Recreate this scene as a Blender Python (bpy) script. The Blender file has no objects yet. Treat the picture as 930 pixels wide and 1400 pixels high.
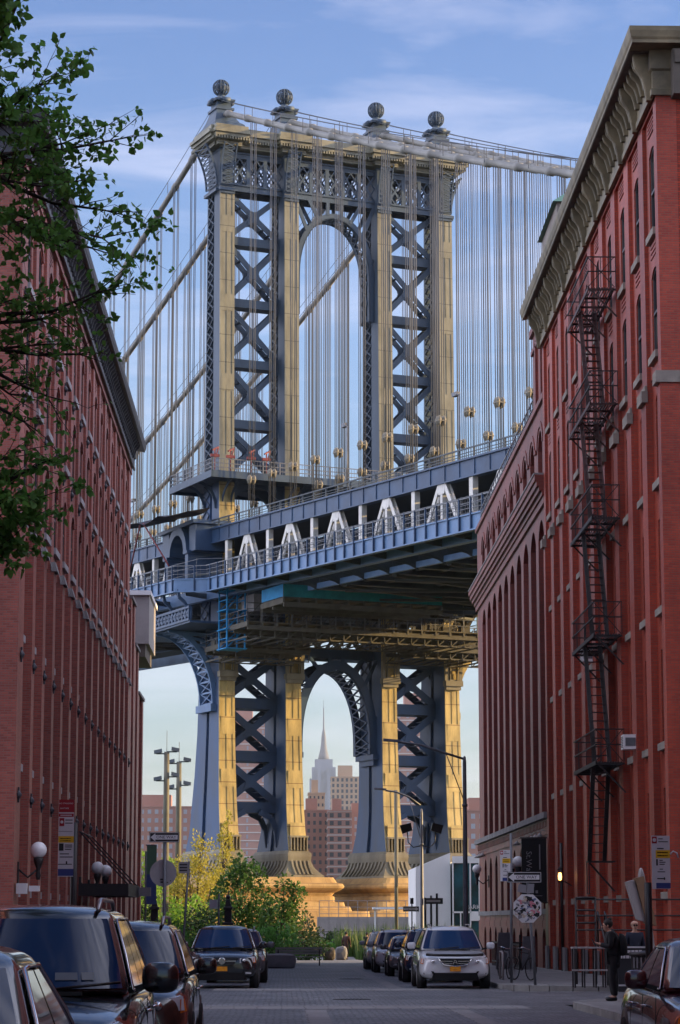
import bpy, bmesh, math, random
from mathutils import Vector, Matrix
random.seed(7)
R=math.radians
SC=bpy.context.scene; COL=SC.collection
# ---------------------------------------------------------------- camera
cam=bpy.data.cameras.new('camera'); co=bpy.data.objects.new('camera',cam); COL.objects.link(co)
cam.sensor_fit='VERTICAL'; cam.sensor_height=36.0; cam.lens=87.43; cam.clip_start=.1; cam.clip_end=30000
co.location=(0,0,1.6); co.rotation_euler=(R(90+9.320163),0,R(-1.246996)); SC.camera=co
# ---------------------------------------------------------------- light
SUN_AZ,SUN_EL=86.,9.5           # clockwise from the street axis (+Y), above the horizon
W=bpy.data.worlds.new('World'); SC.world=W; W.use_nodes=True
nt=W.node_tree; nt.nodes.clear()
def nn(t,**k):
    n=nt.nodes.new(t)
    for a,b in k.items(): setattr(n,a,b)
    return n
sky=nn('ShaderNodeTexSky'); sky.sky_type='NISHITA'; sky.sun_disc=False
sky.sun_elevation=R(SUN_EL); sky.sun_rotation=R(SUN_AZ); sky.altitude=10; sky.air_density=1.0; sky.dust_density=.7; sky.ozone_density=3.0
tc=nn('ShaderNodeTexCoord'); mp=nn('ShaderNodeMapping'); mp.inputs['Scale'].default_value=(2.2,2.2,13.0); mp.inputs['Rotation'].default_value=(R(9),R(14),0)
ns=nn('ShaderNodeTexNoise'); ns.inputs['Scale'].default_value=2.3; ns.inputs['Detail'].default_value=7; ns.inputs['Roughness'].default_value=.55; ns.inputs['Distortion'].default_value=.6
rmp=nn('ShaderNodeValToRGB'); rmp.color_ramp.elements[0].position=.47; rmp.color_ramp.elements[1].position=.80
rmp.color_ramp.elements[1].color=(.42,.42,.42,1)
mx=nn('ShaderNodeMixRGB'); mx.blend_type='MIX'; mx.inputs[2].default_value=(3.6,3.5,4.1,1)
bg=nn('ShaderNodeBackground'); bg.inputs['Strength'].default_value=.15
out=nn('ShaderNodeOutputWorld'); L=nt.links.new
L(tc.outputs['Generated'],mp.inputs['Vector']); L(mp.outputs['Vector'],ns.inputs['Vector']); L(ns.outputs['Fac'],rmp.inputs['Fac'])
tn=nn('ShaderNodeMixRGB'); tn.blend_type='MULTIPLY'; tn.inputs[0].default_value=1; zr=nn('ShaderNodeValToRGB'); zr.color_ramp.elements[0].position=.0; zr.color_ramp.elements[0].color=(.58,.55,.58,1); zr.color_ramp.elements[1].position=.36; zr.color_ramp.elements[1].color=(.76,.71,.88,1); e2_=zr.color_ramp.elements.new(.24); e2_.color=(.98,.85,.94,1); e_=zr.color_ramp.elements.new(.12); e_.color=(.76,.69,.74,1)
sz=nn('ShaderNodeSeparateXYZ'); L(tc.outputs['Generated'],sz.inputs[0]); L(sz.outputs['Z'],zr.inputs['Fac']); L(zr.outputs['Color'],tn.inputs[2])
# milky cloud added unseen east and west to brighten the facades, clear overhead and towards the river
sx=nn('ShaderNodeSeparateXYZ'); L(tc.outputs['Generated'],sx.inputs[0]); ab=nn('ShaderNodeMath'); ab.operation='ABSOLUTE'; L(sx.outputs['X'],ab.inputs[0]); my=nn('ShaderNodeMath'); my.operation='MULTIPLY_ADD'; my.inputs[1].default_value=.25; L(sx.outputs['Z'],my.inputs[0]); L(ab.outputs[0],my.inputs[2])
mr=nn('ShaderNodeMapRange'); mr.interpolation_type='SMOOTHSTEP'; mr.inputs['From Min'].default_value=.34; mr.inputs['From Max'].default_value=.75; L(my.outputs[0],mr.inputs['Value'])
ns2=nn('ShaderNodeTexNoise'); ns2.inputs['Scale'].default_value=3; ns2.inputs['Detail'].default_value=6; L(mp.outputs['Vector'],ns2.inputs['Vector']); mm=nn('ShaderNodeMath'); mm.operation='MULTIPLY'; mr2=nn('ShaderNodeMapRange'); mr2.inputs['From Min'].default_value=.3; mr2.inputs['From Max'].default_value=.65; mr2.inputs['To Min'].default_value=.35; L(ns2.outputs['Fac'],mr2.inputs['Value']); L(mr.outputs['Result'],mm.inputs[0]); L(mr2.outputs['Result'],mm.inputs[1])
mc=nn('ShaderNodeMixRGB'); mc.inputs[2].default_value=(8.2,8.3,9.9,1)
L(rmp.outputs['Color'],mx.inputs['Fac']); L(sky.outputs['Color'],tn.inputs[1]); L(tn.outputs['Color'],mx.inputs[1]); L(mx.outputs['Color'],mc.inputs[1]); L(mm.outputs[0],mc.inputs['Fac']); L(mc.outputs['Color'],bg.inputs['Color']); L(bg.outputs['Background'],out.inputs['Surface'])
sl=bpy.data.lights.new('sun','SUN'); sl.energy=4.5; sl.angle=R(.5); sl.color=(1,.67,.27)
so=bpy.data.objects.new('sun',sl); COL.objects.link(so)
sd=Vector((math.sin(R(SUN_AZ))*math.cos(R(SUN_EL)),math.cos(R(SUN_AZ))*math.cos(R(SUN_EL)),math.sin(R(SUN_EL))))
so.rotation_euler=sd.to_track_quat('Z','Y').to_euler(); so.location=(60,-20,80)
SC.view_settings.view_transform='Standard'; SC.view_settings.look='None'; SC.view_settings.exposure=1.14; SC.view_settings.gamma=1; SC.view_settings.use_curve_mapping=False
SC.render.engine='CYCLES'; SC.cycles.max_bounces=6; SC.cycles.diffuse_bounces=3; SC.cycles.glossy_bounces=3; SC.cycles.transparent_max_bounces=8
SC.cycles.use_denoising=True; SC.cycles.caustics_reflective=False; SC.cycles.caustics_refractive=False; SC.cycles.sample_clamp_indirect=6
# ---------------------------------------------------------------- materials
def mat(name,c,rough=.6,c2=None,scale=.6,metal=0,spec=.4,bump=0,bscale=20,emit=None,estr=0,coat=0,stretch=None,detail=5,lo=.35,hi=.65):
    m=bpy.data.materials.new(name); m.use_nodes=True; t=m.node_tree; b=t.nodes['Principled BSDF']
    b.inputs['Base Color'].default_value=(*c,1); b.inputs['Roughness'].default_value=rough; b.inputs['Metallic'].default_value=metal
    b.inputs['Specular IOR Level'].default_value=spec; b.inputs['Coat Weight'].default_value=coat; b.inputs['Coat Roughness'].default_value=.04
    if emit: b.inputs['Emission Color'].default_value=(*emit,1); b.inputs['Emission Strength'].default_value=estr
    g=None
    if c2 or bump: g=t.nodes.new('ShaderNodeNewGeometry')
    if c2:
        mpn=t.nodes.new('ShaderNodeMapping'); mpn.inputs['Scale'].default_value=stretch or (1,1,1); t.links.new(g.outputs['Position'],mpn.inputs['Vector'])
        n=t.nodes.new('ShaderNodeTexNoise'); n.inputs['Scale'].default_value=scale; n.inputs['Detail'].default_value=detail; n.inputs['Roughness'].default_value=.6
        t.links.new(mpn.outputs['Vector'],n.inputs['Vector'])
        r=t.nodes.new('ShaderNodeValToRGB'); r.color_ramp.elements[0].position=lo; r.color_ramp.elements[1].position=hi
        r.color_ramp.elements[0].color=(*c,1); r.color_ramp.elements[1].color=(*c2,1)
        t.links.new(n.outputs['Fac'],r.inputs['Fac']); t.links.new(r.outputs['Color'],b.inputs['Base Color'])
    if bump:
        n2=t.nodes.new('ShaderNodeTexNoise'); n2.inputs['Scale'].default_value=bscale; n2.inputs['Detail'].default_value=3
        t.links.new(g.outputs['Position'],n2.inputs['Vector'])
        bp=t.nodes.new('ShaderNodeBump'); bp.inputs['Strength'].default_value=bump; bp.inputs['Distance'].default_value=.02
        t.links.new(n2.outputs['Fac'],bp.inputs['Height']); t.links.new(bp.outputs['Normal'],b.inputs['Normal'])
    return m
def brickmat(name,c1,c2,mortar,bw=.21,bh=.072,mw=.011,floor=False,rough=.85,stain=(.48,1.12),bump=.35,offs=.5,sscale=.35,swap=False,bias=0.):
    """brick courses in world metres: u runs along x+y on a wall (x across, y along on a floor)"""
    m=bpy.data.materials.new(name); m.use_nodes=True; t=m.node_tree; b=t.nodes['Principled BSDF']; b.inputs['Roughness'].default_value=rough; b.inputs['Specular IOR Level'].default_value=.35
    g=t.nodes.new('ShaderNodeNewGeometry'); s=t.nodes.new('ShaderNodeSeparateXYZ'); t.links.new(g.outputs['Position'],s.inputs[0])
    cb=t.nodes.new('ShaderNodeCombineXYZ')
    if floor:
        t.links.new(s.outputs['Y' if swap else 'X'],cb.inputs['X']); t.links.new(s.outputs['X' if swap else 'Y'],cb.inputs['Y'])
    else:
        a=t.nodes.new('ShaderNodeMath'); a.operation='ADD'; t.links.new(s.outputs['X'],a.inputs[0]); t.links.new(s.outputs['Y'],a.inputs[1])
        t.links.new(a.outputs[0],cb.inputs['X']); t.links.new(s.outputs['Z'],cb.inputs['Y'])
    br=t.nodes.new('ShaderNodeTexBrick'); br.offset=offs; br.inputs['Scale'].default_value=1; br.inputs['Brick Width'].default_value=bw; br.inputs['Row Height'].default_value=bh
    br.inputs['Mortar Size'].default_value=mw; br.inputs['Mortar Smooth'].default_value=.15; br.inputs['Bias'].default_value=bias
    br.inputs['Color1'].default_value=(*c1,1); br.inputs['Color2'].default_value=(*c2,1); br.inputs['Mortar'].default_value=(*mortar,1)
    if floor:
        wn=t.nodes.new('ShaderNodeTexNoise'); wn.inputs['Scale'].default_value=1.3; wn.inputs['Detail'].default_value=3; t.links.new(g.outputs['Position'],wn.inputs['Vector']); wa=t.nodes.new('ShaderNodeVectorMath'); wa.operation='MULTIPLY_ADD'; wa.inputs[1].default_value=(.16,.16,0); t.links.new(wn.outputs['Color'],wa.inputs[0]); t.links.new(cb.outputs[0],wa.inputs[2]); t.links.new(wa.outputs[0],br.inputs['Vector'])
    else: t.links.new(cb.outputs[0],br.inputs['Vector'])
    n=t.nodes.new('ShaderNodeTexNoise'); n.inputs['Scale'].default_value=sscale; n.inputs['Detail'].default_value=8; n.inputs['Roughness'].default_value=.65; mq=t.nodes.new('ShaderNodeMapping'); mq.inputs['Scale'].default_value=(1,1,1) if floor else (1,1,.3); t.links.new(g.outputs['Position'],mq.inputs['Vector']); t.links.new(mq.outputs['Vector'],n.inputs['Vector'])
    r=t.nodes.new('ShaderNodeValToRGB'); r.color_ramp.elements[0].position=.3; r.color_ramp.elements[1].position=.7
    r.color_ramp.elements[0].color=(stain[0],)*3+(1,); r.color_ramp.elements[1].color=(stain[1],)*3+(1,); t.links.new(n.outputs['Fac'],r.inputs['Fac'])
    mu=t.nodes.new('ShaderNodeMixRGB'); mu.blend_type='MULTIPLY'; mu.inputs[0].default_value=1; t.links.new(br.outputs['Color'],mu.inputs[1]); t.links.new(r.outputs['Color'],mu.inputs[2])
    t.links.new(mu.outputs[0],b.inputs['Base Color'])
    bp=t.nodes.new('ShaderNodeBump'); bp.inputs['Strength'].default_value=bump; bp.inputs['Distance'].default_value=.012; bp.invert=True
    t.links.new(br.outputs['Fac'],bp.inputs['Height']); t.links.new(bp.outputs['Normal'],b.inputs['Normal'])
    return m
def glassmat(name,c=(.012,.014,.018),rough=.04,spec=.6,c2=None):
    return mat(name,c,rough,c2=c2,scale=.9,spec=spec)
M={}
M['brick_red']=brickmat('brick_red',(.45,.062,.030),(.31,.038,.022),(.25,.078,.052),rough=.5)
M['brick_side']=brickmat('brick_side',(.48,.050,.020),(.22,.024,.014),(.13,.042,.032),stain=(.55,1.05))
M['brick_dark']=brickmat('brick_dark',(.27,.046,.033),(.19,.033,.026),(.15,.062,.052),rough=.5)
M['brick_left']=brickmat('brick_left',(.44,.118,.085),(.29,.072,.054),(.27,.14,.12),rough=.5,stain=(.55,1.05))
M['stone']=mat('stone',(.29,.26,.22),.85,(.19,.165,.145),1.2,bump=.2)
M['stone_grey']=mat('stone_grey',(.24,.235,.24),.85,(.17,.165,.17),1.2,bump=.2)
M['cornice_tan']=mat('cornice_tan',(.20,.165,.10),.6,(.095,.08,.05),1.3,detail=8)
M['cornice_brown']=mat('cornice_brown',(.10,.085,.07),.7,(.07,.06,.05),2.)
M['cornice_grey']=mat('cornice_grey',(.055,.058,.07),.5,(.038,.04,.05),2.)
M['win_frame']=mat('win_frame',(.05,.05,.055),.5)
M['win_frame_pale']=mat('win_frame_pale',(.22,.22,.22),.5)
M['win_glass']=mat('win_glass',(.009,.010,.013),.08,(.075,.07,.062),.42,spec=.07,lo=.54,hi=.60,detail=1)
M['steel_foot']=mat('steel_foot',(.26,.235,.165),.6,(.17,.145,.10),.6,stretch=(1,1,.4),detail=8,bump=.1,bscale=3)
M['sill_pale']=mat('sill_pale',(.36,.36,.38),.8,(.28,.28,.30),1.)
M['iron']=mat('iron',(.018,.017,.02),.55,(.03,.024,.024),3.)
M['iron_red']=mat('iron_red',(.07,.028,.026),.6,(.035,.02,.02),4.)
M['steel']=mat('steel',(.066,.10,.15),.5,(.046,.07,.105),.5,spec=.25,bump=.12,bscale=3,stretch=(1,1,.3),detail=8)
M['steel_face_sunlit']=brickmat('steel_face_sunlit',(.235,.225,.165),(.235,.225,.165),(.12,.115,.09),bw=4000,bh=3.1,mw=.05,stain=(.5,1.15),bump=.1,sscale=.6,rough=.5)  # blue-grey paint with the low sun's gold put into the colour
M['steel_rust_sunlit']=brickmat('steel_rust_sunlit',(.60,.46,.19),(.60,.46,.19),(.30,.19,.08),bw=4000,bh=2.3,mw=.05,stain=(.45,1.1),bump=.12,sscale=.9,rough=.55)  # rust-streaked plates, sunlight's gold put into the base colour
M['steel_blue']=mat('steel_blue',(.05,.095,.18),.5,(.04,.07,.13),.3,stretch=(1,1,.5))
M['steel_low']=mat('steel_low',(.045,.09,.185),.5,(.06,.08,.12),.3,spec=.25,stretch=(1,1,.35),lo=.42,hi=.72)
M['steel_dark']=mat('steel_dark',(.085,.105,.12),.6,(.055,.065,.075),.4)
M['steel_white']=mat('steel_white',(.75,.73,.68),.5,(.55,.53,.50),.8)
M['steel_deck']=mat('steel_deck',(.035,.08,.165),.5,(.024,.052,.11),.4)
M['steel_walk']=mat('steel_walk',(.13,.235,.42),.5,(.09,.165,.30),.4)
M['deck_under']=mat('deck_under',(.06,.065,.065),.7,(.045,.05,.05),.5)
M['cable']=mat('cable',(.25,.245,.225),.55,(.19,.185,.175),.5)
M['rope']=mat('rope',(.065,.072,.085),.6)
M['socket']=mat('socket',(.19,.17,.13),.5)
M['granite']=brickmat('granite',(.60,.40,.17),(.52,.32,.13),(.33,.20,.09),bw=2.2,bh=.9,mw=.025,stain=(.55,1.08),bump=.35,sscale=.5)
M['cobble']=brickmat('cobble',(.25,.25,.265),(.105,.107,.12),(.035,.035,.04),bw=.26,bh=.14,mw=.022,floor=True,rough=.5,stain=(.45,1.25),bump=.9,sscale=.28)
M['slab']=brickmat('slab',(.25,.245,.245),(.215,.21,.212),(.10,.098,.10),bw=1.0,bh=.45,mw=.02,floor=True,rough=.65,stain=(.75,1.05),bump=.3)
M['sidewalk']=brickmat('sidewalk',(.205,.20,.20),(.185,.18,.182),(.09,.088,.09),bw=1.5,bh=1.5,mw=.02,floor=True,rough=.8,stain=(.7,1.05),bump=.2,offs=0,sscale=.7)
M['kerb']=mat('kerb',(.25,.245,.24),.8,(.16,.155,.155),1.5,bump=.3)
M['path']=mat('path',(.20,.195,.20),.85,(.165,.16,.165),.6,bump=.2)
M['soil']=mat('soil',(.075,.07,.05),.95,(.05,.05,.035),.3)
M['grass']=mat('grass',(.07,.11,.035),.9,(.05,.075,.025),.3)
M['water']=mat('water',(.03,.05,.06),.15,spec=.5,bump=.6,bscale=.4)
M['bark']=mat('bark',(.045,.036,.03),.9,(.03,.025,.02),3.)
M['white_paint']=mat('white_paint',(.72,.72,.74),.5,(.66,.66,.68),.5)
M['sign_white']=mat('sign_white',(.62,.62,.64),.5,(.56,.56,.58),4.)
M['sign_black']=mat('sign_black',(.012,.012,.014),.45)
M['sign_red']=mat('sign_red',(.30,.012,.02),.45)
M['sign_yellow']=mat('sign_yellow',(.70,.42,.02),.5)
M['sign_blue']=mat('sign_blue',(.03,.05,.20),.5)
M['sign_green']=mat('sign_green',(.10,.20,.12),.5)
M['sign_grey']=mat('sign_grey',(.30,.29,.30),.45,(.26,.25,.26),3.)
M['galv']=mat('galv',(.17,.18,.20),.5,(.12,.125,.14),2.,metal=.3)
M['pole_brown']=mat('pole_brown',(.16,.15,.11),.7,(.12,.11,.08),.7)
M['globe_glass']=mat('globe_glass',(.80,.80,.82),.25,spec=.5)
M['tyre']=mat('tyre',(.012,.012,.012),.85)
M['rim']=mat('rim',(.35,.35,.36),.3,metal=.8)
M['chrome']=mat('chrome',(.65,.65,.66),.12,metal=1)
M['black_trim']=mat('black_trim',(.012,.012,.013),.4)
M['car_glass']=glassmat('car_glass',(.010,.030,.085),.03,.30)
M['lamp_glass']=mat('lamp_glass',(.55,.56,.58),.1,spec=.8,coat=.5)
M['amber']=mat('amber',(.6,.16,.02),.2,coat=.5)
M['plate']=mat('plate',(.75,.30,.01),.5,(.55,.2,.02),12.)
M['paper']=mat('paper',(.55,.6,.6),.6)
M['net_blue']=mat('net_blue',(.03,.30,.62),.7,(.02,.22,.5),1.)
M['net_teal']=mat('net_teal',(.03,.30,.36),.8,(.02,.19,.24),1.)
M['net_dark']=mat('net_dark',(.03,.03,.045),.9)
M['plank']=mat('plank',(.13,.12,.095),.8,(.085,.078,.065),1.)
M['red_paint']=mat('red_paint',(.17,.03,.035),.6)
M['skin']=mat('skin',(.42,.24,.17),.6)
M['cloth_black']=mat('cloth_black',(.010,.010,.012),.9,(.018,.017,.02),6.)
M['cloth_navy']=mat('cloth_navy',(.014,.018,.035),.9)
M['cloth_brown']=mat('cloth_brown',(.06,.03,.025),.9)
M['hair']=mat('hair',(.012,.010,.009),.7)
M['hair_grey']=mat('hair_grey',(.16,.14,.12),.7)
M['wood']=mat('wood',(.22,.13,.07),.7,(.16,.09,.05),2.,stretch=(1,1,.3))
M['metal_pale']=mat('metal_pale',(.30,.275,.275),.5,(.25,.23,.23),1.5)
# ---------------------------------------------------------------- kit
ORG={}
class MB:
    def __init__(s): s.V=[]; s.F=[]; s.I=[]; s.m=0; s.sm=False; s.S=[]
    def f(s,idx): s.F.append(tuple(idx)); s.I.append(s.m); s.S.append(s.sm)
    def poly(s,pts):
        n=len(s.V); s.V+= [tuple(p) for p in pts]; s.f(range(n,n+len(pts)))
    def box(s,x0,x1,y0,y1,z0,z1):
        if x0>x1:x0,x1=x1,x0
        if y0>y1:y0,y1=y1,y0
        if z0>z1:z0,z1=z1,z0
        n=len(s.V); s.V+=[(x0,y0,z0),(x1,y0,z0),(x1,y1,z0),(x0,y1,z0),(x0,y0,z1),(x1,y0,z1),(x1,y1,z1),(x0,y1,z1)]
        for q in ((3,2,1,0),(4,5,6,7),(0,1,5,4),(1,2,6,5),(2,3,7,6),(3,0,4,7)): s.f([n+i for i in q])
        return s
    def hexa(s,P):   # 8 points, bottom ring then top ring
        n=len(s.V); s.V+=[tuple(p) for p in P]
        for q in ((3,2,1,0),(4,5,6,7),(0,1,5,4),(1,2,6,5),(2,3,7,6),(3,0,4,7)): s.f([n+i for i in q])
        return s
    def beam(s,p,q,w,h,up=(0,0,1)):
        p=Vector(p);q=Vector(q);d=(q-p)
        if d.length<1e-6: return s
        d.normalize(); u=Vector(up); a=d.cross(u)
        if a.length<1e-4: a=d.cross(Vector((1,0,0)))
        a.normalize(); b=a.cross(d); a*=w/2; b*=h/2
        return s.hexa([p-a-b,p+a-b,q+a-b,q-a-b,p-a+b,p+a+b,q+a+b,q-a+b])
    def loft(s,rings,cap=True):
        n=len(s.V); k=len(rings[0])
        for r in rings: s.V+=[tuple(p) for p in r]
        for i in range(len(rings)-1):
            for j in range(k): s.f((n+i*k+j,n+i*k+(j+1)%k,n+(i+1)*k+(j+1)%k,n+(i+1)*k+j))
        if cap:
            s.f([n+j for j in reversed(range(k))]); s.f([n+(len(rings)-1)*k+j for j in range(k)])
        return s
    def tube(s,pts,r,k=6,cap=True):
        pts=[Vector(p) for p in pts]; rings=[]; pa=None
        for i,p in enumerate(pts):
            d=(pts[min(i+1,len(pts)-1)]-pts[max(i-1,0)]).normalized()
            a=d.cross(Vector((0,0,1))) if pa is None else pa-d*pa.dot(d)
            if a.length<1e-3: a=d.cross(Vector((1,0,0)))
            a.normalize(); pa=a; b=d.cross(a); rr=r[i] if isinstance(r,(list,tuple)) else r
            rings.append([p+(a*math.cos(t)+b*math.sin(t))*rr for t in [2*math.pi*j/k for j in range(k)]])
        o=s.sm; s.sm=True; s.loft(rings,cap); s.sm=o; return s
    def lathe(s,c,prof,k=16,axis='z'):
        rings=[]
        for r,h in prof:
            ring=[]
            for j in range(k):
                t=2*math.pi*j/k; a,b=r*math.cos(t),r*math.sin(t)
                ring.append((c[0]+a,c[1]+b,c[2]+h) if axis=='z' else (c[0]+h,c[1]+a,c[2]+b) if axis=='x' else (c[0]+b,c[1]+h,c[2]+a))
            rings.append(ring)
        o=s.sm; s.sm=True; s.loft(rings); s.sm=o; return s
    def ball(s,c,r,k=14,sx=1,sy=1,sz=1):
        pr=[(max(1e-3,math.sin(math.pi*i/(k//2+2))),-math.cos(math.pi*i/(k//2+2))) for i in range(k//2+3)]
        n0=len(s.V); s.lathe((0,0,0),[(a*r,b*r) for a,b in pr],k)
        for i in range(n0,len(s.V)):
            v=s.V[i]; s.V[i]=(c[0]+v[0]*sx,c[1]+v[1]*sy,c[2]+v[2]*sz)
        return s
    def prism(s,pts,off):   # planar outline pushed along off
        off=Vector(off); n=len(s.V); k=len(pts); s.V+=[tuple(p) for p in pts]+[tuple(Vector(p)+off) for p in pts]
        s.f(range(n,n+k)); s.f([n+k+j for j in reversed(range(k))])
        for j in range(k): s.f((n+j,n+k+j,n+k+(j+1)%k,n+(j+1)%k))
        return s
    def grid(s,P):  # rows of points
        n=len(s.V); k=len(P[0])
        for r in P: s.V+=[tuple(p) for p in r]
        for i in range(len(P)-1):
            for j in range(k-1): s.f((n+i*k+j,n+i*k+j+1,n+(i+1)*k+j+1,n+(i+1)*k+j))
        return s
    def xf(s,Mx,a=0):
        for i in range(a,len(s.V)): s.V[i]=tuple(Mx@Vector(s.V[i]))
        return s
    def mesh(s,name,mats,off=(0,0,0),fix=True):
        me=bpy.data.meshes.new(name); o=off
        me.from_pydata([(v[0]-o[0],v[1]-o[1],v[2]-o[2]) for v in s.V],[],s.F)
        for m in (mats if isinstance(mats,(list,tuple)) else [mats]): me.materials.append(m)
        me.polygons.foreach_set('material_index',s.I); me.polygons.foreach_set('use_smooth',s.S)
        if fix:
            bm=bmesh.new(); bm.from_mesh(me); bmesh.ops.recalc_face_normals(bm,faces=bm.faces[:]); bm.to_mesh(me); bm.free()
        me.update(); return me
def link(name,me,parent=None,loc=None):
    o=bpy.data.objects.new(name,me); COL.objects.link(o)
    if parent is not None: o.parent=parent
    if loc is not None: o.location=loc
    return o
def tag(o,label=None,cat=None,group=None,kind=None):
    for k,v in (('label',label),('category',cat),('group',group),('kind',kind)):
        if v: o[k]=v
    return o
def thing(name,label,cat,loc=(0,0,0),group=None,rz=0):
    o=link(name,None,None,loc); o.rotation_euler.z=rz; o.empty_display_size=.3; ORG[o.name]=Vector(loc); return tag(o,label,cat,group)
def part(name,mb,m,parent,label=None,local=False,fix=True,kind=None,subsurf=0):
    off=Vector((0,0,0)) if local else ORG.get(parent.name,Vector((0,0,0)))
    o=link(name,mb.mesh(name,m,off,fix),parent); ORG[o.name]=off
    if label: o['label']=label
    if kind: o['kind']=kind
    if subsurf:
        md=o.modifiers.new('s','SUBSURF'); md.levels=md.render_levels=subsurf
    return o
def solo(name,mb,m,label,cat,loc=None,group=None,kind=None,fix=True):
    loc=loc or (0,0,0); o=link(name,mb.mesh(name,m,loc,fix),None,loc); ORG[o.name]=Vector(loc); return tag(o,label,cat,group,kind)
def struct(name,mb,m,fix=True): return tag(link(name,mb.mesh(name,m,(0,0,0),fix)),kind='structure')
def copy_tree(o,parent=None,loc=None,label=None):
    c=o.copy(); COL.objects.link(c)
    if parent is not None: c.parent=parent
    if loc is not None: c.location=loc
    if label: c['label']=label
    for ch in list(o.children): copy_tree(ch,c)
    return c
def text_mb(txt,size,mb,Mx,ext=.004,align='CENTER'):
    cu=bpy.data.curves.new('t','FONT'); cu.body=txt; cu.size=size; cu.extrude=ext; cu.align_x=align; cu.align_y='CENTER'; cu.resolution_u=2
    o=bpy.data.objects.new('t',cu); COL.objects.link(o); dg=bpy.context.evaluated_depsgraph_get(); me=bpy.data.meshes.new_from_object(o.evaluated_get(dg))
    n=len(mb.V); mb.V+=[tuple(Mx@v.co) for v in me.vertices]
    for p in me.polygons: mb.f([n+i for i in p.vertices])
    bpy.data.objects.remove(o); bpy.data.curves.remove(cu); bpy.data.meshes.remove(me); return mb
def facing(x,y,z,rz=0):   # text plane whose face looks towards -Y
    return Matrix.Translation((x,y,z))@Matrix.Rotation(rz,4,'Z')@Matrix.Rotation(R(90),4,'X')
def gz(y):
    if y<0: return 0.
    if y<75: return -.0045*y
    if y<170: return -.3375-.0065*(y-75)
    return -.955
# ================================================================ ground, streets, water
def strip(mb,x0,x1,ys,dz,f0=None):
    for a,b in zip(ys[:-1],ys[1:]):
        mb.poly([(x0,a,gz(a)+dz),(x1,a,gz(a)+dz),(x1,b,gz(b)+dz),(x0,b,gz(b)+dz)])
YS=[-80,0,20,40,56,68.5,75,90,110,126]
mb=MB(); 
for a,b in zip([-300,0,75,170],[0,75,170,330]): mb.poly([(-1200,a,gz(a)-.06),(1200,a,gz(a)-.06),(1200,b,gz(b)-.06),(-1200,b,gz(b)-.06)])
mb.poly([(-1200,330,gz(330)-.06),(1200,330,gz(330)-.06),(1200,332,-6),(-1200,332,-6)])
struct('ground',mb,M['soil'],fix=False)
mb=MB(); mb.poly([(-2400,331,-4.5),(2400,331,-4.5),(2400,800,-4.5),(-2400,800,-4.5)]); struct('river',mb,M['water'],fix=False)
mb=MB(); mb.poly([(-2400,795,-5),(2400,795,-5),(2400,797,-2.5),(-2400,797,-2.5)]); mb.poly([(-2400,797,-2.5),(2400,797,-2.5),(2400,5600,-2.5),(-2400,5600,-2.5)]); struct('far_shore',mb,M['soil'],fix=False)
mb=MB(); strip(mb,-3.4,6.2,YS+[142],0)
for x0,x1 in ((-90,-3.4),(6.2,90)):
    strip(mb,x0,x1,[56,68.5],0); strip(mb,x0,x1,[128,142],0)
struct('road',mb,M['cobble'],fix=False)
mb=MB()
strip(mb,-2.2,5.2,[53,55.4],.005); strip(mb,-2.0,5.0,[69.2,72.0],.005); strip(mb,-1.6,5.0,[118,122.5],.005)
mb2=MB(); strip(mb2,.4,.85,[15,52.6],.005); strip(mb2,3.4,3.8,[15,52.6],.005); strip(mb2,-1.3,-.9,[72.6,117.6],.005); strip(mb2,3.0,3.35,[72.6,117.6],.005)
struct('crosswalk',mb,M['slab'],fix=False); struct('paving_strip',mb2,M['slab'],fix=False)
def arc(cx,cy,r,a0,a1,n=7): return [(cx+r*math.cos(R(a0+(a1-a0)*i/n)),cy+r*math.sin(R(a0+(a1-a0)*i/n))) for i in range(n+1)]
def pavement(outline,kedge):
    h=.14; mb=MB(); n=len(outline)
    top=[(x,y,gz(y)+h) for x,y in outline]; mb.poly(top)
    k=MB(); w=.16
    for (x0,y0),(x1,y1) in zip(kedge[:-1],kedge[1:]):
        d=Vector((x1-x0,y1-y0,0)).normalized(); nrm=Vector((-d.y,d.x,0))*w
        a,b=Vector((x0,y0,0)),Vector((x1,y1,0)); seg=max(1,int((b-a).length/2.4))
        for i in range(seg):
            p=a.lerp(b,i/seg)+d*(.006 if seg>1 else 0); q=a.lerp(b,(i+1)/seg)
            P=[p,q,q+nrm,p+nrm]
            k.hexa([(v.x,v.y,gz(v.y)-.05) for v in P]+[(v.x,v.y,gz(v.y)+h+.004) for v in P])
    return mb,k
pv=[]
o=[(6.2,-60)]+arc(6.2+3,56-3,3,180,90)[0:]+[(60,56),(60,-60)]
pv.append(pavement(o,o[:-1]))
o=[(60,68.5)]+arc(9.2,71.5,3,270,180)+[(6.2,128),(60,128)]
pv.append(pavement(o,o[:-1]))
o=[(-60,56)]+arc(-6.4,53,3,90,0)+[(-3.4,-60),(-60,-60)]
pv.append(pavement(o,o[:-1]))
o=[(-3.4,128)]+arc(-6.4,71.5,3,360,270)+[(-60,68.5),(-60,128)]
pv.append(pavement(o,o[:-1]))
for a,k in pv:
    struct('pavement',a,M['sidewalk'],fix=False); struct('kerb',k,M['kerb'])
mb=MB(); XP=[(142,-2.2,5.2),(165,-1.6,4.6),(190,-.4,5.0),(225,1.4,6.2),(262,3.0,7.2),(300,3.6,7.0)]
for (a,x0,x1),(b,u0,u1) in zip(XP[:-1],XP[1:]): mb.poly([(x0,a,gz(a)),(x1,a,gz(a)),(u1,b,gz(b)),(u0,b,gz(b))])
struct('park_path',mb,M['path'],fix=False)
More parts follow.
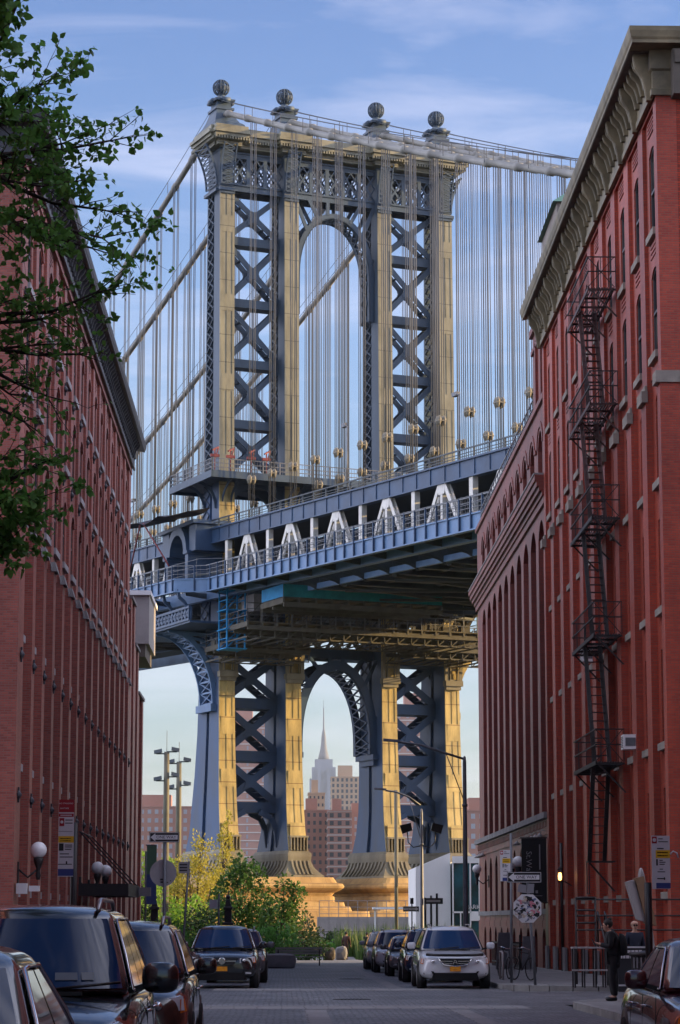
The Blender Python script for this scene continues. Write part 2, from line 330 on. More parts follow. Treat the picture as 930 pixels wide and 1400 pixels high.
mb=MB(); mb.poly([(-60,142.3,gz(142)-.03),(60,142.3,gz(142)-.03),(60,328,gz(328)-.03),(-60,328,gz(328)-.03)]); 
mb=MB(); 
for a,b in ((142.2,170),(170,240)): mb.poly([(-60,a,gz(a)-.03),(60,a,gz(a)-.03),(60,b,gz(b)-.03),(-60,b,gz(b)-.03)])
struct('lawn',mb,M['grass'],fix=False)
# ================================================================ suspension bridge (local u = along the bridge, w = across, z)
T0=Vector((4.893,271.956,0)); TH=R(23.05)
BX=Matrix(((-math.sin(TH),math.cos(TH),0,T0.x),(math.cos(TH),math.sin(TH),0,T0.y),(0,0,1,0),(0,0,0,1)))
def TW(u,w,z): return BX@Vector((u,w,z))
bridge=thing('suspension_bridge','blue grey steel suspension bridge with a tall arched tower on granite piers beyond the street','bridge',tuple(T0))
def bp_(name,mb,m,parent=None,label=None,kind=None): mb.xf(BX); return part(name,mb,m,parent or bridge,label,kind=kind)
CW=[-12.65,-4.9,6.6,14.35]
PROF=[(8.8,-2.5,8.2,1.05),(11,-1.9,7.2,.98),(13.5,-1.55,6.7,.95),(17,-1.3,6.0,.9),(21.6,-1.1,5.4,.85),(30,-.9,4.9,.82),(54,-.4,4.05,.8),(87,.05,3.75,.8)]
PROFI=[(8.8,-2.5,6.6,1.05),(11,-1.9,5.6,.98),(13.5,-1.55,5.05,.95),(17,-1.3,4.98,.9),(21.6,-1.1,4.92,.85),(30,-.9,4.75,.82)]+PROF[6:]
PF=PROF
def prof(z):
    PROF=PF
    for a,b in zip(PROF[:-1],PROF[1:]):
        if z<=b[0] or b is PROF[-1]:
            t=max(0,min(1,(z-a[0])/(b[0]-a[0]))); return [a[i]+(b[i]-a[i])*t for i in (1,2,3)]
def ring(z,u0,u1,w0,w1): return [(u0,w0,z),(u0,w1,z),(u1,w1,z),(u1,w0,z)]
ZL=[8.8,11,13.5,17,21.6,27.8,36,48.6]; ZU=[48.6,60,72,82]
for i,wc in enumerate(CW):
    col=None; PF=PROFI if i in (1,2) else PROF
    for seg,(zs,mname) in enumerate(((ZL,'steel_low'),(ZU,'steel'))):
        # front leg, groove and rear leg in one riveted shaft
        mb=MB()
        rf=[];rb=[];rg=[]
        for z in zs:
            a,b,h=prof(z); d=b-a
            rf.append(ring(z,a+.02,a+.46*d,wc-h,wc+h)); rb.append(ring(z,a+.58*d,b,wc-h,wc+h)); rg.append(ring(z,a+.40*d,a+.62*d,wc-h+.3,wc+h-.3))
        mb.loft(rf); mb.loft(rg)
        if seg==0: mb.loft(rb)
        else:
            # rear half of the upper shaft: edge angles, laced sides
            mb.loft([ring(z,prof(z)[0]+.94*(prof(z)[1]-prof(z)[0]),prof(z)[1],wc-prof(z)[2],wc+prof(z)[2]) for z in zs])
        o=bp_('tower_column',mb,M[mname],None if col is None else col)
        if col is None: col=o
        # front cover plate, its colour already carries the sun's gold
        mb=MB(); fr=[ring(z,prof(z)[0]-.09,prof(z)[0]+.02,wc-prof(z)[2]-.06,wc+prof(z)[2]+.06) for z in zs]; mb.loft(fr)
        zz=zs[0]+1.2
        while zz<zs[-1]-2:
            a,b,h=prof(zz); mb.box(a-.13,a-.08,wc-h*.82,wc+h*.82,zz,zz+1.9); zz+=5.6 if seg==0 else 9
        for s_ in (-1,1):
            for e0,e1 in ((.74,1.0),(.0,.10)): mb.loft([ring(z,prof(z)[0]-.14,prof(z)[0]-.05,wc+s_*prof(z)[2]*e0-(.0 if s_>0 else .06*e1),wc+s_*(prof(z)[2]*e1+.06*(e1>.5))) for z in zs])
        bp_('cover_plate',mb,M['steel_face_sunlit'] if seg else M['steel_rust_sunlit'],col)
        if seg==1:
            mb=MB(); z=50.5
            while z<81.5:
                for s in (-1,1):
                    a,b,h=prof(z); d=b-a; w_=wc+s*(h-.06); u0,u1=a+.5*d,a+.94*d
                    mb.beam((u0,w_,z),(u1,w_,z+1.15),.10,.2,(0,1,0)); mb.beam((u1,w_,z),(u0,w_,z+1.15),.10,.2,(0,1,0))
                z+=1.2
            bp_('lacing',mb,M['steel'],col)
        else:
            mb=MB(); z=28.5
            while z<48:
                for s in (-1,1):
                    a,b,h=prof(z); d=b-a; w_=wc+s*(h+.03); u0,u1=a+.6*d,a+.98*d
                    mb.beam((u0,w_,z),(u1,w_,z+1.15),.06,.2,(0,1,0)); mb.beam((u1,w_,z),(u0,w_,z+1.15),.06,.2,(0,1,0))
                z+=1.2
            bp_('lacing',mb,M['steel'],col)
    # flared cast foot with ribs
    mb=MB(); lv=[(8.95,.10),(8.6,.42),(8.3,.42),(7.8,.35),(7.2,.62),(6.7,1.05),(6.35,1.45),(6.3,1.6),(6.07,1.6)]
    a,b,h=prof(8.8); mb.loft([ring(z,a-e*1.1,b+e,wc-h-e*.75,wc+h+e*.75) for z,e in lv])
    for j in range(5):
        w_=wc-h*.9+j*h*.45; pts=[(a-.35*1.1-.08,w_,7.85),(a-.62*1.1-.1,w_*1,7.2),(a-1.05*1.1-.1,w_,6.72),(a-1.5*1.1,w_,6.33)]
        for p,q in zip(pts[:-1],pts[1:]): mb.beam(p,q,.2,.22)
    for j in range(11):
        u_=a+j*(b-a)/10
        for s in (-1,1):
            pts=[(u_,wc+s*(h+.3),7.85),(u_,wc+s*(h+.5),7.2),(u_,wc+s*(h+.85),6.72),(u_,wc+s*(h+1.2),6.33)]
            for p,q in zip(pts[:-1],pts[1:]): mb.beam(p,q,.2,.2)
    bp_('column_foot',mb,M['steel_foot'],col)
    mb=MB(); a2,b2,h2=prof(9.6)
    for j in range(6): mb.box(a2-.55,a2-.05,wc-h2+.05+j*(2*h2-.2)/5-.0,wc-h2+.15+j*(2*h2-.2)/5,8.95,10.3)
    mb.box(a2-.6,a2-.05,wc-h2-.05,wc+h2+.05,10.3,10.5)
    bp_('collar',mb,M['steel_foot'],col)
    # curved bracket under the deck, towards the street: two arcs with a ladder of plates
    mb=MB(); N=9; P=[]; a,b,h=prof(30)
    for k in range(N+1):
        t=k/N; P.append((a-.55-4.2*(1-math.cos(t*math.pi/2)),27.9+7.0*math.sin(t*math.pi/2)))
    for k in range(N):
        for w_ in (wc-h-.05,wc+h+.05): mb.beam((P[k][0],w_,P[k][1]),(P[k+1][0],w_,P[k+1][1]),.12,.42,(0,1,0))
        mb.box(P[k][0]-.05,P[k][0]+.08,wc-h,wc+h,P[k][1]-.12,P[k][1]+.14)
        for w_ in (wc-.45,wc+.45): mb.beam((P[k][0],w_,P[k][1]),(P[k+1][0],w_,P[k+1][1]),.30,.08,(0,1,0))
        mb.beam((P[k][0]+.15,wc,P[k][1]),(P[k+1][0]+.15,wc,P[k+1][1]),1.4,.05,(0,1,0)) if k>5 else None
    mb.box(a-.85,a-.05,wc-h-.25,wc+h+.25,27.3,27.9); mb.box(a-.6,a-.05,wc-h-.1,wc+h+.1,26.9,27.3)
    bp_('deck_bracket',mb,M['steel_foot'],col)
    # capital brackets under the cornice: front, and the outward sides of the end columns
    mb=MB(); a,b,h=prof(82)
    def cap(fn,hw):
        Q=[fn(k/8) for k in range(9)]
        for p,q in zip(Q[:-1],Q[1:]):
            for s in (-hw,hw):
                mb.beam(q_(p,s),q_(q,s),.14,.22,nrm)
            mb.beam(q_(p,-hw),q_(q,hw),.1,.1,nrm); mb.beam(q_(p,hw),q_(q,-hw),.1,.1,nrm)
            mb.beam(q_(p,-hw),q_(p,hw),.1,.1,nrm)
    nrm=(1,0,0); q_=lambda p,s:(p[0],wc+s,p[1])
    cap(lambda t:(a-.25-.9*t**2.2,82.3+4.5*t),h-.05)
    mb.box(a-.45,a-.02,wc-h-.2,wc+h+.2,81.5,81.85); mb.box(a-.3,a-.02,wc-h-.05,wc+h+.05,81.2,81.5)
    if i in (0,3):
        s0=-1 if i==0 else 1; nrm=(0,1,0); q_=lambda p,s:(2.0+s,p[0],p[1])
        cap(lambda t:(wc+s0*(h+.25+1.35*t**2.0),82.3+4.5*t),1.6)
        mb.box(.2,3.9,wc+s0*(h+.02),wc+s0*(h+.45),81.5,81.85)
    bp_('capital',mb,M['steel'],col)
    # shaft core up to the cornice
    mb=MB(); mb.loft([ring(z,.1,3.7,wc-.78,wc+.78) for z in (81.9,87)]); bp_('shaft_head',mb,M['steel'],col)
# ---- horizontal struts and crossed braces in the two outer panels
UP=[82.2,76.4,69.3,62.45,55.6,49.6]; LOW=[30.2,24.8,19.1,13.6]
def strut(w0,w1,z,hh,m='steel',u0=1.5,u1=3.3):
    mb=MB(); mb.box(u0,u0+.22,w0,w1,z-hh/2,z+hh/2); mb.box(u1-.22,u1,w0,w1,z-hh/2,z+hh/2); mb.box(u0+.22,u1-.22,w0,w1,z+hh/2-.12,z+hh/2); mb.box(u0+.22,u1-.22,w0,w1,z-hh/2,z-hh/2+.12)
    bp_('strut',mb,M[m])
def xbrace(w0,w1,z0,z1,bw,m='steel',ua=1.6,ub=3.1):
    mb=MB(); wm,zm=(w0+w1)/2,(z0+z1)/2
    for u in (ua,ub):
        for (p,q) in (((w0,z0),(w1,z1)),((w0,z1),(w1,z0))):
            mb.beam((u+(.02 if p[1]==z0 else -.02),*p),(u+(.02 if p[1]==z0 else -.02),*q),bw,.16,(1,0,0))
        c=[(u-.12,wm+1.0*math.cos(R(45*k))*(1.25 if k%2 else .62),zm+1.0*math.sin(R(45*k))*(1.25 if k%2 else .62)) for k in range(8)]
        mb.prism(c,(.24,0,0))
    for (p,q) in (((w0,z0),(w1,z1)),((w0,z1),(w1,z0))):
        for k in range(9):
            t=(k+.5)/9
            if abs(t-.5)<.12: continue
            w_,z_=p[0]+(q[0]-p[0])*t,p[1]+(q[1]-p[1])*t; mb.beam((ua,w_,z_),(ub,w_,z_),.35,.10)
    bp_('cross_brace',mb,M[m])
for wa,wb in ((CW[0]+.8,CW[1]-.8),(CW[2]+.8,CW[3]-.8)):
    for a,b in zip(UP[:-1],UP[1:]): xbrace(wa,wb,b+.35,a-.35,.6)
    for z in UP[1:]: strut(wa,wb,z,.95)
    for a,b in zip(LOW[:-1],LOW[1:]): xbrace(wa,wb,b+.4,a-.4,.78,'steel_low',1.5,4.3)
    for z in LOW: strut(wa,wb,z,1.15,'steel_low',1.4,4.4)
    for s,wc in ((1,wa),(-1,wb)):
        mb=MB(); P=[(wc,9.4),(wc+s*.25,11.2),(wc+s*.9,12.5),(wc+s*2.2,13.1)]
        for u in (1.1,4.0):
            mb=MB()
            for p,q in zip(P[:-1],P[1:]): mb.beam((u,*p),(u,*q),.6,.3,(1,0,0))
            bp_('knee_brace',mb,M['steel_low'])
# ---- frieze trusses under the cornice
for wa,wb,n in ((CW[0]+.8,CW[1]-.8,3),(CW[1]+.8,CW[2]-.8,5),(CW[2]+.8,CW[3]-.8,3)):
    mb=MB()
    for u in (.75,3.2):
        mb.box(u,u+.2,wa,wb,81.9,82.7); mb.box(u,u+.2,wa,wb,85.7,86.4)
        for k in range(n):
            a,b=wa+(wb-wa)*k/n,wa+(wb-wa)*(k+1)/n
            mb.beam((u+.08,a,82.7),(u+.08,b,85.7),.22,.1,(1,0,0)); mb.beam((u+.12,b,82.7),(u+.12,a,85.7),.22,.1,(1,0,0))
            mb.beam((u+.06,(a+b)/2,82.7),(u+.06,a,84.2),.14,.1,(1,0,0)); mb.beam((u+.06,(a+b)/2,82.7),(u+.06,b,84.2),.14,.1,(1,0,0))
            mb.beam((u+.06,(a+b)/2,85.7),(u+.06,a,84.2),.14,.1,(1,0,0)); mb.beam((u+.06,(a+b)/2,85.7),(u+.06,b,84.2),.14,.1,(1,0,0))
            if k: mb.box(u-.03,u+.23,a-.22,a+.22,82.7,85.7)
    mb.box(.6,3.3,wa,wb,82.5,82.7); mb.box(.6,3.3,wa,wb,86.2,86.4)
    bp_('frieze_truss',mb,M['steel'])
# ---- arches
def arch(ac,a,zs,b,z0,th,m,u0,u1,name,zx):
    mb=MB(); P=[]
    P.append((-a,z0)); P.append((-a,(z0+zs)/2))
    for k in range(25):
        t=math.pi*(1-k/24); P.append((a*math.cos(t),zs+b*abs(math.sin(t))**.92))
    P.append((a,(z0+zs)/2)); P.append((a,z0))
    def outw(i):
        p=P[max(i-1,0)];q=P[min(i+1,len(P)-1)]; d=Vector((q[0]-p[0],q[1]-p[1])).normalized(); return (-d.y,d.x)
    for u in (u0,u1-.22):
        for i in range(len(P)-1):
            o0,o1=outw(i),outw(i+1); p,q=P[i],P[i+1]
            A=[(ac+p[0],p[1]),(ac+q[0],q[1]),(ac+q[0]+o1[0]*th,q[1]+o1[1]*th),(ac+p[0]+o0[0]*th,p[1]+o0[1]*th)]
            mb.hexa([(u,*A[0]),(u,*A[1]),(u,*A[2]),(u,*A[3]),(u+.22,*A[0]),(u+.22,*A[1]),(u+.22,*A[2]),(u+.22,*A[3])])
    for i in range(len(P)-1):
        p,q=P[i],P[i+1]
        for (ua,ub) in ((u0,u0+.55),(u1-.55,u1)):
            mb.hexa([(ua,ac+p[0],p[1]),(ub,ac+p[0],p[1]),(ub,ac+q[0],q[1]),(ua,ac+q[0],q[1])]+[(ua,ac+p[0]+outw(i)[0]*.12,p[1]+outw(i)[1]*.12),(ub,ac+p[0]+outw(i)[0]*.12,p[1]+outw(i)[1]*.12),(ub,ac+q[0]+outw(i+1)[0]*.12,q[1]+outw(i+1)[1]*.12),(ua,ac+q[0]+outw(i+1)[0]*.12,q[1]+outw(i+1)[1]*.12)])
        mb.beam((u0+.5,ac+p[0],p[1]),(u1-.5,ac+q[0],q[1]),.22,.1); mb.beam((u1-.5,ac+p[0],p[1]),(u0+.5,ac+q[0],q[1]),.22,.1)
    for s in (-1,1):
        for u in (u0+.05,u1-.25):
            for (w_,z_,w2,z2) in ((a*.72+.3,zs+b*.75,4.9,zx),(a*.2,zs+b+.3,a*.2,zx),(a*.95+.3,zs+b*.35,4.9,zs+b*.35),(a*.45,zs+b*.95,3.2,zx)):
                mb.beam((u,ac+s*w_,z_),(u,ac+s*w2,z2),.4,.18,(1,0,0))
    bp_(name,mb,M[m])
arch(.85,4.3,73.2,6.9,68.6,.62,'steel',.8,3.4,'portal_arch',82)
arch(.85,4.05,20.8,8.0,19.6,.95,'steel_low',.3,4.8,'portal_arch',30)
strut(CW[1]+.8,CW[2]-.8,30.6,1.1,'steel_low',1.4,4.4)
for s,wc in ((1,CW[1]+.85),(-1,CW[2]-.85)):
    mb=MB(); mb.box(-.2,4.4,wc,wc+s*.75,19.0,19.6); mb.box(.2,4.0,wc,wc+s*.5,18.4,19.0)
    bp_('arch_impost',mb,M['steel_low'])
mb=MB()   # frieze above the lower arch, hidden among the deck framing
for wa,wb in ((CW[0]+.8,CW[1]-.8),(CW[1]+.8,CW[2]-.8),(CW[2]+.8,CW[3]-.8)):
    n=4
    for k in range(n):
        a,b=wa+(wb-wa)*k/n,wa+(wb-wa)*(k+1)/n
        for u in (0.,3.8):
            mb.beam((u,a,31),(u,b,34.4),.3,.14,(1,0,0)); mb.beam((u+.05,b,31),(u+.05,a,34.4),.3,.14,(1,0,0))
    mb.box(-.1,4.1,wa,wb,34.4,35.2)
bp_('frieze_truss',mb,M['steel_dark'])
# ---- cornice with projections over the columns
mb=MB()
for z0,z1,e in ((86.6,87.1,.25),(87.1,87.4,.7),(87.4,87.75,1.0),(87.75,88.1,1.25),(88.1,88.7,.9)):
    mb.box(.1-e,3.7+e,CW[0]-.8-e-.55,CW[3]+.8+e+.55,z0,z1)
    for wc in CW: mb.box(.1-e-.75,3.7+e+.75,wc-1.25-e*.75,wc+1.25+e*.75,z0-.004,z1+.004)
for k in range(96):
    w_=CW[0]-2.0+k*.325
    if w_>CW[3]+2: break
    near=any(abs(w_-wc)<2.1 for wc in CW)
    u_=(-1.65 if near else -.9); mb.box(u_-.02,u_+.2,w_,w_+.17,87.08,87.38)
for k in range(22):
    for s,w0 in ((-1,CW[0]-2.05),(1,CW[3]+2.05)): mb.box(-1.2+k*.32,-1.03+k*.32,w0-.1,w0+.1,87.08,87.38)
bp_('cornice',mb,M['steel_face_sunlit'])
# ---- finials: pedestal, scrolls and a ribbed globe
for wc in CW:
    mb=MB()
    mb.loft([ring(z,2-a,2+a,wc-b,wc+b) for z,a,b in ((88.7,3.0,1.9),(89.2,2.7,1.75),(89.6,2.0,1.45),(90.2,1.55,1.2),(90.9,1.2,1.0),(91.2,1.15,.95),(91.2,1.3,1.1),(91.45,1.3,1.1))])
    fin=bp_('finial',mb,M['steel'])
    mb=MB(); mb.loft([ring(z,2-a,2+a,wc-b,wc+b) for z,a,b in ((91.45,1.0,.85),(92.2,.95,.8),(92.2,1.35,1.15),(92.42,1.4,1.2),(92.5,.8,.7),(92.9,.55,.55))])
    for s in (-1,1):
        mb.lathe((2+s*1.4,wc-.5,92.3),[(.001,0),(.33,0),(.33,1.0),(.001,1.0)],10,'y'); mb.lathe((1.5,wc+s*1.15,92.3),[(.001,0),(.3,0),(.3,1.0),(.001,1.0)],10,'x')
    bp_('pedestal',mb,M['steel'],fin)
    zc=94.05; mb=MB(); mb.lathe((2,wc,0),[(.5,92.85),(.42,93.1),(.38,93.25),(.5,93.4)],12)
    for k in range(14):
        t=math.pi*2*k/14; mb.tube([(2+.92*math.sin(p)*math.cos(t),wc+.92*math.sin(p)*math.sin(t),zc+.92*math.cos(p)) for p in [math.pi*j/10*.98+.03 for j in range(11)]],.075,5)
    for zz in (-.45,0,.45):
        r=math.sqrt(.92**2-zz**2); mb.tube([(2+r*math.cos(t),wc+r*math.sin(t),zc+zz) for t in [2*math.pi*j/20 for j in range(21)]],.045,4)
    mb.ball((2,wc,zc),.62,12)
    bp_('globe',mb,M['steel'],fin)
# ---- main cables, hand ropes and suspenders
def cz(u):
    if u<1.8: a=1.8-u; return 91.2-.40*a+.00036*a*a
    a=u-1.8; return 91.3-.338*a+.00056*a*a
ropes=[]
for wc in CW:
    us=[1.8-i*4 for i in range(30,0,-1)]+[1.8+i*4 for i in range(0,56)]
    mb=MB(); pr=[]; k=-118.
    while k<220: pr+= [(k-.40,.33),(k-.36,.42),(k+.36,.42),(k+.40,.33)]; k+=5.6
    mb.tube([(u,wc,cz(u)) for u,_ in pr],[r for _,r in pr],10); cb=bp_('main_cable',mb,M['cable'])
    mb=MB()
    for s in (-.45,.45): mb.tube([(u,wc+s,cz(u)+1.35) for u in us],.035,4)
    for u in us[::2]: 
        for s in (-.45,.45): mb.beam((u,wc+s,cz(u)),(u,wc+s,cz(u)+1.35),.05,.05)
    bp_('hand_rope',mb,M['rope'],cb)
    j=0
    for u in [-7.7-5.6*i for i in range(19)]+[10.5+5.6*i for i in range(20)]:
        zt=cz(u); zb=43.4+.042*u+4.6
        if zt-zb<3: continue
        ropes.append((abs(u+30)+ (0 if wc<0 else 12),wc,u,zb,zt))
ropes.sort(); rest=MB(); sock=[]
for n,(q,wc,u,zb,zt) in enumerate(ropes):
    mb=MB() if n<100 else rest
    for du in (-.22,.22):
        for dw in (-.24,.24): mb.tube([(u+du,wc+dw,42.5+.042*u),(u+du*.9,wc+dw,zt)],.045,4)
    if n<100:
        s=bp_('suspender_rope',mb,M['rope']); sk=MB()
        for dw in (-.24,.24):
            for du in (-.2,.2): sk.lathe((u+du,wc+dw,zb),[(.07,-.45),(.13,-.3),(.20,.0),(.20,.22),(.07,.5)],8)
        sk.box(u-.38,u+.38,wc-.42,wc+.42,zb-.03,zb+.07)
        bp_('rope_socket',sk,M['socket'],s)
bp_('suspender_rope',rest,M['rope'],kind='stuff')
# ---- deck
U0,U1=-112.,205.
def zu(u): return 43.0+.042*u
def zl(u): return 36.6+.035*u
def long(mb,w0,w1,f0,f1,u0=U0,u1=U1,n=12):
    for k in range(n):
        a,b=u0+(u1-u0)*k/n,u0+(u1-u0)*(k+1)/n
        mb.hexa([(a,w0,f0(a)),(b,w0,f0(b)),(b,w1,f0(b)),(a,w1,f0(a)),(a,w0,f1(a)),(b,w0,f1(b)),(b,w1,f1(b)),(a,w1,f1(a))])
mb=MB(); long(mb,-12.2,13.8,lambda u:zl(u)-.5,lambda u:zl(u)-.2); long(mb,-15.0,-5.4,lambda u:zu(u)-.75,lambda u:zu(u)-.45); long(mb,7.2,16.6,lambda u:zu(u)-.75,lambda u:zu(u)-.45)
bp_('deck_slab',mb,M['deck_under'])
for wc,s in ((-15.2,-1),(16.8,1)):
    mb=MB(); long(mb,wc-.25,wc+.25,lambda u:zu(u)-1.55,zu); long(mb,wc-.45,wc+.45,lambda u:zu(u)-.1,lambda u:zu(u)+.06); long(mb,wc-.4,wc+.4,lambda u:zu(u)-1.62,lambda u:zu(u)-1.5)
    u=U0
    while u<U1: mb.box(u-.06,u+.06,wc-.33,wc+.33,zu(u)-1.5,zu(u)-.1); u+=2.8
    ch=bp_('upper_chord',mb,M['steel_deck'])
    mb=MB(); 
    for hgt,t in ((.95,.12),(.55,.06),(.3,.06)): long(mb,wc-.3-t/2,wc-.3+t/2,lambda u:zu(u)+hgt-t,lambda u:zu(u)+hgt)
    u=U0
    while u<U1: mb.box(u-.07,u+.07,wc-.38,wc-.22,zu(u),zu(u)+.9); u+=2.8
    bp_('handrail',mb,M['steel_dark'],ch)
    mb=MB(); long(mb,wc-.35,wc+.35,lambda u:zl(u)-1.2,lambda u:zl(u)+.1); bp_('lower_chord',mb,M['steel_walk'])
    far=s>0; k=-10
    while True:
        uA=-58.1+11.2*k; k+=1
        if uA<U0+4: continue
        if uA>(90 if not far else 60): break
        if abs(uA-2)>5:
            mb=MB()
            for d in (-3.6,3.6):
                p=(uA+d*.12,wc,zu(uA)-1.55); q=(uA+d,wc,zl(uA+d))
                for o in (-.2,.2): mb.beam((p[0],p[1]+o,p[2]),(q[0],q[1]+o,q[2]),.46,.10,(0,1,0))
                for j in range(7):
                    t=(j+.5)/7; mb.beam((p[0]+(q[0]-p[0])*t,wc-.2,p[2]+(q[2]-p[2])*t),(p[0]+(q[0]-p[0])*t,wc+.2,p[2]+(q[2]-p[2])*t),.25,.08)
            mb.prism([(uA-.75,wc-.27,zu(uA)-1.5),(uA+.75,wc-.27,zu(uA)-1.5),(uA+.55,wc-.27,zu(uA)-2.5),(uA-.55,wc-.27,zu(uA)-2.5)],(0,.54,0))
            bp_('truss_diagonal',mb,M['steel_white'])
            mb=MB(); mb.box(uA-.22,uA+.22,wc-.26,wc+.26,zl(uA),zu(uA)-2.4); bp_('truss_post',mb,M['steel_white'])
        uV=uA+5.6; mb=MB(); mb.box(uV-.34,uV+.34,wc-.26,wc+.26,zl(uV),zu(uV)-1.5); bp_('truss_post',mb,M['steel_white'])
for wc in (CW[1],CW[2]):
    mb=MB(); long(mb,wc-.3,wc+.3,lambda u:zu(u)-2.6,lambda u:zu(u)-.8); long(mb,wc-.3,wc+.3,lambda u:zl(u)-1.2,lambda u:zl(u))
    u=U0+3.1
    while u<110: mb.box(u-.3,u+.3,wc-.25,wc+.25,zl(u),zu(u)-2); mb.beam((u,wc,zl(u)),(u+5.6,wc,zu(u)-2),.35,.3,(0,1,0)); u+=5.6
    bp_('inner_truss',mb,M['steel_deck'])
# side walk edge with its bulge round the tower
EP=[(U0,-18),(-9,-18),(-6.5,-20.6),(11,-20.6),(13.5,-18),(U1,-18)]
def edge(mb,d0,d1,f0,f1):
    for (a,wa),(b,wb) in zip(EP[:-1],EP[1:]):
        n=max(1,int((b-a)/14))
        for k in range(n):
            p,q=a+(b-a)*k/n,a+(b-a)*(k+1)/n; v,x=wa+(wb-wa)*k/n,wa+(wb-wa)*(k+1)/n
            mb.hexa([(p,v+d0,f0(p)),(q,x+d0,f0(q)),(q,x+d1,f0(q)),(p,v+d1,f0(p)),(p,v+d0,f1(p)),(q,x+d0,f1(q)),(q,x+d1,f1(q)),(p,v+d1,f1(p))])
ze=lambda u:37.0+.035*u
mb=MB(); edge(mb,-.12,.12,lambda u:ze(u)-1.35,lambda u:ze(u)); edge(mb,-.3,.25,lambda u:ze(u)-1.42,lambda u:ze(u)-1.3); edge(mb,-.25,.2,lambda u:ze(u)-.1,lambda u:ze(u)+.03)
wk=bp_('walkway_girder',mb,M['steel_walk'])
mb=MB(); edge(mb,.0,2.6,lambda u:ze(u)-.45,lambda u:ze(u)-.3); bp_('walkway_floor',mb,M['deck_under'],wk)
def wpos(u):
    for (a,wa),(b,wb) in zip(EP[:-1],EP[1:]):
        if u<=b: return wa+(wb-wa)*(u-a)/(b-a)
u=-90.
while u<60:
    mb=MB(); w_=wpos(u); mb.box(u-.06,u+.06,w_-.32,w_-.15,ze(u)-1.3,ze(u)+1.4); bp_('fence_post',mb,M['steel_deck'],wk); u+=2.1
mb=MB()
for h_,t in ((.5,.05),(.95,.05),(1.4,.09)):
    edge(mb,-.22-t/2,-.22+t/2,lambda u:ze(u)+h_-t,lambda u:ze(u)+h_)
u=-90.
while u<60:
    w_=wpos(u)-.2; mb.beam((u,w_,ze(u)),(u,w_,ze(u)+1.4),.03,.02); u+=.45
bp_('railing',mb,M['galv'],wk)
mb=MB()
for h_ in (.9,1.6,2.3): edge(mb,2.45,2.49,lambda u:ze(u)+h_-.04,lambda u:ze(u)+h_)
u=-90.
while u<60: w_=wpos(u)+2.47; mb.beam((u,w_,ze(u)-.3),(u,w_,ze(u)+2.4),.04,.04); u+=2.8
bp_('inner_fence',mb,M['galv'],wk)
# floor beams with curved outer brackets
u=-86.3
while u<60:
    if abs(u-2)>4.2 and True:
        mb=MB(); z=zl(u)
        mb.box(u-.15,u+.15,-12.3,13.9,z-1.7,z-.5); mb.box(u-.35,u+.35,-12.3,13.9,z-1.8,z-1.6)
        pts=[]
        for k in range(8):
            t=k/7; pts.append((u,-12.3-5.6*t,z-1.7+1.1*t**.55))
        top=[(u,-17.9,z-.5),(u,-12.3,z-.5)]
        mb.prism([(p[0]-.1,p[1],p[2]) for p in pts+top],(.2,0,0))
        for p,q in zip(pts[:-1],pts[1:]): mb.beam(p,q,.5,.09,(1,0,0))
        mb.beam((u,13.9,z-1.7),(u,18.8,z-1),.3,.3)
        bp_('floor_beam',mb,M['steel_walk' if False else 'steel_dark'])
    u+=5.6
mb=MB()
for w_ in (-10,-7.5,-2,1,4,9.5,12): long(mb,w_-.2,w_+.2,lambda u:zl(u)-1.4,lambda u:zl(u)-.5,U0,70)
u=-86.3
while u<50: mb.beam((u,-12,zl(u)-1.9),(u+11.2,13.5,zl(u)-1.9),.45,.25); mb.beam((u,13.5,zl(u)-2.0),(u+11.2,-12,zl(u)-2.0),.45,.25); u+=11.2
bp_('stringer',mb,M['deck_under'])
mb=MB(); long(mb,-12.6,-12.2,lambda u:zl(u)-1.75,lambda u:zl(u)-1.2,U0,-4); bp_('lateral_girder',mb,M['steel_walk']); mb=MB(); long(mb,13.8,14.2,lambda u:zl(u)-1.75,lambda u:zl(u)-1.2,U0,-4); bp_('lateral_girder',mb,M['steel_walk'])
# ring girder under the bulge with pierced panels and s-shaped hangers, big side brackets
for s,w0 in ((-1,-19.4),(1,21.0)):
    mb=MB(); mb.box(-7.5,11.5,w0-.15,w0+.15,32.4,32.65); mb.box(-7.5,11.5,w0-.15,w0+.15,33.7,33.95); mb.box(-7.5,11.5,w0+.1*-s,w0+.25*-s,32.6,33.8)
    for k in range(20):
        u=-7.3+k*.98
        mb.box(u-.1,u+.1,w0-.12,w0+.12,32.6,33.8)
        if k<19: mb.beam((u,w0-.05,32.65),(u+.98,w0-.05,33.7),.2,.08,(0,1,0)); mb.beam((u+.98,w0-.05,32.65),(u,w0-.05,33.7),.2,.08,(0,1,0))
    for k in range(5):
        u=-6.6+k*4.4; P=[(u,w0,33.9),(u,w0-.1*-s*3,34.4),(u,w0+s*.9,34.9),(u,w0+s*1.0,35.7)]
        for p,q in zip(P[:-1],P[1:]): mb.beam(p,q,.3,.3)
    mb.box(-7.5,11.5,min(w0,w0-s*5),max(w0,w0-s*5),32.2,32.42)
    bp_('ring_girder',mb,M['steel_blue'])
